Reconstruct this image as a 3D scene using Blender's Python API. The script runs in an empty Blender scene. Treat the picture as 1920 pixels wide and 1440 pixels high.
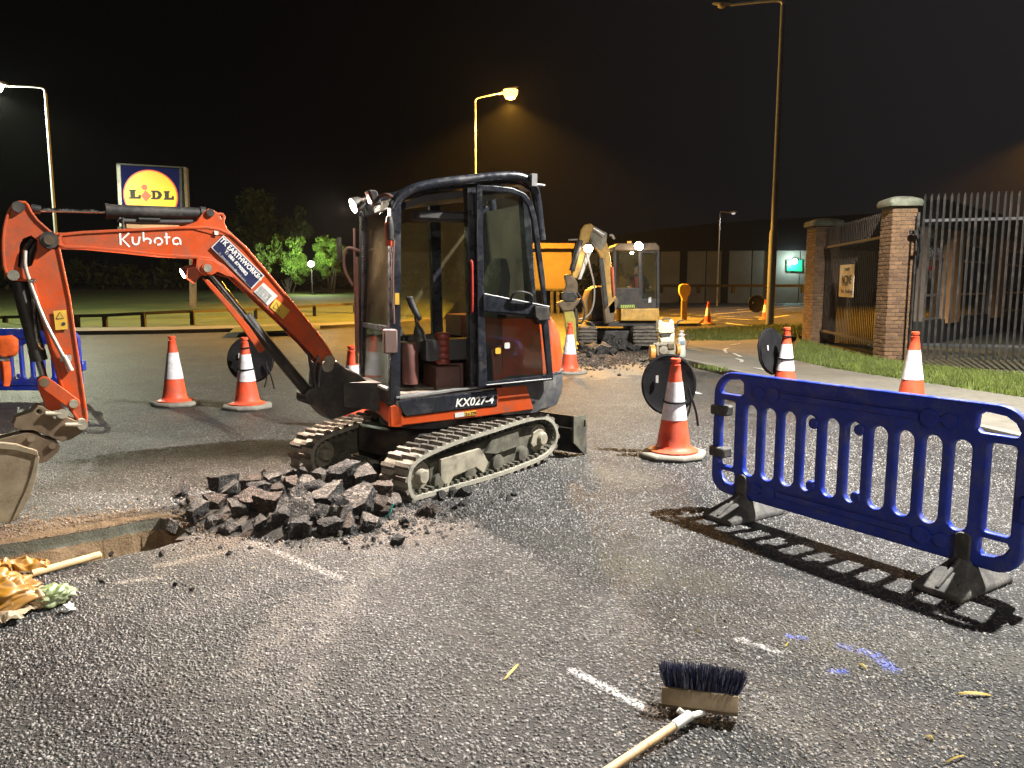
import bpy, bmesh, math, random
import numpy as np
from mathutils import Vector as V, Matrix as MX, noise as NZ
random.seed(7); np.random.seed(7)
R = math.radians
SC = bpy.context.scene
COL = SC.collection
# ------------------------------------------------------------------ camera, sky, lamps' exposure
F = 1440.0; PITCH = R(7.32); EYE = V((0, 0, 1.6))
FW = V((0, math.cos(PITCH), -math.sin(PITCH))); UPV = V((0, math.sin(PITCH), math.cos(PITCH))); RT = V((1, 0, 0))
cam = bpy.data.objects.new('camera', bpy.data.cameras.new('camera')); COL.objects.link(cam)
cam.location = EYE; cam.rotation_euler = (R(90) - PITCH, 0, 0)
cam.data.sensor_width = 36; cam.data.lens = 27; cam.data.clip_end = 900; cam.data.clip_start = 0.05
SC.camera = cam
SC.view_settings.view_transform = 'Standard'; SC.view_settings.look = 'None'
SC.view_settings.exposure = 0.0; SC.view_settings.gamma = 1.0; SC.view_settings.use_curve_mapping = False
try:
    SC.cycles.sample_clamp_indirect = 4.0; SC.cycles.max_bounces = 6; SC.cycles.transparent_max_bounces = 16
    SC.cycles.use_light_tree = True; SC.cycles.use_denoising = True
    SC.cycles.caustics_reflective = False; SC.cycles.caustics_refractive = False
except Exception: pass

W = bpy.data.worlds.new('World'); SC.world = W; W.use_nodes = True
wn, wl = W.node_tree.nodes, W.node_tree.links
wbg = wn['Background']; wbg.inputs['Strength'].default_value = 1.0
tc = wn.new('ShaderNodeTexCoord'); sp = wn.new('ShaderNodeSeparateXYZ'); wl.new(tc.outputs['Generated'], sp.inputs[0])
# night sky with town glow: brighter to the right, and low down
def wmath(op, a, b=None, c=None):
    n = wn.new('ShaderNodeMath'); n.operation = op
    for i, q in enumerate((a, b, c)):
        if q is None: continue
        if isinstance(q, (int, float)): n.inputs[i].default_value = q
        else: wl.new(q, n.inputs[i])
    return n.outputs[0]
side = wmath('MULTIPLY_ADD', sp.outputs['X'], 0.75, 0.42)
rmp = wn.new('ShaderNodeValToRGB'); wl.new(side, rmp.inputs[0])
e = rmp.color_ramp.elements; e[0].position = 0.0; e[0].color = (0.0006, 0.0006, 0.0008, 1)
e[1].position = 1.0; e[1].color = (0.0150, 0.0130, 0.0138, 1)
m_ = e.new(0.35); m_.color = (0.0012, 0.0010, 0.0011, 1)
wl.new(rmp.outputs[0], wbg.inputs['Color'])

LAMPS = []; HAZE = .00009
def lamp(kind, name, loc, target, power, colr, parent=None, size=0.08, angle=150, blend=0.6):
    ld = bpy.data.lights.new(name, kind); ld.energy = power; ld.color = colr
    if kind in ('POINT', 'SPOT'): ld.shadow_soft_size = size
    if kind == 'SPOT': ld.spot_size = R(angle); ld.spot_blend = blend
    o = bpy.data.objects.new(name, ld); COL.objects.link(o)
    if parent is not None:
        o.parent = parent; o.matrix_parent_inverse = WM.get(parent, MX()).inverted()
    d = V(target) - V(loc)
    o.location = loc; o.rotation_euler = d.to_track_quat('-Z', 'Y').to_euler()
    LAMPS.append(o); return o

# ------------------------------------------------------------------ pixel -> place helpers (photograph is 1920 x 1440)
def ray(x, y): return FW + RT * ((x - 960) / F) + UPV * ((720 - y) / F)
def G(x, y, z=0.0):
    d = ray(x, y); return EYE + d * ((z - EYE.z) / d.z)
def D(x, y, Y):
    d = ray(x, y); return EYE + d * (Y / d.y)
class Fr:                       # a plane with its own axes
    def __init__(s, o, ex, ey, ez): s.o, s.ex, s.ey, s.ez = V(o), V(ex), V(ey), V(ez)
    def at(s, x, y, z=0.0): return s.o + s.ex * x + s.ey * y + s.ez * z
    def px(s, x, y, off=0.0):   # pixel -> in-plane coordinates on the plane moved by off along ez
        o = s.o + s.ez * off; d = ray(x, y); p = EYE + d * ((o - EYE).dot(s.ez) / d.dot(s.ez)) - o
        return (p.dot(s.ex), p.dot(s.ey))
    def pts(s, l, off=0.0): return [s.px(x, y, off) for x, y in l]
    def pw(s, x, y, off=0.0):
        a, b = s.px(x, y, off); return s.at(a, b, off)
def WF(): return Fr((0, 0, 0), (1, 0, 0), (0, 1, 0), (0, 0, 1))

# ------------------------------------------------------------------ mesh building
WM = {}
def shape_geo(outer, holes=(), depth=0.02, bevel=0.0, res=1):
    """flat outline with holes -> verts (x, y, z from -depth/2 to depth/2) and faces, with rounded edges"""
    cu = bpy.data.curves.new('t', 'CURVE'); cu.dimensions = '2D'; cu.fill_mode = 'BOTH'
    cu.extrude = max(depth / 2 - bevel, 0.0002); cu.bevel_depth = bevel; cu.bevel_resolution = res; cu.offset = -bevel
    for k, ring in enumerate([outer] + list(holes)):
        s = cu.splines.new('POLY'); s.points.add(len(ring) - 1); s.use_cyclic_u = True
        for p, q in zip(s.points, ring): p.co = (q[0], q[1], 0, 1)
    ob = bpy.data.objects.new('t', cu); me = bpy.data.meshes.new_from_object(ob)
    vs = [v.co.copy() for v in me.vertices]; fs = [tuple(p.vertices) for p in me.polygons]
    bpy.data.objects.remove(ob); bpy.data.curves.remove(cu); bpy.data.meshes.remove(me)
    return vs, fs
def text_geo(s, size=1.0, bold=0.0, depth=0.002, space=1.0, shear=0.0, align='LEFT'):
    cu = bpy.data.curves.new('t', 'FONT'); cu.body = s; cu.size = size; cu.offset = bold; cu.extrude = depth / 2
    cu.space_character = space; cu.shear = shear; cu.align_x = align; cu.resolution_u = 3
    ob = bpy.data.objects.new('t', cu); me = bpy.data.meshes.new_from_object(ob)
    vs = [v.co.copy() for v in me.vertices]; fs = [tuple(p.vertices) for p in me.polygons]
    bpy.data.objects.remove(ob); bpy.data.curves.remove(cu); bpy.data.meshes.remove(me)
    return vs, fs
def inset(poly, d):
    n = len(poly); a = sum(poly[i][0] * poly[(i + 1) % n][1] - poly[(i + 1) % n][0] * poly[i][1] for i in range(n))
    sg = 1 if a > 0 else -1; out = []
    for i in range(n):
        p0, p1, p2 = (V((*poly[i - 1], 0)), V((*poly[i], 0)), V((*poly[(i + 1) % n], 0)))
        d1 = (p1 - p0).normalized(); d2 = (p2 - p1).normalized()
        n1 = V((-d1.y, d1.x, 0)) * sg; n2 = V((-d2.y, d2.x, 0)) * sg
        b = (n1 + n2); k = max(b.length_squared / 2, 0.4)
        q = p1 + b * (d / k); out.append((q.x, q.y))
    return out
def smooth_ring(pts, it=2):
    for _ in range(it):
        q = []
        for i in range(len(pts)):
            a, b = pts[i], pts[(i + 1) % len(pts)]
            q.append((a[0] * .75 + b[0] * .25, a[1] * .75 + b[1] * .25)); q.append((a[0] * .25 + b[0] * .75, a[1] * .25 + b[1] * .75))
        pts = q
    return pts
def smooth_path(pts, it=2):
    pts = [V(p) for p in pts]
    for _ in range(it):
        q = [pts[0]]
        for a, b in zip(pts, pts[1:]):
            q.append(a * .75 + b * .25); q.append(a * .25 + b * .75)
        q.append(pts[-1]); pts = q
    return pts
def rrect(x0, y0, x1, y1, r, n=5):
    o = []
    r = min(r, (x1 - x0) / 2 - 1e-4, (y1 - y0) / 2 - 1e-4)
    for cx, cy, a0 in ((x1 - r, y1 - r, 0), (x0 + r, y1 - r, 90), (x0 + r, y0 + r, 180), (x1 - r, y0 + r, 270)):
        for k in range(n + 1):
            a = R(a0 + 90 * k / n); o.append((cx + r * math.cos(a), cy + r * math.sin(a)))
    return o
def circ(cx, cy, r, n=16): return [(cx + r * math.cos(2 * math.pi * k / n), cy + r * math.sin(2 * math.pi * k / n)) for k in range(n)]

class MB:
    def __init__(s): s.v = []; s.f = []
    def add(s, vs, fs):
        b = len(s.v); s.v += [V(v) for v in vs]; s.f += [tuple(i + b for i in f) for f in fs]; return s
    def obox(s, c, ax, ay, az):
        c, ax, ay, az = V(c), V(ax), V(ay), V(az)
        vs = [c + ax * i + ay * j + az * k for i in (-1, 1) for j in (-1, 1) for k in (-1, 1)]
        fs = [(0, 1, 3, 2), (4, 6, 7, 5), (0, 4, 5, 1), (2, 3, 7, 6), (0, 2, 6, 4), (1, 5, 7, 3)]
        if ax.cross(ay).dot(az) < 0: fs = [f[::-1] for f in fs]
        return s.add(vs, fs)
    def box(s, lo, hi, fr=None):
        fr = fr or WF(); lo, hi = V(lo), V(hi); c = (lo + hi) / 2; h = (hi - lo) / 2
        return s.obox(fr.at(*c), fr.ex * h.x, fr.ey * h.y, fr.ez * h.z)
    def tube(s, pts, r, seg=10, caps=True):
        pts = [V(p) for p in pts]; n = len(pts); rs = list(np.interp(np.linspace(0, 1, n), np.linspace(0, 1, len(r)), r)) if isinstance(r, (list, tuple)) else [r] * n
        t = (pts[1] - pts[0]).normalized(); a = t.orthogonal().normalized(); vs = []; fs = []
        for i in range(n):
            if 0 < i < n - 1: tt = ((pts[i + 1] - pts[i]).normalized() + (pts[i] - pts[i - 1]).normalized())
            elif i == 0: tt = pts[1] - pts[0]
            else: tt = pts[-1] - pts[-2]
            tt = tt.normalized() if tt.length > 1e-9 else t
            q = t.rotation_difference(tt); a = (q @ a); a = (a - tt * a.dot(tt)).normalized(); t = tt; b = tt.cross(a)
            for k in range(seg):
                w = 2 * math.pi * k / seg; vs.append(pts[i] + (a * math.cos(w) + b * math.sin(w)) * rs[i])
        for i in range(n - 1):
            for k in range(seg):
                k2 = (k + 1) % seg; fs.append((i * seg + k, i * seg + k2, (i + 1) * seg + k2, (i + 1) * seg + k))
        if caps: fs.append(tuple(range(seg))[::-1]); fs.append(tuple((n - 1) * seg + k for k in range(seg)))
        return s.add(vs, fs)
    def cyl(s, p0, p1, r, seg=14, r1=None): return s.tube([p0, p1], [r, r if r1 is None else r1], seg)
    def lathe(s, prof, o=(0, 0, 0), axis=(0, 0, 1), seg=24):
        o, ax = V(o), V(axis).normalized(); a = ax.orthogonal().normalized() if abs(ax.z) < .99 else V((1, 0, 0)); b = ax.cross(a); vs = []; fs = []
        for r, z in prof:
            for k in range(seg):
                w = 2 * math.pi * k / seg; vs.append(o + ax * z + (a * math.cos(w) + b * math.sin(w)) * r)
        for i in range(len(prof) - 1):
            for k in range(seg):
                k2 = (k + 1) % seg; fs.append((i * seg + k, i * seg + k2, (i + 1) * seg + k2, (i + 1) * seg + k))
        fs.append(tuple(range(seg))[::-1]); fs.append(tuple((len(prof) - 1) * seg + k for k in range(seg)))
        return s.add(vs, fs)
    def loft(s, rings, caps=True, closed=True):
        n = len(rings[0]); vs = [p for r_ in rings for p in r_]; fs = []
        for i in range(len(rings) - 1):
            for k in range(n if closed else n - 1):
                k2 = (k + 1) % n; fs.append((i * n + k, i * n + k2, (i + 1) * n + k2, (i + 1) * n + k))
        if caps: fs.append(tuple(range(n))[::-1]); fs.append(tuple((len(rings) - 1) * n + k for k in range(n)))
        return s.add(vs, fs)
    def shape(s, fr, outer, holes=(), near=0.0, thick=0.02, bevel=0.0, res=1):
        """outline in the frame's plane; near = height of the face towards +ez, thickness goes to -ez"""
        vs, fs = shape_geo(outer, holes, thick, bevel, res); z0 = near - thick / 2
        return s.add([fr.at(v.x, v.y, v.z + z0) for v in vs], fs)
    def shape_px(s, fr, outer, holes=(), near=0.0, thick=0.02, bevel=0.0, res=1):
        return s.shape(fr, fr.pts(outer, near), [fr.pts(h, near) for h in holes], near, thick, bevel, res)
    def text(s, fr, txt, x, y, size, near=0.0, bold=0.0, sx=1.0, space=1.0, shear=0.0, depth=0.002, align='LEFT'):
        vs, fs = text_geo(txt, size, bold, depth, space, shear, align)
        return s.add([fr.at(x + v.x * sx, y + v.y, near + v.z) for v in vs], fs)
    def strokes(s, fr, lines, w, near=0.0, thick=0.002):
        for ln in lines:                # ribbons: a list of points each
            P_ = [V((*p, 0)) for p in ln]; n = len(P_); a = []; b = []
            for i in range(n):
                d = (P_[min(i + 1, n - 1)] - P_[max(i - 1, 0)]).normalized(); nn = V((-d.y, d.x, 0)) * w / 2
                a.append(P_[i] + nn); b.append(P_[i] - nn)
            vs = [fr.at(p.x, p.y, near) for p in a] + [fr.at(p.x, p.y, near) for p in b]
            s.add(vs, [(i, n + i, n + i + 1, i + 1) for i in range(n - 1)])
        return s
    def build(s, name, mat, parent=None, bev=0.0, seg=1, sharp=38, fix=True, matidx=None):
        me = bpy.data.meshes.new(name); inv = WM[parent].inverted() if parent in WM else MX()
        me.from_pydata([inv @ v for v in s.v], [], s.f)
        for m in (mat if isinstance(mat, (list, tuple)) else [mat]): me.materials.append(m)
        if matidx: me.polygons.foreach_set('material_index', matidx)
        if fix or bev:
            bm = bmesh.new(); bm.from_mesh(me)
            if bev:
                bmesh.ops.remove_doubles(bm, verts=bm.verts, dist=1e-5)
                bmesh.ops.recalc_face_normals(bm, faces=bm.faces)
                ed = [e for e in bm.edges if len(e.link_faces) == 2 and e.calc_face_angle(0) > R(30)]
                bmesh.ops.bevel(bm, geom=ed, offset=bev, segments=seg, affect='EDGES', profile=.7, clamp_overlap=True)
            else: bmesh.ops.recalc_face_normals(bm, faces=bm.faces)
            bm.to_mesh(me); bm.free()
        me.polygons.foreach_set('use_smooth', [True] * len(me.polygons)); me.set_sharp_from_angle(angle=R(sharp)); me.update()
        return link(name, me, parent)
def link(name, me, parent=None):
    o = bpy.data.objects.new(name, me); COL.objects.link(o)
    if parent is not None: o.parent = parent
    WM[o] = WM.get(parent, MX()).copy() if parent is not None else MX()
    return o
def tag(o, label=None, cat=None, group=None, kind=None):
    if label: o['label'] = label
    if cat: o['category'] = cat
    if group: o['group'] = group
    if kind: o['kind'] = kind
    return o
def thing(name, label, cat, loc=(0, 0, 0), rz=0.0, group=None):
    o = bpy.data.objects.new(name, None); COL.objects.link(o); o.empty_display_size = .1
    o.location = loc; o.rotation_euler = (0, 0, rz); WM[o] = MX.Translation(V(loc)) @ MX.Rotation(rz, 4, 'Z')
    return tag(o, label, cat, group)
def kids(o): return [c for c in o.children if c.type != 'LIGHT']
def copy_tree(o, parent=None):
    c = o.copy(); COL.objects.link(c); c.parent = parent
    for ch in kids(o): copy_tree(ch, c)
    return c
def dup(o, loc, rz, label, group=None):
    c = copy_tree(o); c.location = loc; c.rotation_euler = (0, 0, rz); c['label'] = label
    if group: c['group'] = group
    return c
def structure(o): o['kind'] = 'structure'; return o
def place(me, name, parent, mx):
    o = bpy.data.objects.new(name, me); COL.objects.link(o); o.parent = parent; o.matrix_basis = WM[parent].inverted() @ mx; WM[o] = mx.copy(); return o

# ------------------------------------------------------------------ materials
def nodes(name):
    m = bpy.data.materials.new(name); m.use_nodes = True; nt = m.node_tree; return m, nt.nodes, nt.links, nt.nodes['Principled BSDF']
class NT:
    def __init__(s, name):
        s.m, s.n, s.l, s.b = nodes(name)
    def add(s, t, **kw):
        x = s.n.new(t)
        for k, v in kw.items(): setattr(x, k, v)
        return x
    def set(s, node, **ins):
        for k, v in ins.items():
            k = k.replace('_', ' ')
            i = node.inputs[k]
            if hasattr(v, 'is_output') or isinstance(v, bpy.types.NodeSocket): s.l.new(v, i)
            else: i.default_value = (*v, 1) if isinstance(v, tuple) and len(v) == 3 and i.type == 'RGBA' else v
        return node
    def math(s, op, a, b=0.0, c=0.0, clamp=False):
        x = s.n.new('ShaderNodeMath'); x.operation = op; x.use_clamp = clamp
        for i, q in enumerate((a, b, c)):
            if isinstance(q, (int, float)): x.inputs[i].default_value = q
            else: s.l.new(q, x.inputs[i])
        return x.outputs[0]
    def noise(s, co, scale, detail=4.0, rough=.55, dist=0.0):
        x = s.add('ShaderNodeTexNoise'); s.set(x, Scale=scale, Detail=detail, Roughness=rough, Distortion=dist); s.l.new(co, x.inputs['Vector']); return x.outputs['Fac']
    def voro(s, co, scale, feat='F1', rnd=1.0):
        x = s.add('ShaderNodeTexVoronoi', feature=feat); s.set(x, Scale=scale, Randomness=rnd); s.l.new(co, x.inputs['Vector']); return x
    def ramp(s, fac, stops):
        x = s.add('ShaderNodeValToRGB'); s.l.new(fac, x.inputs[0]); el = x.color_ramp.elements
        while len(el) < len(stops): el.new(.5)
        for q, (p, c) in zip(el, stops):
            q.position = p; q.color = (*c, 1) if isinstance(c, tuple) else (c, c, c, 1)
        return x.outputs[0]
    def mix(s, fac, a, b, mode='MIX'):
        x = s.add('ShaderNodeMix', data_type='RGBA', blend_type=mode)
        for i, q in ((0, fac), (6, a), (7, b)):
            if isinstance(q, (int, float)): x.inputs[i].default_value = q
            elif isinstance(q, tuple): x.inputs[i].default_value = (*q, 1)
            else: s.l.new(q, x.inputs[i])
        return x.outputs[2]
    def co(s, kind='Object'):
        t = s.add('ShaderNodeTexCoord'); i = s.add('ShaderNodeObjectInfo'); a = s.add('ShaderNodeVectorMath', operation='ADD')
        w = s.add('ShaderNodeVectorMath', operation='SCALE'); s.l.new(i.outputs['Random'], w.inputs['Scale']); w.inputs[0].default_value = (7.3, 3.1, 5.7)
        s.l.new(t.outputs[kind], a.inputs[0]); s.l.new(w.outputs[0], a.inputs[1]); return a.outputs[0]
    def pos(s): return s.add('ShaderNodeNewGeometry').outputs['Position']
    def bump(s, h, strength=.3, dist=.01):
        x = s.add('ShaderNodeBump'); s.set(x, Strength=strength, Distance=dist); s.l.new(h, x.inputs['Height']); s.l.new(x.outputs[0], s.b.inputs['Normal']); return x
    def done(s, **ins): s.set(s.b, **ins); return s.m
def MAT(name, base, rough=.5, metal=0.0, var=.18, scale=6.0, dirt=None, damt=.4, dscale=4.0, bump=0.0, bscale=90.0, coat=0.0, spec=.5):
    t = NT(name); co = t.co(); n1 = t.noise(co, scale, 5)
    lo = tuple(c * (1 - var) for c in base); hi = tuple(min(c * (1 + var), 1) for c in base)
    c = t.ramp(n1, [(.3, lo), (.7, hi)])
    rr = t.ramp(t.noise(co, scale * 3.1, 4), [(.3, max(rough - .12, .03)), (.7, min(rough + .15, 1))])
    if dirt is not None:
        nd = t.noise(co, dscale, 8, .68, .4); f = t.ramp(nd, [(.62 - damt * .45, 0.0), (.72 - damt * .25, 1.0)])
        fine = t.ramp(t.noise(co, dscale * 9, 4, .7), [(.35, .25), (.65, 1.0)]); f = t.math('MULTIPLY', f, fine); f = t.math('MULTIPLY', f, min(.35 + damt, 1))
        c = t.mix(f, c, dirt); rr = t.mix(f, rr, (.85, .85, .85))
    t.set(t.b, Base_Color=c, Roughness=rr, Metallic=metal)
    if 'Coat Weight' in t.b.inputs and coat: t.set(t.b, Coat_Weight=coat, Coat_Roughness=.12)
    t.b.inputs['Specular IOR Level'].default_value = spec
    if bump: t.bump(t.noise(co, bscale, 5, .65), bump, .01)
    return t.m
def EMIT(name, colr, s):
    t = NT(name); t.set(t.b, Base_Color=colr, Emission_Color=colr, Emission_Strength=s, Roughness=.4); return t.m
def GLASS(name, tint=(.8, .85, .82), dust=.12, dustc=(.30, .27, .18), rough=.05, scale=7.0, streak=False, edge=0.0):
    m = bpy.data.materials.new(name); m.use_nodes = True; t = NT.__new__(NT); t.m = m; t.n = m.node_tree.nodes; t.l = m.node_tree.links
    t.n.clear(); out = t.add('ShaderNodeOutputMaterial'); co = t.co()
    tr = t.add('ShaderNodeBsdfTransparent'); tr.inputs[0].default_value = (*tint, 1)
    gl = t.add('ShaderNodeBsdfGlossy'); gl.inputs['Roughness'].default_value = rough
    fr = t.add('ShaderNodeFresnel'); fr.inputs[0].default_value = 1.5
    d1 = t.add('ShaderNodeBsdfDiffuse'); d1.inputs[0].default_value = (*dustc, 1); d2 = t.add('ShaderNodeBsdfTranslucent'); d2.inputs[0].default_value = (*dustc, 1)
    df = t.add('ShaderNodeMixShader'); df.inputs[0].default_value = .55; t.l.new(d1.outputs[0], df.inputs[1]); t.l.new(d2.outputs[0], df.inputs[2])
    m1 = t.add('ShaderNodeMixShader'); t.l.new(fr.outputs[0], m1.inputs[0]); t.l.new(tr.outputs[0], m1.inputs[1]); t.l.new(gl.outputs[0], m1.inputs[2])
    n1 = t.ramp(t.noise(co, scale * .35, 5, .6, .5), [(.3, .35), (.7, 1.2)]); n2 = t.ramp(t.noise(co, scale * 7, 6, .75), [(.40, .75), (.60, 1.0), (.74, 1.9)])
    f = t.math('MULTIPLY', t.math('MULTIPLY', n1, n2), dust, clamp=True)
    m2 = t.add('ShaderNodeMixShader'); t.l.new(f, m2.inputs[0]); t.l.new(m1.outputs[0], m2.inputs[1]); t.l.new(df.outputs[0], m2.inputs[2])
    t.l.new(m2.outputs[0], out.inputs[0]); return m
DUST = (.20, .165, .12)
OR = MAT('orange_paint', (.47, .060, .007), .46, var=.16, spec=.32, dirt=(.13, .075, .045), damt=.42, dscale=4.5, bump=.03, coat=.05)
ORW = MAT('orange_paint_scuffed', (.45, .066, .012), .45, var=.2, dirt=(.22, .16, .11), damt=.5, dscale=5, bump=.04)
NAVY = MAT('navy_black_paint', (.012, .014, .020), .30, var=.3, dirt=(.10, .09, .08), damt=.22, dscale=5, coat=.3)
BLK = MAT('black_steel', (.014, .013, .012), .5, var=.4, dirt=(.10, .085, .065), damt=.38, dscale=6, bump=.06)
GREY = MAT('grey_bodywork', (.045, .048, .056), .42, var=.2, dirt=(.16, .15, .12), damt=.45, dscale=4, bump=.03)
RUBB = MAT('black_rubber', (.028, .024, .020), .75, var=.5, dirt=(.20, .175, .14), damt=.66, dscale=7, bump=.12, bscale=60)
MUDS = MAT('muddy_steel', (.17, .155, .115), .7, var=.35, scale=9, dirt=(.30, .27, .20), damt=.6, dscale=9, bump=.12)
BELT = MAT('dusty_track_edge', (.19, .18, .145), .72, var=.35, scale=11, dirt=(.30, .28, .22), damt=.62, dscale=12, bump=.15)
TRKIN = MAT('dark_muddy_steel', (.045, .043, .032), .75, var=.4, dirt=(.15, .14, .10), damt=.45, dscale=8, bump=.12)
CHROME = MAT('chrome_rod', (.62, .60, .56), .16, 1.0, var=.08, dirt=(.12, .08, .05), damt=.15)
RAILP = MAT('rail_paint', (.13, .075, .060), .45, var=.2)
PIPE = MAT('pale_pipe', (.42, .38, .33), .4, .4, var=.15, dirt=(.2, .14, .1), damt=.25)
HOSE = MAT('hydraulic_hose', (.016, .015, .014), .6, var=.3, dirt=(.12, .1, .07), damt=.3)
BRN = MAT('worn_brown_steel', (.13, .095, .060), .5, .55, var=.35, dirt=(.20, .15, .10), damt=.5, dscale=6, bump=.08)
BUCK = MAT('worn_bucket_steel', (.26, .22, .15), .5, .45, var=.3, scale=7, dirt=(.16, .12, .07), damt=.55, dscale=5, bump=.08)
WHT = MAT('white_print', (.74, .73, .68), .5, var=.06)
BLP = MAT('black_print', (.02, .02, .02), .6, var=.1)
NVP = MAT('navy_sign', (.012, .016, .055), .35, var=.15)
YEL = MAT('yellow_sticker', (.60, .36, .03), .5, var=.15, dirt=(.3, .2, .1), damt=.25)
PALE = MAT('pale_sticker', (.55, .55, .52), .5, var=.1, dirt=(.3, .28, .25), damt=.3)
GLS = GLASS('cab_glass', dust=.10); GLD = GLASS('dusty_cab_glass', tint=(.76, .77, .68), dust=.26, dustc=(.42, .38, .22), scale=4)
GLL = GLASS('pale_dusty_glass', tint=(.74, .80, .75), dust=.16, dustc=(.34, .37, .31), scale=3.5)
GLW = GLASS('speckled_windscreen', tint=(.60, .60, .52), dust=.085, dustc=(.30, .24, .15), scale=6)
GLDOOR = GLASS('door_glass_film', tint=(.92, .95, .92), dust=.035, dustc=(.32, .36, .30), scale=3)
SEAT = MAT('black_vinyl', (.038, .036, .037), .55, var=.3, bump=.06)
MAROON = MAT('maroon_plastic', (.13, .050, .040), .5, var=.3, dirt=(.16, .1, .08), damt=.4)
FLOORM = MAT('muddy_cab_mat', (.36, .28, .22), .8, var=.4, scale=9, dirt=(.06, .05, .04), damt=.5, dscale=8, bump=.3)
CONE = MAT('orange_red_cone', (.70, .072, .022), .5, var=.16, dirt=(.26, .09, .055), damt=.42, dscale=9, bump=.02)
SLEEVE = MAT('reflective_white_sleeve', (.78, .76, .78), .38, var=.12, scale=20, dirt=(.40, .36, .35), damt=.52, dscale=11, bump=.05, bscale=45)
CBASE = MAT('grey_rubber_base', (.17, .165, .14), .85, var=.25, dirt=(.26, .23, .17), damt=.5, dscale=8, bump=.12)
BLUE = MAT('blue_plastic', (.010, .036, .36), .40, var=.18, dirt=(.13, .13, .20), damt=.34, dscale=7, bump=.04, bscale=30)
BLUEW = MAT('bright_blue_plastic', (.020, .035, .38), .4, var=.1, dirt=(.1, .1, .26), damt=.2)
FOOT = MAT('dusty_black_rubber', (.045, .043, .040), .75, var=.3, dirt=(.17, .16, .14), damt=.5, dscale=7, bump=.15)
CLOTHB = MAT('black_nylon', (.0045, .0045, .0055), .75, var=.35, scale=12, dirt=(.022, .022, .022), damt=.3, bump=.08, bscale=40, spec=.25)
WOOD = MAT('pale_wood', (.58, .40, .20), .5, var=.2, scale=8, dirt=(.26, .15, .07), damt=.3, dscale=10, bump=.04)
WOOD2 = MAT('broom_wood', (.25, .185, .105), .55, var=.25, scale=14, dirt=(.2, .14, .08), damt=.3, bump=.06)
STEELG = MAT('galvanised_steel', (.30, .30, .29), .45, .5, var=.2)
POLEM = MAT('painted_column', (.42, .41, .38), .5, .2, var=.12, dirt=(.2, .19, .17), damt=.25)
YELM = MAT('yellow_machine_paint', (.52, .30, .055), .45, var=.18, dirt=(.14, .10, .05), damt=.45, dscale=5, bump=.04)
CREAM = MAT('cream_plastic', (.62, .60, .42), .45, var=.12, dirt=(.3, .27, .15), damt=.3)
# ================================================================== THE SETTING
def paint_marks(t, c):
    p = t.pos(); sx = t.add('ShaderNodeSeparateXYZ'); t.l.new(p, sx.inputs[0]); X, Y = sx.outputs[0], sx.outputs[1]
    def seg(a, b):
        ax, ay, bx, by = a[0], a[1], b[0], b[1]; dx, dy = bx - ax, by - ay; L2 = dx * dx + dy * dy
        px_, py_ = t.math('SUBTRACT', X, ax), t.math('SUBTRACT', Y, ay)
        h = t.math('DIVIDE', t.math('ADD', t.math('MULTIPLY', px_, dx), t.math('MULTIPLY', py_, dy)), L2, clamp=True)
        qx, qy = t.math('SUBTRACT', px_, t.math('MULTIPLY', h, dx)), t.math('SUBTRACT', py_, t.math('MULTIPLY', h, dy))
        return t.math('SQRT', t.math('ADD', t.math('MULTIPLY', qx, qx), t.math('MULTIPLY', qy, qy)))
    def mark(c, a, b, w, colr, amt, soft=.5, spray=30, lo=.38, hi=.58):
        d = seg(a, b); d = t.math('DIVIDE', d, w); f = t.ramp(d, [(soft, 1.0), (1.0, 0.0)])
        f = t.math('MULTIPLY', f, t.ramp(t.noise(p, spray, 3, .7), [(lo, 0.0), (hi, 1.0)])); f = t.math('MULTIPLY', f, amt)
        return t.mix(f, c, colr)
    g = lambda x, y: G(x, y)
    c = mark(c, G(470, 1015), G(640, 1085), .040, (.50, .47, .43), .75, .3, 45, .42, .60)
    c = mark(c, G(1075, 1258), G(1228, 1337), .030, (.70, .69, .67), .9, .3, 55, .40, .56)
    c = mark(c, G(1385, 1198), G(1460, 1222), .03, (.60, .58, .56), .6)
    c = mark(c, G(225, 1092), G(300, 1083), .03, (.5, .45, .38), .5)
    c = mark(c, G(300, 1060), G(420, 1035), .05, (.5, .43, .34), .4)
    for a, b, w in (((1580, 1212), (1622, 1222), .040), ((1640, 1228), (1672, 1254), .045), ((1562, 1259), (1582, 1259), .028), ((1480, 1193), (1505, 1197), .03)):
        c = mark(c, G(*a), G(*b), w, (.13, .17, .62), .85, .15, 45)
    c = mark(c, G(1284, 729), G(1312, 738), .05, (.7, .68, .64), .9, .6, 8, .2, .3)
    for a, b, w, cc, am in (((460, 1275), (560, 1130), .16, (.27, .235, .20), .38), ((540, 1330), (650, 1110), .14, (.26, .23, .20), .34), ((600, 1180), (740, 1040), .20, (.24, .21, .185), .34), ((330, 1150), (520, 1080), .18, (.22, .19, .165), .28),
                            ((690, 1090), (600, 1440), .07, (.03, .029, .028), .34), ((330, 1330), (420, 1440), .16, (.035, .033, .031), .28), ((200, 820), (520, 860), .35, (.26, .26, .22), .30), ((1000, 860), (1180, 900), .4, (.24, .22, .18), .25), ((1250, 1000), (1150, 1180), .22, (.22, .21, .19), .22), ((1450, 1330), (1600, 1420), .2, (.20, .18, .15), .25)):  # first dark band puts the cab edge's shadow into the road colour
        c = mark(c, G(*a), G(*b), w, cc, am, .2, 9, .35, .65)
    return c
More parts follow.
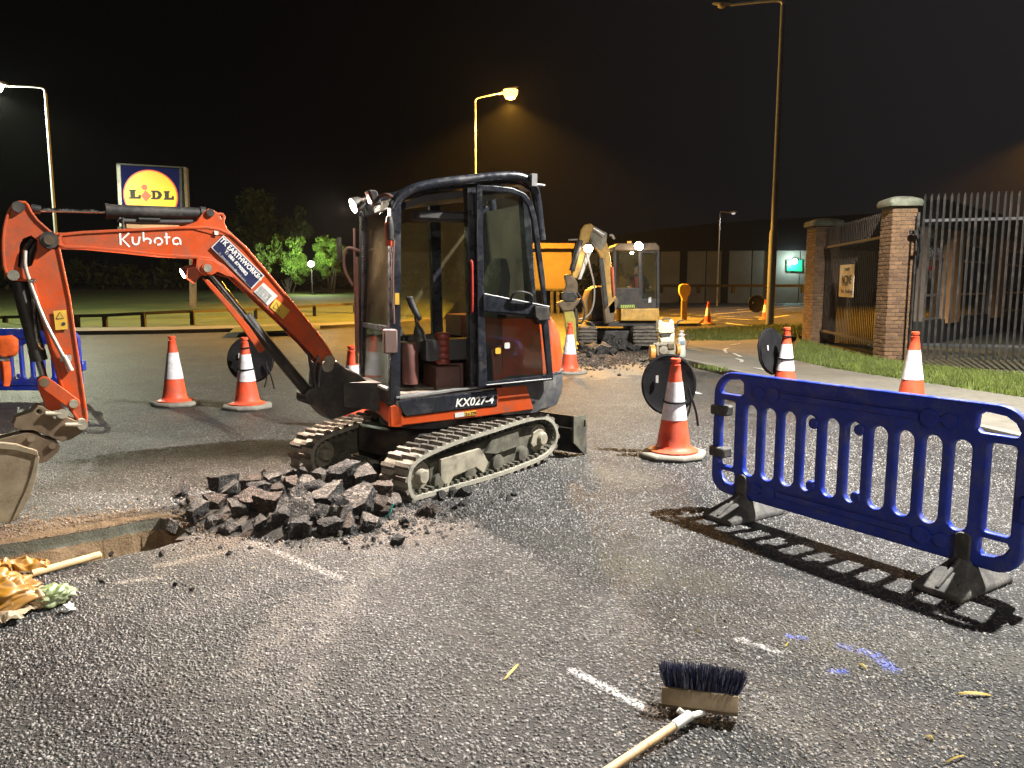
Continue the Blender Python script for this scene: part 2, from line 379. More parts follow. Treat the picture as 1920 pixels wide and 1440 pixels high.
def road_material(name, dark=1.0, marks=True):
    t = NT(name); p = t.pos(); sx = t.add('ShaderNodeSeparateXYZ'); t.l.new(p, sx.inputs[0]); X, Y = sx.outputs[0], sx.outputs[1]
    def seg(a, b):                                   # distance on the ground to the segment a-b
        ax, ay, bx, by = a[0], a[1], b[0], b[1]; dx, dy = bx - ax, by - ay; L2 = dx * dx + dy * dy
        px_, py_ = t.math('SUBTRACT', X, ax), t.math('SUBTRACT', Y, ay)
        h = t.math('DIVIDE', t.math('ADD', t.math('MULTIPLY', px_, dx), t.math('MULTIPLY', py_, dy)), L2, clamp=True)
        qx, qy = t.math('SUBTRACT', px_, t.math('MULTIPLY', h, dx)), t.math('SUBTRACT', py_, t.math('MULTIPLY', h, dy))
        return t.math('SQRT', t.math('ADD', t.math('MULTIPLY', qx, qx), t.math('MULTIPLY', qy, qy)))
    warp = t.add('ShaderNodeVectorMath', operation='ADD'); nz = t.add('ShaderNodeTexNoise'); t.set(nz, Scale=40.0, Detail=2.0)
    t.l.new(p, nz.inputs['Vector']); ws = t.add('ShaderNodeVectorMath', operation='SCALE'); ws.inputs['Scale'].default_value = .012
    t.l.new(nz.outputs['Color'], ws.inputs[0]); t.l.new(p, warp.inputs[0]); t.l.new(ws.outputs[0], warp.inputs[1]); wp = warp.outputs[0]
    v = t.voro(wp, 48.0); vd = v.outputs['Distance']; vc = t.add('ShaderNodeSeparateColor'); t.l.new(v.outputs['Color'], vc.inputs[0])
    stone = t.ramp(vc.outputs[0], [(0.0, (.045, .046, .046)), (.35, (.110, .111, .110)), (.70, (.205, .205, .200)), (.92, (.30, .298, .288)), (1.0, (.38, .375, .36))])
    tintm = t.mix(t.math('MULTIPLY', vc.outputs[1], .25), stone, (.80, .66, .58), 'MULTIPLY')
    gap = t.ramp(vd, [(.22, 0.0), (.50, 1.0)])
    c = t.mix(gap, tintm, (.022, .021, .020))
    big = t.noise(p, .55, 5, .6, .3); mid = t.noise(p, 2.7, 6, .65); fine = t.noise(p, 22, 4, .6)
    k = t.ramp(big, [(.32, .62), (.68, 1.30)]); k2 = t.ramp(mid, [(.30, .60), (.70, 1.35)]); kk = t.math('MULTIPLY', t.math('MULTIPLY', k, k2), dark)
    comb = t.add('ShaderNodeCombineColor'); [t.l.new(kk, comb.inputs[i]) for i in range(3)]
    c = t.mix(1.0, c, comb.outputs[0], 'MULTIPLY')
    # bald, bitumen-rich patches, brown mud film
    bald = t.ramp(t.noise(p, 1.15, 6, .7, .6), [(.56, 0.0), (.70, 1.0)]); bald = t.math('MULTIPLY', bald, .28)
    c = t.mix(bald, c, (.050, .047, .036))
    mud = t.ramp(t.noise(p, .9, 7, .7, .3), [(.54, 0.0), (.74, .32)]); c = t.mix(mud, c, (.13, .108, .080))
    flat = t.math('MAXIMUM', t.math('MULTIPLY', bald, .8), t.math('MULTIPLY', mud, .4))
    if marks:
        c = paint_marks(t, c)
        groove = t.math('DIVIDE', seg(G(690, 1108), G(1010, 1255)), .05); gf = t.math('MULTIPLY', t.ramp(groove, [(.3, 1.0), (1.0, 0.0)]), .75)
        c = t.mix(gf, c, (.030, .027, .026)); flat = t.math('MAXIMUM', flat, gf)
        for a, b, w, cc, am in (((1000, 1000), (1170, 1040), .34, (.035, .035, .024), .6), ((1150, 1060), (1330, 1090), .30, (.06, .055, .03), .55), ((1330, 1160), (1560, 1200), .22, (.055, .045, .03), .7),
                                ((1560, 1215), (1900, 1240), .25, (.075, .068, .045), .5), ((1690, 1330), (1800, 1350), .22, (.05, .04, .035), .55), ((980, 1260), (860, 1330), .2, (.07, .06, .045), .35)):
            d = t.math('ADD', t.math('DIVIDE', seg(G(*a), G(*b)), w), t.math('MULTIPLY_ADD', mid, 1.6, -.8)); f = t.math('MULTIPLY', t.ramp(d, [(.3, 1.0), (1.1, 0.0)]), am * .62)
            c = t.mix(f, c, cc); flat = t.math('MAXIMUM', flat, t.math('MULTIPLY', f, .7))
        # soil tracked out of the trench
        d = t.math('ADD', seg(G(-60, 1018), G(360, 968)), t.math('MULTIPLY_ADD', fine, .4, -.2)); f = t.math('MULTIPLY', t.ramp(d, [(.06, 1.0), (.42, 0.0)]), .70)
        c = t.mix(f, c, (.19, .125, .075)); flat = t.math('MAXIMUM', flat, t.math('MULTIPLY', f, .35))
        d = t.math('ADD', seg(G(440, 1010), G(760, 985)), t.math('MULTIPLY_ADD', fine, .5, -.25)); f = t.math('MULTIPLY', t.ramp(d, [(.12, 1.0), (.6, 0.0)]), .6)
        c = t.mix(f, c, (.15, .115, .085))
        # pale dust spread by the breaker further up the road
        d = t.math('ADD', seg(G(1080, 700), G(1200, 690)), t.math('MULTIPLY_ADD', mid, 2.6, -1.3)); f = t.math('MULTIPLY', t.ramp(d, [(.7, 1.0), (2.4, 0.0)]), .6)
        c = t.mix(f, c, (.30, .22, .14))
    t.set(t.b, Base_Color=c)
    t.l.new(t.mix(flat, (.52, .52, .52), (.72, .72, .72)), t.b.inputs['Roughness'])
    h = t.math('SUBTRACT', 1.0, t.ramp(vd, [(.03, 0.0), (.50, 1.0)])); h = t.math('MULTIPLY', h, t.math('MULTIPLY_ADD', vc.outputs[2], .8, .4))
    h = t.math('ADD', h, t.math('MULTIPLY', t.noise(p, 150, 3), .35)); h = t.math('MULTIPLY', h, t.math('SUBTRACT', 1.0, t.math('MULTIPLY', flat, .7)))
    t.bump(h, 1.0, .030); t.b.inputs['Specular IOR Level'].default_value = .30
    return t.m
def GROUNDMAT(name, a, b, scale, rough=.9, bs=.5, bscale=40, dist=.02, c3=None):
    t = NT(name); p = t.pos(); n = t.noise(p, scale, 7, .65, .3); c = t.ramp(n, [(.32, a), (.68, b)])
    c = t.mix(t.ramp(t.noise(p, scale * 12, 4, .7), [(.3, 0.0), (.7, .55)]), c, c3 or tuple(q * .5 for q in a))
    t.set(t.b, Base_Color=c, Roughness=rough); t.bump(t.noise(p, bscale, 5, .7), bs, dist); return t.m
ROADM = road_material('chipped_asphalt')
PAVEM = GROUNDMAT('footpath_asphalt', (.095, .088, .070), (.17, .155, .12), .9, .8, .35, 70, .006)
KERBM = GROUNDMAT('kerb_concrete', (.13, .12, .10), (.22, .20, .165), 2.5, .85, .3, 60, .006)
GRASSM = GROUNDMAT('rough_grass', (.035, .055, .008), (.090, .105, .014), .55, .9, .8, 25, .05)
EARTHM = GROUNDMAT('dark_earth', (.020, .020, .014), (.045, .045, .026), .12, .95, .4, 4, .05)
SOILM = GROUNDMAT('brown_soil', (.16, .105, .055), (.31, .21, .115), 5, .92, .9, 55, .03)
YARDM = GROUNDMAT('yard_surface', (.075, .068, .040), (.12, .11, .060), .5, .9, .4, 25, .03)
BLADE = MAT('grass_blade', (.090, .118, .018), .6, var=.45, scale=3)

TRENCH_PX = [(-110, 1038), (-40, 1026), (0, 1021), (60, 1013), (130, 1000), (190, 990), (257, 977), (300, 970), (325, 977), (345, 992), (362, 1002), (345, 1013), (295, 1029), (240, 1040), (194, 1048), (140, 1058), (87, 1069), (40, 1078), (0, 1086), (-60, 1098), (-120, 1104)]
base = [(G(x, y).x, G(x, y).y) for x, y in TRENCH_PX]
rim = []
for i in range(len(base)):
    a, b = V((*base[i], 0)), V((*base[(i + 1) % len(base)], 0)); n = max(1, int((b - a).length / .03))
    for k in range(n):
        q = a.lerp(b, k / n); w = NZ.noise_vector(q * 7) * .022 + NZ.noise_vector(q * 30) * .010; rim.append((q.x + w.x, q.y + w.y))
far_edge = [(G(x, y).x, G(x, y).y) for x, y in ((0, 629), (150, 628), (300, 626), (450, 622), (600, 617))]
road_out = [(-70, -8), (-70, 21)] + far_edge + [(-4.5, 31.5), (-3.2, 36), (-2.5, 70), (75, 70), (75, -8)]
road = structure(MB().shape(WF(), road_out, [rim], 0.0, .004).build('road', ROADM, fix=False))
gm = MB()
gm.add([(-450, -120, -.6), (450, -120, -.6), (450, 600, -.6), (-450, 600, -.6)], [(0, 1, 2, 3)]); structure(gm.build('ground', EARTHM))
tm = MB(); rings = []
for z, d in ((-.003, 0), (-.03, .002), (-.05, .004), (-.075, .008), (-.085, .02), (-.14, .05), (-.20, .09), (-.24, .14), (-.26, .19)):
    rg = inset(rim, d) if d else rim; out = []
    for x, y in rg:
        q = V((x, y, z)); w = (NZ.noise_vector(q * 9) * .03 + NZ.noise_vector(q * 28) * .022) * (.35 if z > -.08 else 1.25)
        out.append(q + (w * (1 if z < -.05 else .1)) + V((0, 0, (-.16 * max(0, 1 - abs(x + 2.42) / .30) + .07 * max(0, min(1, (-2.75 - x) / .3))) if z < -.12 else 0)))
    rings.append(out)
tm.loft(rings, caps=False); n = len(rim); b0 = (len(rings) - 1) * n; tm.f.append(tuple(b0 + k for k in range(n)))
nq = 2 * n
CUTM = GROUNDMAT('cut_asphalt_edge', (.10, .098, .070), (.17, .165, .12), 6, .8, .6, 45, .02, (.03, .03, .024))
structure(tm.build('trench', [CUTM, SOILM], sharp=60, matidx=None))
tr = bpy.data.objects['trench'].data
for pl in tr.polygons: pl.material_index = 0 if pl.center.z > -.078 else 1

# exposed chippings standing proud of the worn surface, real stones near the camera
def chippings(name, x0, x1, y0, y1, per_m2, seed, rmin, rmax):
    rg = np.random.default_rng(seed); n = int((x1 - x0) * (y1 - y0) * per_m2); x = rg.uniform(x0, x1, n); y = rg.uniform(y0, y1, n)
    half = .70 * y + .35; keep = np.abs(x) < half
    big = np.array([NZ.noise(V((a * .9, b * .9, 3.3))) + .6 * NZ.noise(V((a * 3.1, b * 3.1, 8.1))) for a, b in zip(x, y)])
    keep &= rg.uniform(0, 1, n) < np.clip(.72 + .9 * big, .18, 1.0)
    keep &= rg.uniform(0, 1, n) < np.clip((9.4 - y) / 3.2, 0, 1)
    keep &= ~((x < -1.72) & (y > 4.12 - .02 * (x + 2)) & (y < 5.35))
    x, y = x[keep], y[keep]; n = len(x); K = 5
    r = rg.uniform(rmin, rmax, n) * rg.choice([.75, 1.0, 1.25], n); h = r * rg.uniform(.35, .75, n); a0 = rg.uniform(0, 6.283, n); asp = rg.uniform(.65, 1.0, n); rot = rg.uniform(0, 6.283, n)
    vs = np.zeros((n, 2 * K, 3)); tx, ty = rg.uniform(-.35, .35, n), rg.uniform(-.35, .35, n)
    for k in range(K):
        a = a0 + 6.283 * k / K + rg.uniform(-.3, .3, n); rr = r * rg.uniform(.8, 1.2, n)
        for j, (sc_, z) in enumerate(((1.0, None), (.62, h))):
            u, v = np.cos(a) * rr * sc_, np.sin(a) * rr * asp * sc_
            vs[:, j * K + k, 0] = x + u * np.cos(rot) - v * np.sin(rot); vs[:, j * K + k, 1] = y + u * np.sin(rot) + v * np.cos(rot)
            vs[:, j * K + k, 2] = -.0005 if z is None else np.maximum(h + tx * u + ty * v, .0006)
    b = (np.arange(n) * 2 * K)[:, None]; loops = []
    quads = np.concatenate([b + np.array([k, (k + 1) % K, K + (k + 1) % K, K + k]) for k in range(K)], 1); tops = b + np.arange(K, 2 * K)[None, :]
    allv = np.concatenate([quads, tops], 1).astype(np.int32).ravel(); per = np.array([4] * K + [K]); tot = np.tile(per, n); st = np.concatenate([[0], np.cumsum(tot)[:-1]])
    me = bpy.data.meshes.new(name); me.vertices.add(n * 2 * K); me.vertices.foreach_set('co', vs.reshape(-1)); me.loops.add(len(allv)); me.loops.foreach_set('vertex_index', allv)
    me.polygons.add(len(tot)); me.polygons.foreach_set('loop_start', st.astype(np.int32)); me.polygons.foreach_set('loop_total', tot.astype(np.int32)); me.update(calc_edges=True); me.materials.append(CHIPM)
    o = link(name, me); o['kind'] = 'stuff'; return o
t_ = NT('stone_chipping'); gi = t_.add('ShaderNodeNewGeometry'); cc_ = t_.ramp(gi.outputs['Random Per Island'], [(0, (.030, .030, .030)), (.40, (.070, .069, .067)), (.78, (.118, .115, .109)), (.94, (.17, .166, .158)), (1.0, (.21, .205, .195))])
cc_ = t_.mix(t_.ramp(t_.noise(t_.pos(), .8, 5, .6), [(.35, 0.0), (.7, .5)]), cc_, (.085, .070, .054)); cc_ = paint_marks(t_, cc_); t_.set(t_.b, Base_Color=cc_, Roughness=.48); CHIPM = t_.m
chippings('road_chippings', -4.2, 4.2, 2.0, 4.6, 3000, 1, .0042, .0088); chippings('road_chippings', -5.4, 5.6, 4.6, 9.4, 1500, 2, .005, .010)

# spoil left along the far lip of the trench
sm = MB(); lip = smooth_path([G(x, y) for x, y in ((-110, 1034), (0, 1018), (60, 1010), (130, 997), (190, 987), (257, 974), (300, 967), (330, 972))], 3); rr2 = []
for i, q in enumerate(lip):
    d = (lip[min(i + 1, len(lip) - 1)] - lip[max(i - 1, 0)]).normalized(); nn = V((-d.y, d.x, 0)); k = math.sin(math.pi * (i + .5) / len(lip)) ** .5; w = (.05 + .035 * NZ.noise(q * 6)) * k; hgt = (.026 + .022 * NZ.noise(q * 11)) * k
    rr2.append([q + nn * (a * w + .02) + V((0, 0, z * hgt + .006 * NZ.noise(q * 40 + V((a, 0, 0))) - .002)) for a, z in ((-1, 0), (-.6, .6), (-.1, 1), (.5, .7), (1, .1), (1.3, -.2))])
structure(sm.loft(rr2, caps=False, closed=False).build('spoil_ridge', SOILM))
# footpath on the right with its kerb stones
KL = [(7.3, -6.0), (6.05, 2.6), (G(1870, 829).x, G(1870, 829).y), (G(1310, 692).x, G(1310, 692).y), (3.25, 17.2), (3.5, 19.3), (4.6, 21.6), (6.4, 23.0)]
gnear = [G(x, y, .12) for x, y in ((1480, 669), (1567, 689), (1684, 707), (1800, 724), (1920, 742))]
gfar = [G(x, y, .12) for x, y in ((1503, 641), (1634, 676), (1725, 692), (1920, 710))]
kerb_pts = smooth_path([V((x, y, 0)) for x, y in KL], 2)
pav = [(p.x, p.y) for p in kerb_pts] + [(7.6, 23.4), (8.0, 22.5)] + [(p.x, p.y) for p in gnear] + [(9.0, 4.0), (10.4, -6)]
pave = structure(MB().shape(WF(), inset(pav, .13), (), .118, .13).build('pavement', PAVEM, fix=False))
km = MB().box((-.44, -.07, -.02), (.44, .07, .124)); k0 = km.build('kerb_stone', KERBM, pave, bev=.012, seg=2)
lens = 0; acc = []
path = [p + V((0, 0, 0)) for p in kerb_pts]; step = .90; pos_ = 0.0; segs = list(zip(path, path[1:])); total = sum((b - a).length for a, b in segs)
def along(s_):
    for a, b in segs:
        L = (b - a).length
        if s_ <= L: return a.lerp(b, s_ / L), (b - a).normalized()
        s_ -= L
    return segs[-1][1], (segs[-1][1] - segs[-1][0]).normalized()
first = True
for k in range(int(total / step)):
    c, d = along((k + .5) * step); a = math.atan2(d.y, d.x); nrm = V((d.y, -d.x, 0))
    mx = MX.Translation(c + nrm * .06 + V((0, 0, random.uniform(-.006, .004)))) @ MX.Rotation(a + random.uniform(-.01, .01), 4, 'Z')
    if first: k0.matrix_basis = mx; first = False
    else: place(k0.data, 'kerb_stone', pave, mx)
# grass strip between footpath and fence
vg = structure(MB().shape(WF(), [(p.x, p.y) for p in gnear] + [(10.2, 6.0), (10.9, -6)] + [(12.5, -6), (11.5, 6)] + [(p.x, p.y) for p in gfar[::-1]] + [(8.4, 22.6)], (), .135, .15).build('grass_verge', GRASSM, fix=False))
yard = structure(MB().shape(WF(), [(p.x, p.y) for p in gfar] + [(11.5, 6), (12.5, -6), (60, -6), (60, 40), (12, 27), (8.9, 23.2)], (), .10, .1).build('yard', YARDM, fix=False))
# traffic island with grass seen beyond the footpath
isl = [G(x, y, .1) for x, y in ((1285, 640), (1380, 640), (1490, 632), (1530, 628), (1530, 612), (1440, 612), (1360, 616), (1285, 622))]
MB().shape(WF(), [(p.x, p.y) for p in isl], (), .11, .11).build('grass_island', GRASSM, fix=False)['kind'] = 'structure'
def blades(name, n, pick, h, w, mat, parent=None):
    vs = np.zeros((n * 3, 3)); 
    for i in range(n):
        x, y, z = pick(); a = random.uniform(0, 6.283); hh = h * random.uniform(.45, 1.3); l = random.uniform(0, .55) * hh; b = random.uniform(0, 6.283)
        dx, dy = math.cos(a) * w, math.sin(a) * w
        vs[i * 3] = (x - dx, y - dy, z); vs[i * 3 + 1] = (x + dx, y + dy, z); vs[i * 3 + 2] = (x + l * math.cos(b), y + l * math.sin(b), z + hh)
    me = bpy.data.meshes.new(name); me.from_pydata(vs.tolist(), [], [(i * 3, i * 3 + 1, i * 3 + 2) for i in range(n)]); me.materials.append(mat)
    o = link(name, me, parent); o['kind'] = 'stuff'; return o
def tri_pick(poly, z):
    poly = [V((p[0], p[1], 0)) for p in poly]; tris = [(poly[0], poly[i], poly[i + 1]) for i in range(1, len(poly) - 1)]; ar = [max((b - a).cross(c - a).length, 1e-6) for a, b, c in tris]
    def f():
        a, b, c = random.choices(tris, ar)[0]; u, v = random.random(), random.random()
        if u + v > 1: u, v = 1 - u, 1 - v
        q = a + (b - a) * u + (c - a) * v; return q.x, q.y, z
    return f
strips = []
for i in range(3):
    a, b = gnear[i if i < 3 else 3], gnear[i + 1]; c, d = gfar[i], gfar[min(i + 1, 3)]; strips.append([a, b, d, c])
strips.append([gnear[3], gnear[4], gfar[3], gfar[2]])
picks = [tri_pick(s_, .13) for s_ in strips]
fld = lambda: random.choice(picks)()
blades('grass', 26000, fld, .10, .008, BLADE)
def edge_pick():
    i = random.randrange(4); p = gnear[i].lerp(gnear[i + 1], random.random()); return p.x + random.gauss(-.06, .05), p.y + random.gauss(0, .05), .115
blades('grass', 3500, edge_pick, .075, .008, BLADE)
ip = tri_pick(isl, .1); blades('grass', 14000, ip, .12, .012, BLADE)
def kerbweed():
    c = random.choice([G(1322, 688, .12), G(1335, 691, .12), G(1345, 693, .12)]); return c.x + random.gauss(0, .09), c.y + random.gauss(0, .12), .11
blades('weeds', 260, kerbweed, .07, .008, BLADE)

# far side of the road on the left: kerb, path, grass bank, dark planting behind
VM = MB()
fe = [V((-70, 21, 0))] + [V((x, y, 0)) for x, y in far_edge] + [V((-4.5, 31.5, 0)), V((-3.2, 36, 0))]
def strip(off0, z0, off1, z1, mat, name):
    m = MB(); vs = [p + V((-.03 * off0, off0, z0)) for p in fe] + [p + V((-.03 * off1, off1, z1)) for p in fe]; n = len(fe)
    return structure(m.add(vs, [(i, i + 1, n + i + 1, n + i) for i in range(n - 1)]).build(name, mat))
kr = strip(0.0, -.02, .002, .13, KERBM, 'kerb'); strip(.002, .13, .16, .135, KERBM, 'kerb')
strip(.16, .128, 1.6, .16, PAVEM, 'path'); strip(1.6, .15, 4.0, .2, GRASSM, 'grass_bank'); strip(4.0, .2, 34, 1.15, GRASSM, 'grass_bank'); strip(34, 1.15, 47, 1.45, PAVEM, 'path'); strip(47, 1.4, 120, 1.7, EARTHM, 'terrain')
# patches of grass that have crept over the path
mm = MB(); pp = [G(x, y, .175) for x, y in ((430, 623), (560, 619), (600, 616), (600, 610), (520, 610), (440, 614))]; mm.add(pp, [tuple(range(6))]); structure(mm.build('grass_patch', GRASSM))

# far road markings, each a painted sheet on the road
PAINT = MAT('worn_road_paint', (.60, .57, .50), .6, var=.25, scale=6, dirt=(.08, .075, .07), damt=.55, dscale=3)
ml = [((1250, 581), (1390, 577)), ((1330, 590), (1500, 576)), ((1380, 581), (1500, 571)), ((1250, 596), (1292, 594)), ((1305, 591), (1378, 594)), ((1345, 596), (1410, 600)), ((1360, 606), (1405, 611)), ((1415, 594), (1440, 597)), ((1260, 590), (1300, 589)), ((1445, 596), (1478, 591)), ((1250, 566), (1330, 562)), ((1240, 603), (1290, 600)), ((1310, 599), (1346, 601))]
for a, b in ml:
    A, B = G(*a), G(*b); d = (B - A).normalized(); n_ = V((-d.y, d.x, 0)) * .11; z = V((0, 0, .006))
    MB().add([A - n_ + z, B - n_ + z, B + n_ + z, A + n_ + z], [(0, 1, 2, 3)]).build('road_marking', PAINT, road)
# chalk/tape scraps on the footpath
for pl in ([(1362, 662), (1358, 655), (1366, 652)], [(1375, 662), (1390, 669)], [(1380, 672), (1391, 675), (1390, 679)], [(1413, 689), (1446, 695)], [(1370, 647), (1388, 644)], [(1297, 655), (1315, 657)]):
    q = [G(x, y, .128) for x, y in pl]; fr = WF(); MB().strokes(fr, [[(p.x, p.y) for p in q]], .07, .128).build('paint_stroke', PAINT, pave)

# ------------------------------------------------------------------ lamps and columns
GLOWW = EMIT('lamp_white', (1.0, .96, .82), 60); GLOWO = EMIT('lamp_sodium', (1.0, .50, .12), 5); LENSD = MAT('dull_lens', (.30, .26, .20), .3)
def street_lamp(label, base, h, arm, rad, lit=None, pm=None, head=.75, wh=.16, power=0, colr=(1, 1, 1), ang=150, tilt=.12, bowl=1.0, spill=0):
    t = thing('street_lamp', label, 'street lamp', base, 0, 'street lighting columns'); b = V(base); a = V((*arm, 0)); d = a.normalized(); s_ = V((-d.y, d.x, 0))
    MB().tube([b, b + V((0, 0, h * .3)), b + V((0, 0, h * .31)), b + V((0, 0, h))], [rad, rad, rad * .72, rad * .6], 14).build('pole', pm or POLEM, t)
    top = b + V((0, 0, h)); tip = top + a + V((0, 0, a.length * tilt))
    MB().tube(smooth_path([top - V((0, 0, .25)), top + V((0, 0, .12)), top + a * .12 + V((0, 0, .22)), tip], 2), rad * .42, 8).build('bracket_arm', POLEM, t)
    hm = MB(); c0 = tip - d * .1; rr = []
    for k, (f, w, hh) in enumerate(((0, .35, .4), (.15, .8, .9), (.5, 1, 1), (.85, .85, .8), (1, .3, .35))):
        c = c0 + d * head * f + V((0, 0, head * f * tilt)); rr.append([c + s_ * wh * w * math.cos(q) + V((0, 0, (.13 if math.sin(q) > 0 else .05) * hh * math.sin(q))) for q in [2 * math.pi * j / 12 for j in range(12)]])
    hm.loft(rr).build('lamp_housing', pm or POLEM, t)
    c = c0 + d * head * .55 + V((0, 0, head * .55 * tilt - .055)); gl = lit or LENSD
    MB().lathe([(.02, -.10 * bowl ** 1.7), (.09 * bowl, -.085 * bowl ** 1.7), (.14 * bowl, -.04 * bowl ** 1.7), (.15 * bowl, .02)], c, (0, 0, 1), 16).build('lamp_lens', gl, t)
    if power: lamp('SPOT', 'lamp_light', c + V((0, 0, -.13 * bowl ** 1.7)), c + V((0, 0, -5)), power, colr, t, .10, ang, .35)
    if spill: lamp('POINT', 'lamp_spill', c + V((0, 0, -.16 * bowl ** 1.7)), c - Z_ , spill, colr, t, .12)
    return t
Z_ = V((0, 0, 1))
P_MAIN = 20500
street_lamp('tall grey street lamp column at the kerb on the right lighting the barrier', (7.35, 7.0, .12), 7.9, (-1.75, -.45), .08, GLOWW, power=P_MAIN, colr=(1.0, .965, .915), ang=146)
lb = D(118, 616, 30.0); lb.z = .2
street_lamp('thin pale street lamp column with white light above the roadside grass', tuple(lb), 8.55, (-1.15, -.5), .085, GLOWW, power=6200, colr=(.95, 1.0, .72), ang=165, head=.8, bowl=1.8, spill=2200)
ob = D(893, 620, 35.0); ob.z = 0.05
street_lamp('street lamp with glowing orange sodium lantern behind the orange digger cab', tuple(ob), 9.5, (1.25, -.2), .085, GLOWO, power=52000, colr=(1.0, .46, .05), ang=138, tilt=.3, pm=MAT('dark_column', (.10, .095, .085), .6), bowl=2.2, spill=7000)
pb = G(1443, 609, .12)
street_lamp('unlit tall street lamp column on the grass beside the brick gate pillar', tuple(pb), D(1464, 10, pb.y).z - .12, (-1.75, .55), .15, None, head=.75, pm=MAT('dull_grey_column', (.12, .13, .15), .7))
wb = D(1345, 545, 60.0); wb.z = 0
street_lamp('slim distant lamp column in front of the pale warehouse wall', tuple(wb), 7.0, (.8, 0), .07, EMIT('lamp_dim', (.9, .9, 1.0), .6), head=.6, power=520, colr=(.95, .97, 1.0), ang=170)
street_lamp('added unseen fill lamp column further back along the right kerb lighting the digger side', (7.9, -15.5, .12), 8.2, (-1.6, 0), .08, GLOWW, power=8000, colr=(1.0, .93, .84), ang=172)  # added lamp, out of view: fills light on cab side, boom and cones
street_lamp('added unseen sodium fill lamp column along the far road beyond the right edge', (29.5, 41.0, 0.0), 10.0, (-1.4, -.4), .085, GLOWO, power=70000, colr=(1.0, .42, .02), ang=142, bowl=2.2)  # added lamp, out of view: more orange light for the far road

# damp night air: lamps show soft halos in it
hz = MB().box((-95, -30, -1.7), (95, 150, 15.5)).build('haze', None)
hz['kind'] = 'stuff'; hm_ = bpy.data.materials.new('haze_air'); hm_.use_nodes = True; hm_.node_tree.nodes.clear()
ho_ = hm_.node_tree.nodes.new('ShaderNodeOutputMaterial'); hv_ = hm_.node_tree.nodes.new('ShaderNodeVolumePrincipled'); hv_.inputs['Color'].default_value = (.9, .9, .9, 1); hv_.inputs['Density'].default_value = HAZE; hv_.inputs['Anisotropy'].default_value = .35
hm_.node_tree.links.new(hv_.outputs[0], ho_.inputs['Volume']); hz.data.materials.clear(); hz.data.materials.append(hm_)
# ================================================================== ORANGE EXCAVATOR
TH = R(26); U = V((-math.cos(TH), -math.sin(TH), 0)); N = V((math.sin(TH), -math.cos(TH), 0)); Z = V((0, 0, 1))
P0 = D(740, 752, 6.05); SF = Fr((P0.x, P0.y, 0), -U, Z, N)          # cab's side plane: x rearwards, y up, z towards the kerb
def S(s, b, z): return SF.at(s, z, -b)                               # b = depth into the machine
TD = V((.642, .767, 0)); TN = V((.767, -.642, 0)); TF = Fr((-.736, 5.52, 0), TD, Z, TN)
UB = V((-.813, -.582, 0)); NB = V((.582, -.813, 0)); BF = Fr((-1.54, 6.33, 0), -UB, Z, NB)
ex = thing('mini_excavator', 'orange mini excavator with open glazed cab standing on broken asphalt', 'excavator', (-.75, 6.7, 0))
# ---- tracks
OUTL = [(783, 949), (767, 926), (764, 903), (768, 878), (783, 860), (804, 848), (840, 832), (886, 816), (930, 803), (978, 787), (1018, 778), (1036, 785), (1045, 800), (1048, 818), (1041, 842), (1021, 861), (978, 879), (909, 904), (852, 926), (817, 943), (797, 951)]
ol = smooth_ring(TF.pts(OUTL, 0), 1)
ol = [(x, max(z, .012)) for x, z in ol]
L_ = [0]
for a, b in zip(ol, ol[1:] + ol[:1]): L_.append(L_[-1] + math.hypot(b[0] - a[0], b[1] - a[1]))
def on_ring(s_):
    s_ %= L_[-1]
    for i in range(len(ol)):
        if s_ <= L_[i + 1]:
            a, b = ol[i], ol[(i + 1) % len(ol)]; q = (s_ - L_[i]) / max(L_[i + 1] - L_[i], 1e-6)
            return (a[0] + (b[0] - a[0]) * q, a[1] + (b[1] - a[1]) * q), (b[0] - a[0], b[1] - a[1])
inner = inset(ol, .032); TW = .30
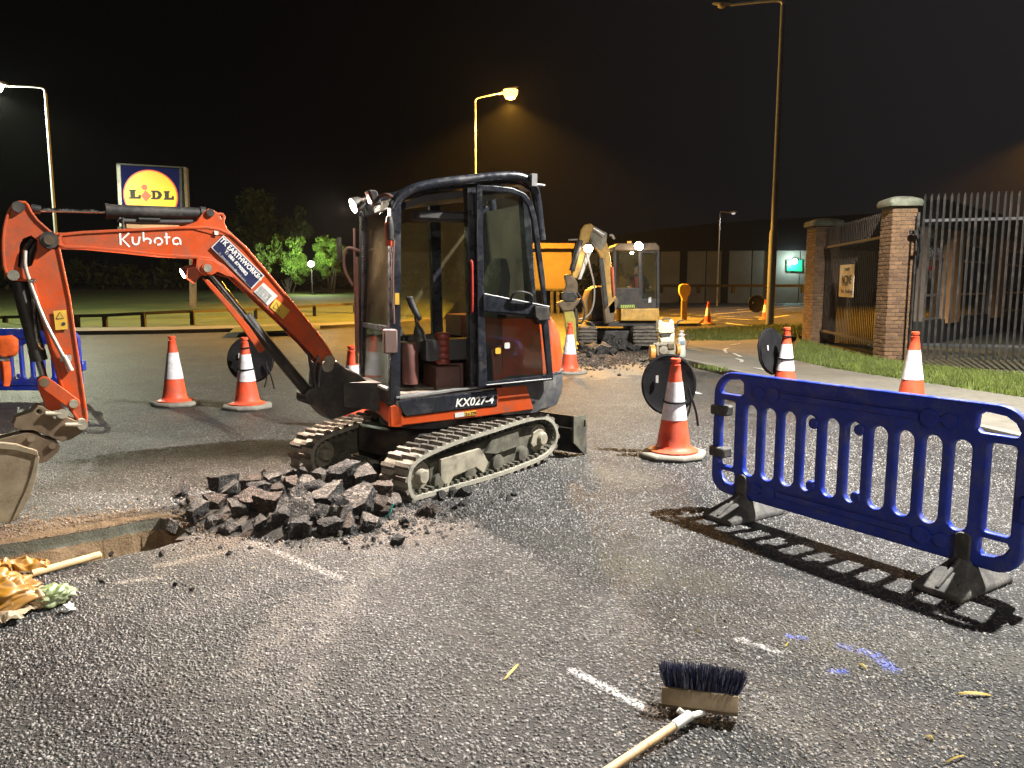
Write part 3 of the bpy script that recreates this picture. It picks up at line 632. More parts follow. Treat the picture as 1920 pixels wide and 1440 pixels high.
def track(off, nm_label):
    tf = Fr(TF.at(0, 0, off), TD, Z, TN)
    tb = MB()
    A = [tf.at(x, z, 0) for x, z in ol]; B = [tf.at(x, z, -TW) for x, z in ol]; C_ = [tf.at(x, z, 0) for x, z in inner]; D_ = [tf.at(x, z, -TW) for x, z in inner]
    n = len(ol); tb.v = A + B + C_ + D_
    for i in range(n):
        j = (i + 1) % n; tb.f += [(i, j, n + j, n + i), (2 * n + i, 3 * n + i, 3 * n + j, 2 * n + j), (i, 2 * n + i, 2 * n + j, j), (n + i, n + j, 3 * n + j, 3 * n + i)]
    bl = tb.build('crawler_track', BELT, ex); WM[bl] = WM[ex].copy()
    lug = None; cnt = 44
    for k in range(cnt):
        p, d = on_ring(L_[-1] * k / cnt); a = math.atan2(d[1], d[0])
        for hb, (z0, z1, sk) in enumerate(((-.001, -.155, .02), (-.145, -TW + .001, -.02))):
            ctr = tf.at(p[0], p[1], (z0 + z1) / 2)
            ring_out = V((TD.x * math.cos(a), TD.y * math.cos(a), math.sin(a))); nrm = ring_out.cross(TN)     # outward guess
            cen = tf.at(sum(q[0] for q in ol) / n, sum(q[1] for q in ol) / n, (z0 + z1) / 2)
            if nrm.dot(ctr - cen) < 0: nrm = -nrm
            mx = MX((( *ring_out, ), (*TN,), (*nrm,))).transposed().to_4x4(); mx.translation = ctr + ring_out * sk * .5 + nrm * .006
            if lug is None:
                m = MB(); w = (z0 - z1) / 2
                m.add([(-.026, -w, -.01), (.026, -w, -.01), (.026, w, -.01), (-.026, w, -.01), (-.014, -w + .004, .018), (.016, -w + .004, .018), (.016, w, .018), (-.014, w, .018)], [(0, 3, 2, 1), (4, 5, 6, 7), (0, 1, 5, 4), (1, 2, 6, 5), (2, 3, 7, 6), (3, 0, 4, 7)])
                lug = m.build('tread_lug', RUBB, None); bpy.data.objects.remove(lug); lug = bpy.data.meshes['tread_lug']
            place(lug, 'tread_lug', bl, mx)
    # inside teeth bumps the photo shows along the lower run
    im = MB()
    for k in range(0, 60):
        p, d = on_ring(L_[-1] * k / 60); q = V((d[0], d[1], 0)).normalized(); nn = V((-q.y, q.x, 0)); c = V((sum(a[0] for a in ol) / n, sum(a[1] for a in ol) / n, 0))
        if nn.dot(c - V((p[0], p[1], 0))) < 0: nn = -nn
        x, z = p[0] + nn.x * .045, p[1] + nn.y * .045
        im.obox(tf.at(x, z, -.12), (TD * q.x + Z * q.y) * .014, TN * .10, (TD * nn.x + Z * nn.y) * .016)
    im.build('guide_teeth', TRKIN, bl)
    fm = MB(); xs = [q[0] for q in ol]; x0, x1 = min(xs), max(xs)
    fm.shape_px(tf, [(x, y) for x, y in ((806, 868), (880, 842), (925, 818), (975, 800), (1003, 803), (1010, 845), (960, 868), (905, 888), (850, 905), (806, 916))] if off == 0 else [(806, 868), (1003, 803), (1010, 845), (806, 916)], (), -.075, .15, .01) if off == 0 else fm.box((x0 + .2, .12, -.22), (x1 - .2, .33, -.08), tf)
    fm.build('track_frame', TRKIN, ex, sharp=30)
    for cx, cy, r, nm in ((789, 893, .112, 'idler_wheel'), (1013, 822, .125, 'sprocket')):
        x, z = TF.px(cx, cy, -.05); w = MB().lathe([(r * .4, .07), (r * .5, .055), (r * .55, .01), (r, .0), (r * 1.03, -.03), (r * 1.03, -.16)], tf.at(x, z, -.075), TN, 26); w.build(nm, MUDS, ex)
    for k in range(4):
        x = x0 + .38 + k * .34; z = .085 + (x - x0) * .035; MB().lathe([(.03, .03), (.068, .02), (.072, -.02), (.072, -.14)], tf.at(x, z, -.06), TN, 18).build('track_roller', TRKIN, ex)
    return tf, bl
track(0, ''); track(-1.18, '')
m = MB().shape_px(TF, [(827, 862), (900, 841), (907, 850), (916, 867), (907, 887), (893, 876), (850, 894), (840, 915), (827, 899)], (), -.028, .03, .004); m.build('cover_plate', MUDS, ex)
m = MB().shape_px(TF, [(1001, 812), (1012, 804), (1020, 806), (1021, 826), (1008, 834), (1000, 838), (996, 832)], (), -.035, .02, .004); m.build('cover_plate', MUDS, ex)
m = MB().shape_px(TF, [(925, 818), (972, 802), (975, 836), (930, 852), (912, 850)], (), -.04, .04, .006); m.build('access_cover', TRKIN, ex)
xs = [q[0] for q in ol]; x0, x1 = min(xs), max(xs)
MB().box((x0 + .5, .15, -1.2), (x1 - .45, .40, -.28), TF).box((x0 + .7, .34, -1.0), (x1 - .65, .47, -.48), TF).build('undercarriage', BLK, ex, bev=.02)
# dozer blade behind the tracks
bm_ = MB(); bx = TF.at(x1 + .36, 0, 0)
prof = [(.0, .02), (.03, .10), (.045, .2), (.03, .30), (.0, .37), (-.02, .37), (.0, .2), (-.03, .02)]
bm_.loft([[TF.at(x1 + .33 + a, z, .03 - q * 1.5) for a, z in prof] for q in (0, 1)]); bl_ = bm_.build('dozer_blade', BLK, ex)
MB().shape(Fr(TF.at(x1 + .33, 0, .05), TD, Z, TN), [(-.16, .39), (.05, .39), (.055, .02), (.09, -.0), (.02, .0), (-.02, .04), (-.16, .15)], [rrect(-.0, .27, .03, .34, .014)], 0, .02, .003).build('blade_end_plate', TRKIN, bl_)
MB().box((x1 - .25, .16, -.55), (x1 + .34, .25, -.42), TF).box((x1 - .25, .16, -1.05), (x1 + .34, .25, -.92), TF).box((x1 + .26, .235, -.8), (x1 + .34, .26, -.05), TF).build('blade_arm', BLK, bl_)

# ---- upper body
sk = MB().shape_px(SF, [(732, 763), (741, 759), (747, 766), (757, 782), (852, 770), (932, 762), (932, 728), (987, 723), (1001, 767), (905, 781), (806, 792), (732, 801)], (), .02, .06, .008)
fl = Fr(S(-.015, .0, 0), N, Z, U)           # front face: x towards kerb, y up, z forwards
def FT(b, z, off=0): return fl.at(-b, z, off)
sk.add(*shape_geo([(0, 0), (1, 0), (1, 1), (0, 1)], (), .01)) if False else None
a0, z0 = SF.px(733, 800); a1, z1 = SF.px(741, 759)
sk.loft([[S(-.02, -.02, z0), S(-.02, -.02, z1 - .01), S(.05, -.02, z1 - .01), S(.05, -.02, z0)], [S(-.04, .12, z0 + .03), S(-.04, .12, z1 - .01), S(.05, .12, z1 - .01), S(.05, .12, z0)], [S(-.03, .50, z0 + .06), S(-.03, .50, z1 + .005), S(.05, .50, z1), S(.05, .50, z0)]])
sk.build('side_skirt', OR, ex)
dk = MB().shape_px(SF, [(747, 752), (760, 749), (870, 738), (933, 731), (933, 760), (852, 769), (762, 781), (753, 770)], (), .028, .05, .008); pn = dk.build('sill_panel', NAVY, ex)
tfm = Fr(SF.pw(853, 763, .03), (SF.pw(926, 756, .03) - SF.pw(853, 763, .03)).normalized(), Z, N)
MB().text(tfm, 'KX027-4', 0, 0, .094, .002, .0018, 1.0, 1.0, .22, .001).build('model_lettering', WHT, pn)
st = Fr(SF.pw(853, 783, .022), (SF.pw(900, 777, .022) - SF.pw(853, 783, .022)).normalized(), Z, N)
MB().box((0, 0, 0), (.085, .038, .002), st).build('sticker', PALE, ex); MB().box((.09, 0, 0), (.19, .038, .002), st).build('sticker', YEL, ex)
MB().text(st, '2.6 ZTS', .095, .008, .03, .003, .001, 1.0).build('sticker_print', BLP, ex)
# main frame under the cab and slew ring
MB().box((-.02, .50, -1.30), (1.30, .60, -.03), SF).build('main_frame', BLK, ex, bev=.02)
MB().lathe([(.42, 0), (.42, .10)], TF.at((x0 + x1) / 2, .42, -.75), Z, 30).build('slew_ring', BLK, ex)
# counterweight and engine hood: rounded tail
def tail(z, r, s0=.95, bow=1.0):
    pts = [(s0, .0), (1.20, -.005)]
    for k in range(11):
        a = R(-80 + 160 * k / 10); pts.append((1.20 + .585 * r * math.cos(a) ** .8 if math.cos(a) > 0 else 1.2, .66 + .665 * math.sin(a)))
    pts += [(1.20, 1.325), (s0, 1.32)]
    return [S(s_, b, z) for s_, b in pts]
MB().loft([tail(.50, .55), tail(.53, .88), tail(.62, .985), tail(.72, 1.01), tail(.80, 1.0), tail(.82, .97)]).build('counterweight', GREY, ex)
MB().loft([tail(.835, .955), tail(.88, .985), tail(1.02, .975), tail(1.17, .92), tail(1.27, .82), tail(1.32, .70)]).build('engine_hood', OR, ex, sharp=60)
MB().loft([tail(.818, 1.012, 1.0), tail(.836, 1.012, 1.0)]).build('trim_strip', GREY, ex)
hs = MB().shape_px(SF, [(922, 657), (960, 636), (1003, 610), (1035, 594), (1037, 700), (1000, 706), (926, 716)], (), -.012, .03, .012); hs.build('side_cover', ORW, ex)
# ---- cab
cab = MB()
def post(px0, px1, b, w, d):                 # a pillar between two pixels on the side plane pushed in by b
    pass
A_ = [SF.px(738, 752), SF.px(748, 378)]
def pillar(m, lo, hi, b0, b1, w):
    m.loft([[S(lo[0] - w, b0, lo[1]), S(lo[0] + w, b0, lo[1]), S(lo[0] + w, b1, lo[1]), S(lo[0] - w, b1, lo[1])], [S(hi[0] - w, b0, hi[1]), S(hi[0] + w, b0, hi[1]), S(hi[0] + w, b1, hi[1]), S(hi[0] - w, b1, hi[1])]])
pm = MB(); pillar(pm, (.005, .60), (.045, 2.25), .0, .085, .042); pm.build('cab_pillar', NAVY, ex, bev=.014, seg=2)
pm = MB(); pillar(pm, (.0, .72), (.045, 2.25), .87, .95, .04); pm.build('cab_pillar', NAVY, ex, bev=.014, seg=2)
bp = [SF.px(905, 726), SF.px(870, 350), ]
pm = MB(); bl0, bl1 = SF.px(893, 728), SF.px(887, 352); pillar(pm, bl0, bl1, .0, .09, .050); pm.build('cab_pillar', NAVY, ex, bev=.012, seg=2)
pm = MB(); pillar(pm, bl0, bl1, .87, .95, .05); pm.build('cab_pillar', NAVY, ex, bev=.012)
pm = MB(); pillar(pm, (1.30, .75), (1.18, 2.34), .02, .1, .04); pm.build('cab_pillar', NAVY, ex, bev=.012)
pm = MB(); pillar(pm, (1.30, .75), (1.18, 2.34), .86, .94, .04); pm.build('cab_pillar', NAVY, ex, bev=.012)
top = SF.pts([(738, 392), (747, 373), (768, 357), (805, 345), (900, 334), (955, 329), (982, 331), (1000, 343), (1009, 362)], 0)
rt_ = smooth_path([S(x, .035, z) for x, z in top] + [S(SF.px(1018, 450)[0], .035, SF.px(1018, 450)[1])], 2)
MB().tube(rt_, .042, 12).build('roof_rail', NAVY, ex)
MB().tube(smooth_path([S(x, .915, z) for x, z in top] + [S(1.27, .915, 2.0)], 2), .042, 12).build('roof_rail', NAVY, ex)
rs = [(x, z) for x, z in top[1:-1]]
MB().loft([[S(x, .06, z - .005), S(x, .475, z + .03), S(x, .89, z - .005), S(x, .89, z - .06), S(x, .475, z - .045), S(x, .06, z - .06)] for x, z in rs]).build('cab_roof', NAVY, ex)
# headliner and the black box under it
MB().loft([[S(x, .10, z - .075), S(x, .85, z - .075), S(x, .85, z - .13), S(x, .10, z - .13)] for x, z in rs[1:-1]]).build('headliner', SEAT, ex)
MB().box((.25, 2.12, -.30), (.72, 2.20, -.10), SF).build('roof_console', SEAT, ex, bev=.02)
# sills, lower walls
m = MB(); a, b = SF.px(742, 751), SF.px(905, 730)
m.loft([[S(q[0], -.012, q[1] - .05), S(q[0], -.012, q[1]), S(q[0], .06, q[1] + .008), S(q[0], .06, q[1] - .05)] for q in (a, b)])
m.loft([[S(q[0], -.022, q[1] + .018), S(q[0], -.022, q[1] + .030), S(q[0], .03, q[1] + .034), S(q[0], .03, q[1] + .018)] for q in (a, b)])
m.build('door_sill', STEELG, ex)
MB().box((.03, .62, -.95), (1.0, .735, -.05), SF).build('cab_floor', FLOORM, ex)
for sx_, bx_2, rr_2 in ((.18, .30, .3), (.35, .20, .9), (.50, .12, .2)): MB().box((sx_ - .10, .735, -bx_2 - .012), (sx_ + .10, .752, -bx_2 + .012), SF).build('loose_bar', MUDS, ex)
MB().box((.03, .69, -.95), (1.30, 1.13, -.90), SF).box((1.20, .72, -.92), (1.26, 1.30, -.06), SF).build('cab_wall', BLK, ex)
# front lower panel with silver strip, then lower and upper windscreen
MB().loft([[S(-.035, .02, .60), S(-.035, .02, .76), S(.03, .02, .76), S(.03, .02, .60)], [S(-.035, .93, .60), S(-.035, .93, .76), S(.03, .93, .76), S(.03, .93, .60)]]).build('front_panel', GREY, ex)
MB().loft([[S(-.05, .05, .765), S(-.05, .05, .785), S(.02, .05, .785), S(.02, .05, .765)], [S(-.05, .90, .765), S(-.05, .90, .785), S(.02, .90, .785), S(.02, .90, .765)]]).build('windscreen_sill', STEELG, ex)
def pane(name, pts, mat, th=.006, parent=None):
    p = [V(q) for q in pts]; n = (p[1] - p[0]).cross(p[2] - p[0]).normalized() * th
    return MB().loft([p, [q + n for q in p]]).build(name, mat, parent or ex)
pane('lower_windscreen', [S(-.02, .09, .79), S(-.02, .87, .79), S(-.005, .87, 1.24), S(-.005, .09, 1.24)], GLL)
pane('upper_windscreen', [S(-.0, .09, 1.27), S(-.0, .87, 1.27), S(.04, .87, 2.22), S(.04, .09, 2.22)], GLW)
MB().loft([[S(-.02, .06, 1.235), S(-.02, .06, 1.275), S(.01, .06, 1.275), S(.01, .06, 1.235)], [S(-.02, .9, 1.235), S(-.02, .9, 1.275), S(.01, .9, 1.275), S(.01, .9, 1.235)]]).build('windscreen_frame', NAVY, ex)
MB().loft([[S(.02, .06, 2.2), S(.02, .06, 2.27), S(.07, .06, 2.27), S(.07, .06, 2.2)], [S(.02, .9, 2.2), S(.02, .9, 2.27), S(.07, .9, 2.27), S(.07, .9, 2.2)]]).build('windscreen_frame', NAVY, ex)
pane('side_window', [S(.06, .93, 1.13), S(.66, .93, 1.13), S(.66, .93, 2.17), S(.10, .93, 2.14)], GLD)
pane('side_window', [S(.76, .93, 1.13), S(1.26, .93, 1.13), S(1.17, .93, 2.27), S(.76, .93, 2.22)], GLD)
pane('rear_window', [S(1.28, .10, 1.32), S(1.28, .86, 1.32), S(1.18, .86, 2.28), S(1.18, .10, 2.28)], GLS)
# seat, consoles, levers
MB().box((.55, .69, -.70), (1.0, .95, -.22), SF).build('seat_base', MAROON, ex, bev=.015)
MB().box((.40, .69, -.45), (.62, .93, -.12), SF).build('battery_box', MAROON, ex, bev=.012)
MB().loft([[S(.50, .28, .99), S(.50, .74, .99), S(.50, .74, 1.09), S(.50, .28, 1.09)], [S(.75, .24, .97), S(.75, .78, .97), S(.75, .78, 1.11), S(.75, .24, 1.11)], [S(1.02, .27, .96), S(1.02, .75, .96), S(1.02, .75, 1.10), S(1.02, .27, 1.10)]]).build('seat_cushion', SEAT, ex, bev=.03, seg=2)
MB().loft([[S(.98, .27, 1.08), S(.98, .75, 1.08), S(1.07, .75, 1.08), S(1.07, .27, 1.08)], [S(1.03, .25, 1.4), S(1.03, .77, 1.4), S(1.13, .77, 1.4), S(1.13, .25, 1.4)], [S(1.09, .30, 1.68), S(1.09, .72, 1.68), S(1.18, .72, 1.68), S(1.18, .30, 1.68)], [S(1.12, .40, 1.84), S(1.12, .62, 1.84), S(1.19, .62, 1.84), S(1.19, .40, 1.84)]]).build('seat_back', SEAT, ex, bev=.035, seg=2)
for b_, nm in ((.16, 0), (.76, 1)):
    MB().box((.30, .98, -b_ - .09), (.80, 1.16, -b_ + .07), SF).build('armrest_console', SEAT, ex, bev=.03, seg=2)
    j = S(.28, b_, 1.15); MB().lathe([(.055, 0), (.045, .04), (.05, .06), (.036, .10), (.016, .13), (.014, .2)], j, (U * .2 + Z), 14).build('lever_boot', HOSE, ex)
    MB().tube(smooth_path([j + Z * .17, j + Z * .25 + U * .05, j + Z * .33 + U * .085, j + Z * .36 + U * .09], 2), [.018, .02, .024, .026, .026, .028, .028, .03, .03, .02][:10], 10).build('joystick', SEAT, ex)
MB().lathe([(.065, 0), (.07, .05), (.07, .30), (.055, .34)], S(.20, .20, .79), Z, 16).build('console_post', MAROON, ex)
for k in range(5): MB().lathe([(.052, 0), (.066, .02), (.066, .035), (.052, .055)], S(.46, .13, .95 + k * .052), Z, 14).build('red_bellows', MAT('red_bellows_vinyl', (.20, .035, .022), .5) if k == 0 else bpy.data.materials['red_bellows_vinyl'], ex)
MB().box((.12, 1.22, -.72), (.18, 1.42, -.50), SF).build('monitor', SEAT, ex, bev=.015)
for b_ in (.42, .54):
    MB().tube([S(.16, b_, .69), S(.14, b_, .95), S(.10, b_, 1.18)], .012, 8).build('travel_lever', BLK, ex); MB().box((.05, .70, -b_ - .04), (.22, .73, -b_ + .04), SF).build('pedal', BLK, ex, bev=.008)
MB().tube(smooth_path([S(.78, .12, 1.75), S(.74, .10, 1.5), S(.80, .10, 1.3), S(.74, .16, 1.1), S(.70, .2, 1.05)], 2), .014, 8).build('seat_belt', MAT('red_webbing', (.30, .05, .03), .7), ex)
lit_dash = MB().box((.10, .99, -.60), (.30, 1.12, -.30), SF).build('dashboard', SEAT, ex, bev=.03)
# things fixed to the front pillar
MB().tube(smooth_path([S(.0, -.02, 1.30), S(-.01, -.035, 1.7), S(.01, -.03, 1.95)], 2), .010, 8).build('gas_strut', RAILP, ex)
MB().lathe([(.012, 0), (.03, .02), (.035, .12), (.02, .20)], S(-.02, -.02, 1.93), Z, 12).build('mirror_bracket', BLK, ex)
MB().loft([[S(-.055, -.03, 1.90), S(-.02, -.045, 1.90), S(.0, -.03, 1.90)], [S(-.06, -.03, 2.08), S(-.02, -.05, 2.08), S(.005, -.03, 2.08)]]).build('pillar_marker', MAT('red_lens', (.45, .06, .03), .25), ex)
MB().box((-.09, 1.07, .0), (.02, 1.26, .05), SF).build('speaker_box', MAT('pink_grille', (.14, .085, .07), .6, bump=.2), ex, bev=.01)
MB().box((-.012, 1.45, .002), (.022, 1.54, .006), Fr(SF.at(.03, 0, 0), -U, Z, N)).build('sticker', YEL, ex)
MB().tube(smooth_path([S(.0, .93, 1.9), S(-.12, 1.0, 1.95), S(-.14, 1.0, 1.75), S(-.06, .98, 1.6)], 2), .014, 8).build('far_mirror_arm', RAILP, ex)
MB().box((-.18, 1.82, -1.06), (-.15, 2.02, -.97), SF).build('far_mirror', BLK, ex, bev=.01)
MB().tube(smooth_path([S(-.04, .96, 2.1), S(-.045, .97, 1.5), S(-.05, .96, .9)], 1), .012, 8).tube([S(-.04, .93, 1.0), S(-.03, .93, 1.85)], .016, 8).build('grab_rail', RAILP, ex)
# work lights on the roof
wl1 = D(665, 385, 6.75); wl2 = D(700, 371, 6.25)
def worklight(p, d, lit, nm='work_light', sz=.055):
    d = V(d).normalized(); m = MB().lathe([(sz * .45, -.09), (sz * .9, -.05), (sz, .0), (sz * 1.05, .012), (sz * .95, .016)], p, d, 18); o = m.build(nm, BLK, ex)
    MB().lathe([(sz * .90, .0165), (sz * .6, .024), (sz * .1, .027)], p, d, 18).build('lamp_lens', lit, o); return o
HOT = EMIT('work_lamp_glow', (1.0, .86, .66), 90)
w1 = worklight(wl1, (-.80, -.50, -.38), HOT, sz=.068)
lamp('SPOT', 'work_lamp_light', wl1 + V((-.80, -.50, -.38)).normalized() * .06, V((-2.3, 4.2, .2)), 1500, (1.0, .80, .66), w1, .04, 122, .6)
lamp('POINT', 'work_lamp_spill', wl1 + V((-.80, -.50, -.38)).normalized() * .30, wl1 - Z, 6, (1.0, .82, .66), w1, .04)
m = MB().obox(wl2, U * .035 + N * 0, N * .06, Z * .055 + U * .02); w2 = m.build('work_light', BLK, ex, bev=.01)
MB().obox(wl2 + U * .038, U * .004, N * .045, Z * .045 + U * .016).build('lamp_lens', MAT('amber_lens', (.50, .11, .05), .25), w2)
MB().tube(smooth_path([S(.05, .05, 2.26), S(.0, .1, 2.31), wl2 - U * .02, (wl2 + wl1) / 2 + Z * .03, wl1 - V((-.8, -.5, -.38)).normalized() * .09], 2), .016, 8).build('light_bracket', RAILP, ex)
MB().box((1.20, 2.42, .0), (1.25, 2.52, .05), SF).tube([S(1.2, -.01, 2.44), S(1.33, -.03, 2.43)], .012, 8).build('rear_light_bracket', STEELG, ex)
# ---- door, swung right open against the engine side
DO = .055
dout = SF.pts([(894, 346), (930, 348), (962, 352), (985, 362), (999, 380), (1007, 408), (1022, 520), (1038, 713), (912, 725), (897, 727)], DO)
dho = inset(dout, .032)
dh1 = SF.pts([(905, 357), (955, 361), (978, 369), (991, 386), (998, 412), (1013, 520), (1021, 571), (908, 549)], DO)
dh2 = SF.pts([(909, 586), (1000, 596), (1018, 610), (1028, 703), (914, 716)], DO)
dr = MB().shape(SF, dout, [dh1, dh2], DO, .035, .007); door = dr.build('open_door', NAVY, ex)
pane('door_glass', [SF.at(x, z, DO - .018) for x, z in dh1], GLDOOR, .005, door); pane('door_glass', [SF.at(x, z, DO - .018) for x, z in dh2], GLDOOR, .005, door)
MB().shape_px(SF, [(907, 552), (1008, 572), (1003, 590), (907, 583)], (), DO + .018, .02, .004).build('door_bar', NAVY, door)
MB().tube([SF.pw(908, 551, DO + .012), SF.pw(1030, 575, DO + .012)], .006, 8).build('glass_edge', STEELG, door)
MB().tube(smooth_path([SF.pw(957, 564, DO + .01), SF.pw(965, 545, DO + .06), SF.pw(1000, 551, DO + .06), SF.pw(996, 571, DO + .01)], 2), .010, 8).build('door_handle', BLK, door)
MB().shape_px(SF, [(1004, 574), (1030, 576), (1032, 600), (1012, 602), (1004, 594)], (), DO + .06, .06, .008).build('door_latch', BLK, door)
MB().tube([SF.pw(912, 722, DO + .012), SF.pw(1034, 710, DO + .012)], .005, 8).build('lower_edge_strip', STEELG, door)
for cx, cy, mt in ((951, 648, PALE), (934, 658, YEL)):
    x, z = SF.px(cx, cy, DO - .01); MB().shape(SF, rrect(x - .025, z - .025, x + .025, z + .025, .012), (), DO - .010, .002).build('sticker', mt, door)
MB().tube(smooth_path([S(.66, -.02, 1.80), S(.655, -.05, 1.78), S(.655, -.05, 1.40), S(.66, -.02, 1.38)], 2), .012, 8).build('grab_handle', MAT('red_plastic', (.35, .03, .02), .4), ex)

# ---- swing post, boom, dipper
swp = MB().shape(BF, BF.pts([(600, 683), (632, 676), (650, 690), (672, 700), (690, 715), (690, 765), (660, 775), (622, 788), (606, 775), (590, 755), (575, 752), (572, 740), (580, 730), (596, 725), (597, 705)], .11), (), .11, .22, .015); swp.build('swing_post', BLK, ex)
MB().loft([[S(-.02, .30, .56), S(-.02, .30, .80), S(-.02, .75, .80), S(-.02, .75, .56)], [BF.at(.10, .60, .12), BF.at(.10, .80, .12), BF.at(.10, .80, -.12), BF.at(.10, .60, -.12)]]).build('swing_bracket', BLK, ex)
HW = .075
boom_px = [(108, 446), (112, 437), (155, 433), (235, 429), (342, 424), (390, 424), (412, 428), (435, 438), (462, 462), (508, 516), (567, 587), (596, 623), (619, 655), (628, 674), (626, 690), (612, 694), (598, 680), (571, 648), (527, 604), (487, 567), (433, 516), (417, 500), (398, 489), (373, 485), (300, 481), (230, 473), (162, 467), (123, 466), (108, 460)]
bp_ = BF.pts(boom_px, HW)
bo = MB().shape(BF, inset(bp_, .012), (), HW - .010, 2 * HW - .02, .004)
bo.shape(BF, bp_, [inset(bp_, .020)], HW, .028, .004); bo.shape(BF, bp_, [inset(bp_, .020)], -HW + .028, .028, .004)
boom = bo.build('boom', OR, ex)
lg = [(342, 425), (369, 415), (381, 398), (390, 391), (400, 393), (408, 399), (419, 399), (424, 407), (421, 417), (427, 430), (440, 442), (400, 440)]
MB().shape(BF, BF.pts(lg, HW), [circ(*BF.px(414, 407, HW), .013, 10)], HW - .004, .02, .004).shape(BF, BF.pts(lg, HW), (), -HW + .024, .02, .004).build('cylinder_lug', OR, boom)
lg2 = [(370, 484), (400, 488), (420, 500), (437, 520), (425, 518), (408, 510), (397, 516), (385, 517), (375, 510), (369, 500)]
MB().shape(BF, BF.pts(lg2, HW), (), HW + .006, .03, .004).shape(BF, BF.pts(lg2, HW), (), -HW + .024, .03, .004).build('cylinder_lug', OR, boom)
def pin(fr, x, y, r, half, nm, mat=BRN, parent=ex, boss=None):
    c = fr.pw(x, y, half); a = c + fr.ez * .012; b = c - fr.ez * (2 * half + .012); return MB().cyl(b, a, r, 18).build(nm, mat, parent)
pin(BF, 389, 503, .030, HW + .01, 'pivot_pin', MUDS, boom); pin(BF, 389, 503, .044, HW + .003, 'pin_boss', OR, boom)
pin(BF, 394, 399, .028, HW - .002, 'pivot_pin', BLK, boom); pin(BF, 614, 686, .05, HW + .04, 'pivot_pin', MUDS, boom)
pin(BF, 92, 450, .055, HW + .015, 'pivot_pin', BLK, boom); pin(BF, 92, 450, .032, HW + .025, 'pivot_pin', BRN, boom)
MB().shape(BF, BF.pts([(86, 441), (96, 436), (125, 436), (128, 466), (96, 464), (86, 458)], HW - .01), (), HW - .01, 2 * HW - .02, .01).build('boom_nose', OR, boom)
# lettering and plates on the boom
kf = Fr(BF.pw(224, 462, HW - .008), (BF.pw(343, 461, HW - .008) - BF.pw(224, 462, HW - .008)).normalized(), Z, NB)
kw = (BF.pw(343, 461, HW - .008) - BF.pw(224, 462, HW - .008)).length; u_ = kw / 6.45
def arc(cx, cy, r, a0, a1, n=10): return [(cx + r * math.cos(R(a0 + (a1 - a0) * k / n)), cy + r * math.sin(R(a0 + (a1 - a0) * k / n))) for k in range(n + 1)]
kl = [[(.12, 0), (.12, 1.25)], [(.95, 1.25), (.30, .58), (.92, -.22)], [(1.22, .85), (1.22, .38)] , [(1.22, .38)] + arc(1.50, .32, .28, 180, 360)[1:5] , arc(1.50, .32, .28, 250, 360) + [(1.90, .85)],
      [(2.25, 1.32), (2.25, .35)], [(2.25, .62)] + arc(2.60, .36, .30, 130, -60), arc(3.62, .36, .36, 215, -40), arc(3.62, .36, .36, 250, 310, 4), [(4.42, 1.25), (4.42, .02)], [(4.20, .78), (4.78, .78)], arc(5.38, .36, .36, 200, 0) + [(5.74, -.02)], arc(5.30, .30, .28, 200, 330)]
kl = [[(x * u_ * 1.08, y * u_ * 1.02 + .01) for x, y in l] for l in kl]
MB().strokes(kf, kl, .155 * u_ * 1.25, .0).build('maker_lettering', WHT, boom)
def quad(fr, px4, off, name, mat, parent, th=.003): return MB().loft([[fr.pw(x, y, off) for x, y in px4], [fr.pw(x, y, off) - fr.ez * th for x, y in px4]]).build(name, mat, parent)
HB = HW + .004
quad(BF, [(419, 441), (496, 517), (472, 542), (396, 464)], HB, 'name_plate_border', PALE, boom)
quad(BF, [(419, 443.5), (493, 516.8), (471, 539.5), (398.5, 464)], HB + .0015, 'name_plate', NVP, boom)
def lettering(px_a, px_b, txt, hpx, name, mat, fr=BF, off=HB + .003, bold=.0, fit=True, parent=boom, shear=0):
    a, b = fr.pw(*px_a, off), fr.pw(*px_b, off); exx = (b - a).normalized(); eyy = fr.ez.cross(exx); h = hpx / (F / 5.6)
    vs, _ = text_geo(txt, h / .72, bold); w = max(v.x for v in vs); f = Fr(a, exx, eyy, fr.ez)
    return MB().text(f, txt, 0, 0, h / .72, 0, bold, (b - a).length / w if fit else 1, 1, shear, .001).build(name, mat, parent)
lettering((411.5, 451), (482, 521.5), 'TK EARTHWORKS', 10.0, 'plate_lettering', WHT, bold=.0012)
lettering((479, 518.5), (488.5, 527), 'LTD', 6, 'plate_lettering', WHT, bold=.0005)
lettering((420, 472), (461, 517), 'T: 086 8790082', 6.5, 'plate_lettering', WHT, bold=.0008)
lettering((410, 475), (459, 528), 'E: tkearthworks@gmail.com', 3.6, 'plate_lettering', PALE, bold=.0)
quad(BF, [(494, 530), (521, 555), (502, 573), (476, 547)], HB, 'sticker', PALE, boom)
for i in range(5): lettering((489 - i * 3.1, 537 + i * 3.3), (509 - i * 3.1, 556.5 + i * 3.3), ['GUARANTEED', 'SOUND POWER', 'LEVEL 93 dB', 'WARNING', 'KEEP CLEAR'][i], 2.4, 'sticker_print', BLP)
quad(BF, [(517, 560), (544, 582), (531, 599), (506, 576)], HB, 'sticker', YEL, boom)
tri = [BF.px(*q, HB + .002) for q in ((512, 577), (519, 567), (524, 583))]
MB().strokes(Fr(BF.at(0, 0, 0), BF.ex, BF.ey, BF.ez), [tri + [tri[0]]], .006, HB + .002).build('warning_triangle', BLP, boom)
MB().shape_px(BF, [(402, 432), (410, 434), (409, 441), (402, 440)], (), HB, .003).build('sticker', PALE, boom)
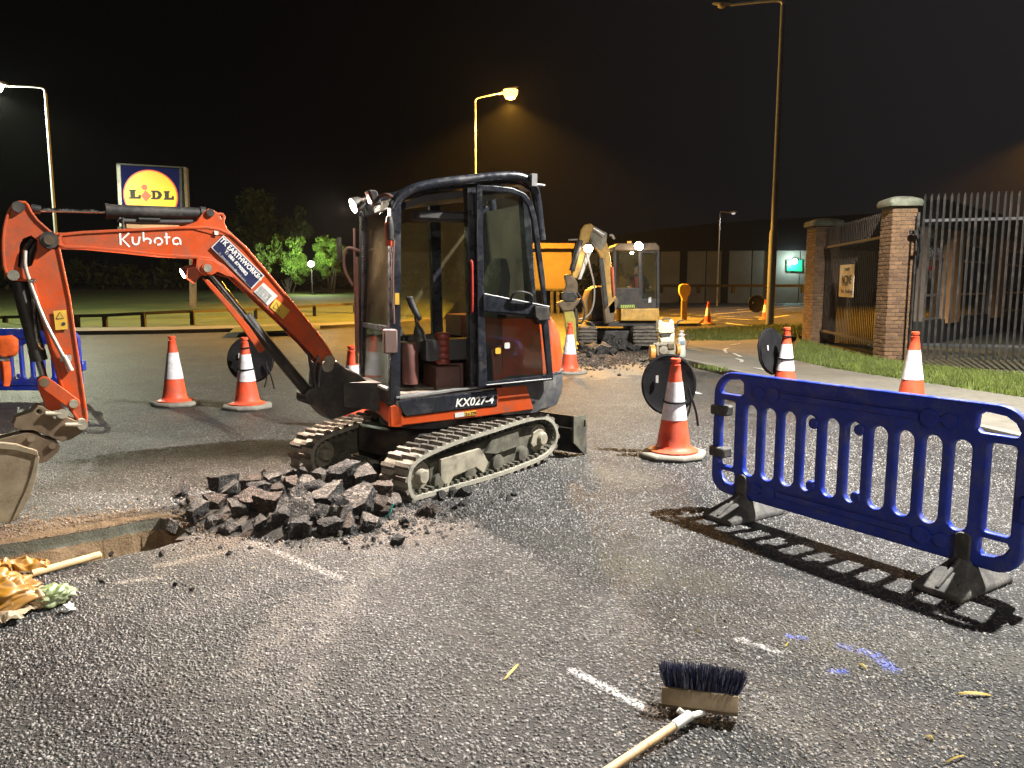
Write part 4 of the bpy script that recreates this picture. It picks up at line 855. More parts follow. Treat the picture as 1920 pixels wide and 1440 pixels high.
# boom lamp under the elbow
bl1_ = BF.pw(349, 510, -.02); bd = V((-.75, -.45, -.45)).normalized()
MB().shape_px(BF, [(352, 503), (372, 498), (380, 505), (374, 520), (366, 532), (350, 520)], (), .04, .08, .01).build('lamp_bracket', ORW, ex)
w3 = worklight(bl1_ + bd * .01, bd, HOT, sz=.042)
lamp('SPOT', 'work_lamp_light', bl1_ + bd * .06, bl1_ + bd, 260, (1.0, .78, .62), w3, .03, 120, .7); lamp('POINT', 'work_lamp_spill', bl1_ + bd * .22, bl1_ - Z, 8, (1.0, .75, .6), w3, .03)
# arm cylinder on top of the boom
MB().cyl(BF.pw(197, 396, 0), BF.pw(384, 402, 0), .048, 20).cyl(BF.pw(197, 396, 0), BF.pw(203, 396.2, 0), .054, 20).cyl(BF.pw(374, 401, 0), BF.pw(384, 402, 0), .053, 20).build('arm_cylinder', BLK, ex)
MB().cyl(BF.pw(72, 393.5, 0), BF.pw(197, 397, 0), .014, 14).build('piston_rod', CHROME, ex); MB().cyl(BF.pw(58, 391, 0), BF.pw(76, 394, 0), .03, 14).build('rod_eye', BLK, ex)
MB().tube(smooth_path([BF.pw(222, 411, .02), BF.pw(232, 416, .02), BF.pw(360, 417, .02), BF.pw(388, 412, .0)], 1), .020, 10).tube([BF.pw(260, 411, .04), BF.pw(300, 412, .04)], .011, 8).build('cylinder_pipe', HOSE, ex)
MB().tube([BF.pw(230, 408, .05), BF.pw(230, 430, .05)], .009, 8).build('pipe_clamp', BLK, ex)
MB().box((*BF.px(236, 428), -.03), (*BF.px(334, 423), .03), BF).build('boom_top_strip', MAT('tan_strip', (.45, .30, .14), .6), ex)
# boom cylinder below
MB().cyl(BF.pw(389, 503, 0), BF.pw(463, 598, 0), .024, 16).build('piston_rod', CHROME, ex)
MB().cyl(BF.pw(460, 593, 0), BF.pw(472, 609, 0), .050, 18).cyl(BF.pw(468, 604, 0), BF.pw(584, 744, 0), .046, 18).build('boom_cylinder', BLK, ex)
gd = [(379, 521), (391, 525), (403, 537), (467, 611), (498, 656), (487, 662), (450, 609), (417, 567)]
MB().shape(BF, BF.pts(gd, .06), (), .06, .02, .003).build('cylinder_guard', OR, ex)
MB().tube(smooth_path([BF.pw(392, 512, .05), BF.pw(420, 545, .055), BF.pw(480, 620, .055), BF.pw(530, 680, .06), BF.pw(566, 728, .05)], 1), .011, 8).tube(smooth_path([BF.pw(578, 655, .03), BF.pw(584, 700, .04), BF.pw(592, 720, .06), BF.pw(580, 745, .05)], 2), .013, 8).tube(smooth_path([BF.pw(598, 668, .10), BF.pw(588, 690, .13), BF.pw(590, 720, .13), BF.pw(606, 745, .12)], 2), .013, 8).build('hydraulic_hose', HOSE, ex)
pin(BF, 581, 748, .045, .09, 'pivot_pin', BLK)
MB().tube(smooth_path([BF.pw(655, 720, -.1), BF.pw(660, 712, .02), BF.pw(665, 722, .1)], 2), .02, 8).build('hose_clip', PIPE, ex)
MB().cyl(BF.pw(618, 676, .13), BF.pw(618, 676, -.13), .045, 18).build('boom_foot_boss', MUDS, ex)
# dipper
DW = .068
dip_px = [(24, 380), (36, 376), (48, 377), (54, 383), (60, 396), (72, 412), (90, 428), (104, 440), (111, 455), (113, 465), (133, 560), (144, 639), (154, 706), (165, 783), (163, 795), (155, 800), (146, 790), (133, 772), (117, 737), (104, 690), (90, 643), (80, 607), (68, 560), (60, 530), (50, 528), (20, 526), (11, 517), (5, 499), (3, 470), (3, 450), (5, 427), (10, 406), (16, 390)]
hole = [(44, 447), (58, 442), (70, 450), (70, 468), (60, 497), (45, 505), (34, 500), (37, 458)]
dp = BF.pts(dip_px, DW); hp = BF.pts(hole, DW)
dm = MB().shape(BF, inset(dp, .010), [hp], DW - .010, 2 * DW - .02, .004)
dm.shape(BF, dp, [inset(dp, .016)], DW, .024, .004).shape(BF, dp, [inset(dp, .016)], -DW + .024, .024, .004); dip = dm.build('dipper_arm', OR, ex)
MB().shape(BF, hp, (), -DW + .03, .01).build('head_recess', BLK, dip)
quad(BF, [(100, 583), (124, 581), (127, 617), (104, 619)], DW + .003, 'sticker', YEL, dip)
MB().strokes(BF, [[BF.px(*q, DW + .005) for q in ((105, 598), (112, 585), (119, 597), (105, 598))]], .005, DW + .005).shape(BF, circ(*BF.px(119, 607, DW), .012, 8), (), DW + .006, .002).build('warning_mark', BLP, dip)
pin(BF, 34, 388, .036, DW + .004, 'pivot_pin', BLK, dip); pin(BF, 25, 516, .034, DW + .006, 'pivot_pin', MUDS, dip)
MB().tube(smooth_path([BF.pw(47, 470, DW), BF.pw(46, 500, DW + .012), BF.pw(56, 530, DW + .016), BF.pw(80, 597, DW + .016), BF.pw(118, 668, DW + .016), BF.pw(120, 672, DW + .016), BF.pw(132, 694, DW + .016)], 2), .0125, 10).build('steel_pipe', PIPE, dip)
MB().cyl(BF.pw(119, 667, DW + .016), BF.pw(133, 695, DW + .016), .017, 12).box((*BF.px(111, 676), DW), (*BF.px(131, 664), DW + .012), BF).build('pipe_union', PIPE, dip)
MB().cyl(BF.pw(56, 527, DW + .02), BF.pw(66, 526, DW + .02), .014, 10).build('pipe_clamp', CHROME, dip)
MB().tube(smooth_path([BF.pw(60, 450, 0), BF.pw(46, 465, .03), BF.pw(42, 500, .03), BF.pw(40, 540, .02), BF.pw(55, 600, .03)], 2), .016, 8).tube(smooth_path([BF.pw(66, 455, -.03), BF.pw(54, 480, -.01), BF.pw(52, 520, .0), BF.pw(60, 560, -.02), BF.pw(76, 620, .0)], 2), .016, 8).build('hydraulic_hose', HOSE, dip)
# bucket cylinder, links, hitch, bucket
MB().cyl(BF.pw(32, 520, 0), BF.pw(72, 672, 0), .047, 18).cyl(BF.pw(68, 655, 0), BF.pw(73, 676, 0), .052, 18).build('bucket_cylinder', BLK, ex)
MB().cyl(BF.pw(72, 672, 0), BF.pw(83, 712, 0), .024, 14).build('piston_rod', CHROME, ex)
MB().tube(smooth_path([BF.pw(62, 560, .055), BF.pw(66, 620, .055), BF.pw(71, 645, .055), BF.pw(80, 655, .03)], 2), .010, 8).build('steel_pipe', CHROME, ex)
def link_plate(a, b, w, off, name, mat, th=.02):
    A, B = V((*BF.px(*a, off), 0)), V((*BF.px(*b, off), 0)); d = (B - A).normalized(); n = V((-d.y, d.x, 0)); o = []
    for k in range(9): q = R(90 + 180 * k / 8); o.append(A + (d * math.cos(q) + n * math.sin(q)) * w)
    for k in range(9): q = R(-90 + 180 * k / 8); o.append(B + (d * math.cos(q) + n * math.sin(q)) * w)
    return MB().shape(BF, [(p.x, p.y) for p in o], (), off, th, .003).build(name, mat, ex)
link_plate((83, 717), (138, 757), .040, DW + .03, 'tipping_link', OR); link_plate((83, 717), (138, 757), .040, -DW - .01, 'tipping_link', OR)
link_plate((85, 724), (106, 775), .045, DW - .01, 'bucket_link', OR, .03); link_plate((85, 724), (106, 775), .045, -DW + .04, 'bucket_link', OR, .03)
pin(BF, 83, 717, .030, DW + .03, 'pivot_pin', BRN); pin(BF, 138, 757, .028, DW + .035, 'pivot_pin', MUDS); pin(BF, 106, 778, .026, DW + .05, 'pivot_pin', MUDS); pin(BF, 153, 793, .030, DW + .03, 'pivot_pin', MUDS)
hq = [(24, 800), (30, 784), (60, 773), (71, 761), (80, 762), (88, 768), (117, 779), (135, 786), (158, 795), (161, 803), (148, 815), (133, 824), (117, 828), (100, 822), (83, 815), (62, 807), (38, 807)]
MB().shape(BF, BF.pts(hq, .10), [circ(*BF.px(73, 772, .10), .016, 10)], .10, .03, .004).shape(BF, BF.pts(hq, .10), (), -.07, .03, .004).shape(BF, inset(BF.pts(hq, .10), .03), (), .07, .14, .01).build('quick_hitch', BRN, ex)
for a, b in (((85, 776), (117, 776)), ((122, 797), (155, 797))): MB().cyl(BF.pw(*a, .12), BF.pw(*b, .12), .016, 10).cyl(BF.pw(*b, .10), BF.pw(*b, .135), .034, 14).build('hitch_pin', MUDS, ex)
ear = [(-30, 832), (0, 824), (48, 811), (67, 812), (83, 823), (104, 825), (113, 836), (110, 847), (96, 858), (88, 866), (70, 870), (40, 856), (0, 850)]
BWd = .30
bk = MB().shape(BF, BF.pts(ear, .09), (), .09, .03, .004).shape(BF, BF.pts(ear, .09), (), -.06, .03, .004)
for cx, cy in ((58, 823), (98, 836)): bk.cyl(BF.pw(cx, cy, .07), BF.pw(cx, cy, .11), .022, 12)
bkt = bk.build('bucket_ear', BRN, ex)
sidep = [(-70, 842), (-20, 838), (30, 843), (66, 851), (71, 860), (62, 895), (50, 925), (38, 945), (24, 978), (12, 982), (-20, 975), (-60, 950), (-85, 910), (-85, 870)]
sp_ = BF.pts(sidep, BWd); bb = MB().shape(BF, sp_, (), BWd, .025, .004).shape(BF, sp_, (), -BWd + .025, .025, .004)
back = [sp_[i] for i in (8, 9, 10, 11, 12, 13, 0, 1, 2, 3)]; inb = []
for i, (x, z) in enumerate(back):
    c = (sum(q[0] for q in sp_) / len(sp_), sum(q[1] for q in sp_) / len(sp_)); d = V((c[0] - x, c[1] - z, 0)).normalized() * .022; inb.append((x + d.x, z + d.y))
ring = back + inb[::-1]
bb.loft([[BF.at(x, z, BWd - .012) for x, z in ring], [BF.at(x, z, -BWd + .012) for x, z in ring]])
bkt2 = bb.build('digging_bucket', BUCK, ex)
edge = BF.pts([(66, 851), (74, 858), (66, 900), (54, 935), (42, 955), (27, 978), (22, 974), (34, 948), (48, 918), (58, 890), (64, 862)], BWd + .01)
MB().shape(BF, edge, (), BWd + .012, .045, .004).build('side_cutter', BUCK, bkt2); MB().shape(BF, edge, (), -BWd + .035, .045, .004).build('side_cutter', BUCK, bkt2)
rimp = BF.pts([(-70, 832), (-20, 828), (30, 833), (70, 846), (72, 856), (30, 845), (-20, 840), (-70, 843)], BWd + .014)
MB().shape(BF, rimp, (), BWd + .016, .05, .004).build('bucket_rim', BUCK, ex)
# ================================================================== CONES, SIGN BAGS, BARRIERS
def make_cone(label):
    t = thing('traffic_cone', label, 'traffic cone', (0, 0, 0), 0, 'orange traffic cones round the works')
    oc = lambda r, z: [V((r * math.cos(R(22.5 + 45 * k)) * (1.12 if k % 4 in (0, 3) else 1.0), r * math.sin(R(22.5 + 45 * k)), z)) for k in range(8)]
    MB().loft([oc(.295, 0), oc(.30, .03), oc(.285, .055), oc(.17, .062)]).build('rubber_base', CBASE, t, bev=.006)
    H = .92; r = lambda z: .042 + (.205 - .042) * (1 - z / H) ** 1.15 * .82
    def prof(z0, z1, n, g=0.0): return [(r(z0 + (z1 - z0) * k / n) + g, z0 + (z1 - z0) * k / n) for k in range(n + 1)]
    MB().lathe([(.232, .060), (.232, .072), (.20, .080), (r(.10) + .012, .095)] + prof(.12, .865, 10) + [(.050, .87), (.034, .875), (.034, .892), (.046, .897), (.047, .925), (.036, .932), (.026, .932), (.024, .90)], (0, 0, 0), (0, 0, 1), 32).build('cone_body', CONE, t)
    sl = [(r(z) + .004, z) for z in np.linspace(.36, .71, 8)]; sl = [(sl[0][0] - .003, sl[0][1])] + sl + [(sl[-1][0] - .003, sl[-1][1])]
    MB().lathe(sl, (0, 0, 0), (0, 0, 1), 32).build('reflective_sleeve', SLEEVE, t)
    return t, r
c1 = G(1262, 856)
cone0, CR = make_cone('orange and white cone with black elastic strap and round black bag, by the blue barrier')
cone0.location = (c1.x, c1.y, 0); cone0.rotation_euler = (0, 0, .5)
def put_cone(px, py, label, z=0.0, rz=0.0, sc=1.0):
    p = G(px, py, z); c = dup(cone0, (p.x, p.y, z), rz, label); c.scale = (sc,) * 3; return c
cn2 = put_cone(464, 765, 'orange and white cone in front of a round black bag under the orange boom', 0, .3)
cn3 = put_cone(329, 759, 'orange and white cone standing alone on the road under the orange boom', 0, -.25)
cn4 = put_cone(1068, 700, 'orange and white cone just behind the orange digger tail beside the breaker', 0, .1)
cn5 = put_cone(1470, 744, 'orange and white cone on the footpath with folded black bag against its side', .12, .2)
cn6 = put_cone(1707, 766, 'orange and white cone on the footpath in front of the railings and brick pillar', .12, .4)
put_cone(1327, 609, 'distant cone on the orange lit road beyond the grass', 0, .3, 1.0)
cn8 = put_cone(1434, 600, 'distant cone with a round black bag beside the tall lamp column', 0, .6)
p = D(661, 722, 8.6); dup(cone0, (p.x, 8.6, 0), .2, 'cone half hidden behind the front of the orange digger cab')
p = D(703, 722, 9.3); dup(cone0, (p.x, 9.3, 0), .9, 'cone seen through the lower windscreen of the orange digger')
def make_bag(label, loc, yaw, tilt, r, sx=1.0, z=.5, wedge=.05):
    t = thing('round_sign_bag', label, 'sign bag', loc, 0, 'round black folded sign bags strapped to cones')
    M_ = MX.Translation(V(loc) + V((0, 0, z))) @ MX.Rotation(yaw, 4, 'Z') @ MX.Rotation(tilt, 4, 'X')
    m = MB(); seg = 40; rings = []
    for f, y in ((.86, -.022), (.97, -.028), (1.0, 0), (.97, .028), (.86, .022)):
        rings.append([M_ @ V((r * f * sx * math.cos(2 * math.pi * k / seg) * (1 + .012 * math.sin(5 * k)), y + .010 * NZ.noise(V((k * .4, y * 9, r))), r * f * math.sin(2 * math.pi * k / seg))) for k in range(seg)])
    m.loft(rings).build('bag_shell', CLOTHB, t)
    MB().tube([M_ @ V((r * sx * math.cos(2 * math.pi * k / seg), 0, r * math.sin(2 * math.pi * k / seg))) for k in range(seg + 1)], .009, 6).build('piped_edge', CLOTHB, t)
    q = M_ @ V((r * .72 * sx, -.045, -.15)); MB().tube(smooth_path([q + Z * .12, q + V((.03, -.02, -.02)), q + V((-.03, 0, -.22))], 2), .009, 6).tube(smooth_path([q + Z * .1, q + V((.07, -.01, -.08)), q + V((.10, 0, -.24))], 2), .011, 6).build('strap_ends', CLOTHB, t)
    q = M_ @ V((-r * .45 * sx, -.034, .05)); MB().box((-.012, -.003, -.035), (.012, .003, .035), Fr(q, M_.to_3x3() @ V((1, 0, 0)), M_.to_3x3() @ V((0, 1, 0)), M_.to_3x3() @ V((0, 0, 1)))).build('white_label', PALE, t)
    return t
def strap(conexyz, z, name='elastic_strap', parent=None, k=1.0):
    c = V(conexyz); rr = CR(z) + .011
    return MB().tube([c + V((rr * math.cos(2 * math.pi * j / 24), rr * math.sin(2 * math.pi * j / 24), z + .008 * math.sin(2 * math.pi * j / 24))) for j in range(25)], .0095, 6).build(name, CLOTHB, parent)
b1 = make_bag('round black bag strapped behind the cone nearest the blue barrier', (c1.x - .02, c1.y + .19, 0), -.1, -.12, .285, .88, .66); strap((c1.x, c1.y, 0), .53, parent=b1)
q = cn2.location; b2 = make_bag('round black bag strapped behind the cone under the orange boom', (q.x, q.y + .2, 0), 0.0, -.1, .305, 1.0, .62); strap((q.x, q.y, 0), .52, parent=b2); strap((q.x, q.y, 0), .80, parent=b2)
q = cn5.location; b5 = make_bag('black bag seen nearly edge on beside the footpath cone', (q.x - .15, q.y + .13, .12), .72, -.16, .31, 1.0, .60); strap((q.x, q.y, .12), .52, parent=b5); strap((q.x, q.y, .12), .82, parent=b5)
q = cn8.location; make_bag('round black bag behind the distant cone near the lamp column', (q.x - .35, q.y + .2, 0), 0, 0, .40, 1.0, .75)

# ---- barriers: local x along, y thickness, z up
def make_barrier(name, label, mat, flip=False):
    t = thing(name, label, 'barrier', (0, 0, 0), 0, 'blue plastic pedestrian barriers')
    fr = Fr((0, 0, 0), (1, 0, 0), (0, 0, 1), (0, -1, 0)); W2 = 1.03
    def bigr(x0, y0, x1, y1, rt_, rb):
        o = []
        for cx, cy, a0, r in ((x1 - rt_, y1 - rt_, 0, rt_), (x0 + rt_, y1 - rt_, 90, rt_), (x0 + rb, y0 + rb, 180, rb), (x1 - rb, y0 + rb, 270, rb)):
            for k in range(9):
                a = R(a0 + 90 * k / 8); o.append((cx + r * math.cos(a), cy + r * math.sin(a)))
        return o
    outer = bigr(-W2, .13, W2, 1.0, .17, .13); holes = []
    for k in range(10):
        x = -.70 + 1.40 * k / 9; holes.append(rrect(x - .051, .30, x + .051, .79, .049, 6))
    for s_ in (-1, 1):
        a, b = sorted((s_ * .835, s_ * .965)); holes.append(rrect(a, .33, b, .80, .02, 3))
        a, b = sorted((s_ * .775, s_ * .955)); up_ = [(s_ * .79, .845), (s_ * .965, .845), (s_ * .975, .87), (s_ * .95, .915), (s_ * .90, .945), (s_ * .80, .955), (s_ * .77, .935), (s_ * .765, .865)]; holes.append(up_)
        lo_ = [(s_ * .83, .295), (s_ * .955, .295), (s_ * .965, .275), (s_ * .94, .235), (s_ * .90, .21), (s_ * .84, .205), (s_ * .82, .225), (s_ * .82, .275)]; holes.append(lo_)
    MB().shape(fr, outer, holes, .026, .052, .013, 2).build('panel', mat, t)
    for off in (.034, -.026):
        for zc in (.885, .225):
            rm = MB()
            for s_ in (-1, 1):
                rm.shape(fr, circ(s_ * .63, zc, .042, 16), (), off, .008, .003).shape(fr, circ(s_ * .52, zc, .050, 16), (), off + .002, .01, .003).shape(fr, rrect(s_ * .575 - .03, zc - .016, s_ * .575 + .03, zc + .016, .01), (), off - .0015, .005, .002)
            rm.shape(fr, rrect(-.46, zc - .020, .46, zc + .020, .012), (), off, .008, .003).shape(fr, rrect(-.46, zc + .026, .46, zc + .034, .003), (), off - .002, .004, .001)
            rm.build('moulded_rib', mat, t)
    for x, z in ((-.256, .34), (-.256, .74), (.256 - .20, .34), (.256 - .20, .75)):
        MB().lathe([(.028, -.036), (.034, -.03), (.034, .03), (.028, .036)], (x + .055, 0, z), (0, 1, 0), 12).build('locking_lug', mat, t)
    for s_ in (-1,):
        for z in (.42, .72):
            MB().box((s_ * 1.045, -.045, z - .035), (s_ * .90, .045, z + .035)).build('hinge_clip', FOOT, t, bev=.01)
    MB().box((1.0, -.04, .42), (1.075, .04, .56)).build('hinge_hook', mat, t, bev=.01)
    for x in (-.745, .745):
        f = MB(); L = .27
        f.loft([[V((x - .13, -L, 0)), V((x + .13, -L, 0)), V((x + .13, L, 0)), V((x - .13, L, 0))], [V((x - .13, -L, .035)), V((x + .13, -L, .035)), V((x + .13, L, .035)), V((x - .13, L, .035))], [V((x - .055, -.07, .135)), V((x + .055, -.07, .135)), V((x + .055, .07, .135)), V((x - .055, .07, .135))], [V((x - .05, -.055, .155)), V((x + .05, -.055, .155)), V((x + .05, .055, .155)), V((x - .05, .055, .155))]])
        for s_ in (-1, 1):
            f.loft([[V((x + a, s_ * .26, .03)) for a in (-.012, .012)] + [V((x + a, s_ * .26, .05)) for a in (.012, -.012)], [V((x + a, s_ * .05, .10)) for a in (-.012, .012)] + [V((x + a, s_ * .05, .165)) for a in (.012, -.012)]])
            for q_ in (-1, 1): f.obox((x + q_ * .085, s_ * .20, .055), (.006, 0, 0), (0, .010, 0), (0, 0, .022))
        ft = f.build('foot', FOOT, t, bev=.008)
        MB().shape(fr, rrect(x - .042, .12, x + .042, .30, .035, 5), (), .040, .08, .008).build('foot_stem', FOOT, ft)
    return t
fa, fb = G(1396, 968), G(1800, 1096); mid = (fa + fb) / 2; ang = math.atan2(fb.y - fa.y, fb.x - fa.x)
bar = make_barrier('pedestrian_barrier', 'blue slotted plastic barrier on black feet casting a ladder shadow on the road', BLUE)
bar.location = (mid.x, mid.y, 0); bar.rotation_euler = (0, 0, ang)
e1 = D(152, 745, 10.6); b2_ = dup(bar, (e1.x - 1.03, 10.75, 0), R(-4), 'blue plastic barrier behind the orange dipper arm with an orange jacket on it')
# orange jacket hanging over the far barrier
jk = thing('hi_vis_jacket', 'orange jacket with a grey reflective band hung over the far blue barrier', 'jacket', (e1.x - 1.0, 10.65, 0))
ORJ = MAT('orange_fabric', (.75, .11, .012), .75, var=.25, scale=9, bump=.25, bscale=14); JB = MAT('grey_reflective_band', (.35, .36, .36), .4)
def drape(pxs, y, bulge, name, mat):
    m = MB(); rings = []
    for i, row in enumerate(pxs):
        (xa, ya), (xb, yb) = row; rings.append([])
        for side_ in (0, 1):
            for k in range(9):
                f = k / 8 if side_ == 0 else 1 - k / 8; p = D(xa + (xb - xa) * f, ya + (yb - ya) * f, y)
                rings[-1].append(p + V((0, (-1 if side_ == 0 else 1) * (bulge * (.35 + math.sin(math.pi * f)) + .02 * NZ.noise(V((f * 4, i * .7, side_)))), 0)))
    m.loft(rings); return m.build(name, mat, jk, sharp=80)
drape([((-30, 632), (22, 628)), ((-30, 640), (33, 636)), ((-30, 655), (34, 655)), ((-25, 662), (31, 664)), ((-10, 664), (24, 669))], 10.55, .05, 'jacket_body', ORJ)
drape([((-12, 666), (20, 669)), ((-10, 674), (17, 677))], 10.56, .035, 'reflective_band', JB)
drape([((-2, 676), (18, 678)), ((2, 692), (20, 694)), ((4, 710), (20, 712)), ((8, 722), (17, 724))], 10.56, .04, 'jacket_sleeve', ORJ)

# ================================================================== RUBBLE
def stonemat(name, a, b, pale):
    t = NT(name); co = t.co(); v = t.voro(co, 13); vc = t.add('ShaderNodeSeparateColor'); t.l.new(v.outputs['Color'], vc.inputs[0])
    c = t.ramp(vc.outputs[0], [(0, a), (.75, b), (1.0, pale)]); big = t.ramp(t.noise(co, 3.5, 6, .65), [(.35, .5), (.65, 1.4)])
    cc = t.add('ShaderNodeCombineColor'); [t.l.new(big, cc.inputs[i]) for i in range(3)]; c = t.mix(1.0, c, cc.outputs[0], 'MULTIPLY')
    t.set(t.b, Base_Color=c, Roughness=.72); h = t.math('ADD', t.noise(co, 7, 7, .72), t.math('MULTIPLY', v.outputs['Distance'], -.35)); t.bump(h, 1.0, .035); return t.m
RK1 = stonemat('broken_asphalt_black', (.012, .011, .010), (.035, .032, .030), (.12, .11, .10))
RK2 = stonemat('broken_asphalt_dusty', (.050, .043, .036), (.125, .106, .090), (.27, .235, .20))
RK3 = stonemat('broken_asphalt_brown', (.035, .025, .018), (.085, .058, .042), (.18, .13, .10))
RK4 = stonemat('pale_stone', (.22, .19, .14), (.34, .30, .23), (.5, .46, .38))
def chunk_mesh(name, seed, flat, mat, mat2=None):
    rnd = random.Random(seed); bm = bmesh.new(); pts = []
    nk = rnd.choice((5, 6, 7)); tl = V((rnd.uniform(-.35, .35), rnd.uniform(-.35, .35), 0))
    for k in range(nk):
        a = 6.283 * (k + rnd.uniform(-.4, .4)) / nk; r = rnd.uniform(.58, 1.05)
        for zs in (-1, 1):
            s_ = rnd.uniform(.70, 1.05); x_, y_ = r * math.cos(a) * s_, r * math.sin(a) * s_ * .8; pts.append(V((x_, y_, zs * flat * rnd.uniform(.6, 1.0) + x_ * tl.x + y_ * tl.y)))
    for p in pts: bm.verts.new(p)
    bmesh.ops.convex_hull(bm, input=bm.verts)
    bmesh.ops.delete(bm, geom=[v for v in bm.verts if not v.link_faces], context='VERTS')
    for it in range(3):
        bmesh.ops.subdivide_edges(bm, edges=[e for e in bm.edges if e.calc_length() > .16], cuts=1); bmesh.ops.triangulate(bm, faces=bm.faces[:])
    for v in bm.verts:
        q = v.co * 1.8 + V((seed * 3.1, 0, 0)); top = abs(v.co.z) > flat * .62
        v.co += NZ.noise_vector(q) * (.07 if top else .12) + NZ.noise_vector(q * 3.1) * (.03 if top else .075) + NZ.noise_vector(q * 7.7) * (.018 if top else .040)
    bmesh.ops.recalc_face_normals(bm, faces=bm.faces[:])
    me = bpy.data.meshes.new(name); bm.to_mesh(me); bm.free(); me.materials.append(mat)
    if mat2:
        me.materials.append(mat2)
        for p in me.polygons: p.material_index = 1 if p.center.z > flat * .5 and p.normal.z > .5 else 0
    me.polygons.foreach_set('use_smooth', [True] * len(me.polygons)); me.set_sharp_from_angle(angle=R(36)); return me
CH = [chunk_mesh('asphalt_chunk', i, f, m, m2) for i, (f, m, m2) in enumerate(((.42, RK1, RK2), (.5, RK1, RK3), (.62, RK2, None), (.38, RK1, RK2), (.7, RK1, None), (.55, RK3, None), (.45, RK1, RK3), (.8, RK1, None), (.5, RK2, RK1), (.66, RK1, RK2)))]
CP = chunk_mesh('pale_stone', 40, .7, RK4)
def chunk(me, p, r, rot, sc=(1, 1, 1), label='', name='asphalt_chunk', group='broken asphalt heaped at the orange digger'):
    o = bpy.data.objects.new(name, me); COL.objects.link(o); o.location = p; o.rotation_euler = rot; o.scale = (r * sc[0], r * sc[1], r * sc[2]); tag(o, label, 'rubble' if name != 'pale_stone' else 'stone', group); return o
rr_ = random.Random(5)
big = [  # px, py, depth, half width in px, tilt x, yaw, mesh
 (556, 952, 4.95, 50, .9, .4, 0), (520, 962, 4.86, 40, .8, 1.2, 4), (612, 915, 5.15, 46, .5, .2, 3), (672, 928, 5.10, 50, .75, -.5, 0), (700, 935, 5.2, 38, 1.0, .8, 5),
 (652, 985, 4.85, 44, .25, .1, 1), (600, 955, 4.95, 34, .5, 1.9, 8), (640, 960, 4.98, 36, .3, 2.4, 2), (470, 925, 5.10, 40, .55, .9, 6), (400, 925, 5.15, 34, .8, .3, 5),
 (362, 934, 5.15, 24, .4, .1, 6), (372, 950, 5.00, 28, .4, .8, 9), (432, 905, 5.35, 44, .35, 0, 0), (415, 890, 5.50, 40, .12, .1, 3), (470, 893, 5.50, 34, .4, .9, 5),
 (520, 905, 5.40, 40, .3, .2, 6), (545, 897, 5.45, 34, .2, .4, 1), (508, 882, 5.65, 34, .5, .0, 3), (640, 880, 5.55, 44, .4, .5, 7), (685, 880, 5.50, 36, .7, .2, 9),
 (600, 880, 5.65, 34, .3, 1.2, 8), (575, 895, 5.45, 32, .6, .7, 0), (498, 935, 5.02, 34, .5, .6, 5), (445, 945, 5.0, 26, .5, .3, 2), (590, 905, 5.30, 40, .9, .3, 7),
 (715, 905, 5.30, 32, .4, .9, 5), (560, 985, 4.78, 34, .4, .8, 4), (615, 985, 4.82, 30, .4, .2, 7), (490, 975, 4.80, 22, .6, .3, 9), (690, 985, 4.92, 34, .5, 1.5, 9),
 (635, 925, 5.0, 30, .9, 2.2, 3), (655, 955, 5.0, 30, .5, 2.9, 0), (570, 925, 5.0, 34, .3, 2.2, 8), (540, 935, 5.1, 40, .2, .2, 1), (480, 910, 5.3, 34, .2, .2, 7)]
LB = ['dusty slab of broken asphalt', 'tarry black lump of broken asphalt', 'brown stained lump of broken asphalt']
for i, (x, y, d, w, tx, yaw, k) in enumerate(big):
    r = w / F * d * .98; r *= rr_.choice((.62, .8, .92, 1.0, 1.12)); p = D(x, y + (6 if y > 930 else 13), d); p.z = max(p.z, r * .28)
    kind = 'dusty grey' if k in (0, 2, 3, 8, 9) else ('tarry black' if k in (4, 7) else 'brown stained')
    chunk(CH[k], p, r, (tx, rr_.uniform(-.3, .3), yaw), (1, 1, 1), kind + ' asphalt lump ' + ('at the back' if y < 893 else 'in the middle' if y < 940 else 'along the front') + (' of the heap, far end from the track' if x < 470 else ' of the heap, halfway along it' if x < 600 else ' of the heap, touching the near track'), group='broken asphalt lumps in the heap')
for i in range(170):
    a = rr_.random(); x = rr_.gauss(560, 95); y = rr_.gauss(965, 26) ; 
    if y > 1010: y = 1000 - rr_.random() * 20
    p = G(x, max(y, 890) if i % 3 else 950 + (y - 965) * .8); s = rr_.choice((rr_.uniform(.018, .05), rr_.uniform(.03, .105))); k = rr_.randrange(10); p.z = s * .5 + (rr_.uniform(.04, .2) * max(0, 1 - abs(x - 565) / 150) if i % 3 == 0 and s > .03 else 0)
    chunk(CH[k], p, s, (rr_.uniform(-1, 1), rr_.uniform(-1, 1), rr_.uniform(0, 6)), (1, 1, 1), 'small asphalt lump ' + ('perched among the bigger lumps of the heap' if i % 3 == 0 and s > .03 else 'at the foot of the heap, towards the trench' if x < 500 else 'at the foot of the heap, towards the near track' if x > 640 else 'at the front foot of the heap, halfway along it'), group='small asphalt lumps round the heap')
for x, y, w in ((744, 1022, 15), (478, 985, 12), (590, 982, 14), (578, 1003, 9), (330, 1098, 6), (208, 1042, 7), (303, 1043, 8), (190, 1092, 7), (360, 1107, 5), (430, 1040, 6), (620, 1003, 7), (770, 925, 8), (800, 1000, 6), (700, 1015, 7), (650, 1020, 6), (655, 1030, 5), (680, 1028, 5)):
    p = G(x, y); r = w / F * p.y * 1.1; p.z = r * .5; chunk(CH[rr_.choice((4, 7, 1))], p, r, (rr_.random(), rr_.random(), rr_.random() * 6), (1, 1, 1), 'loose dark asphalt crumb lying apart on the road', group='loose asphalt crumbs on the road')
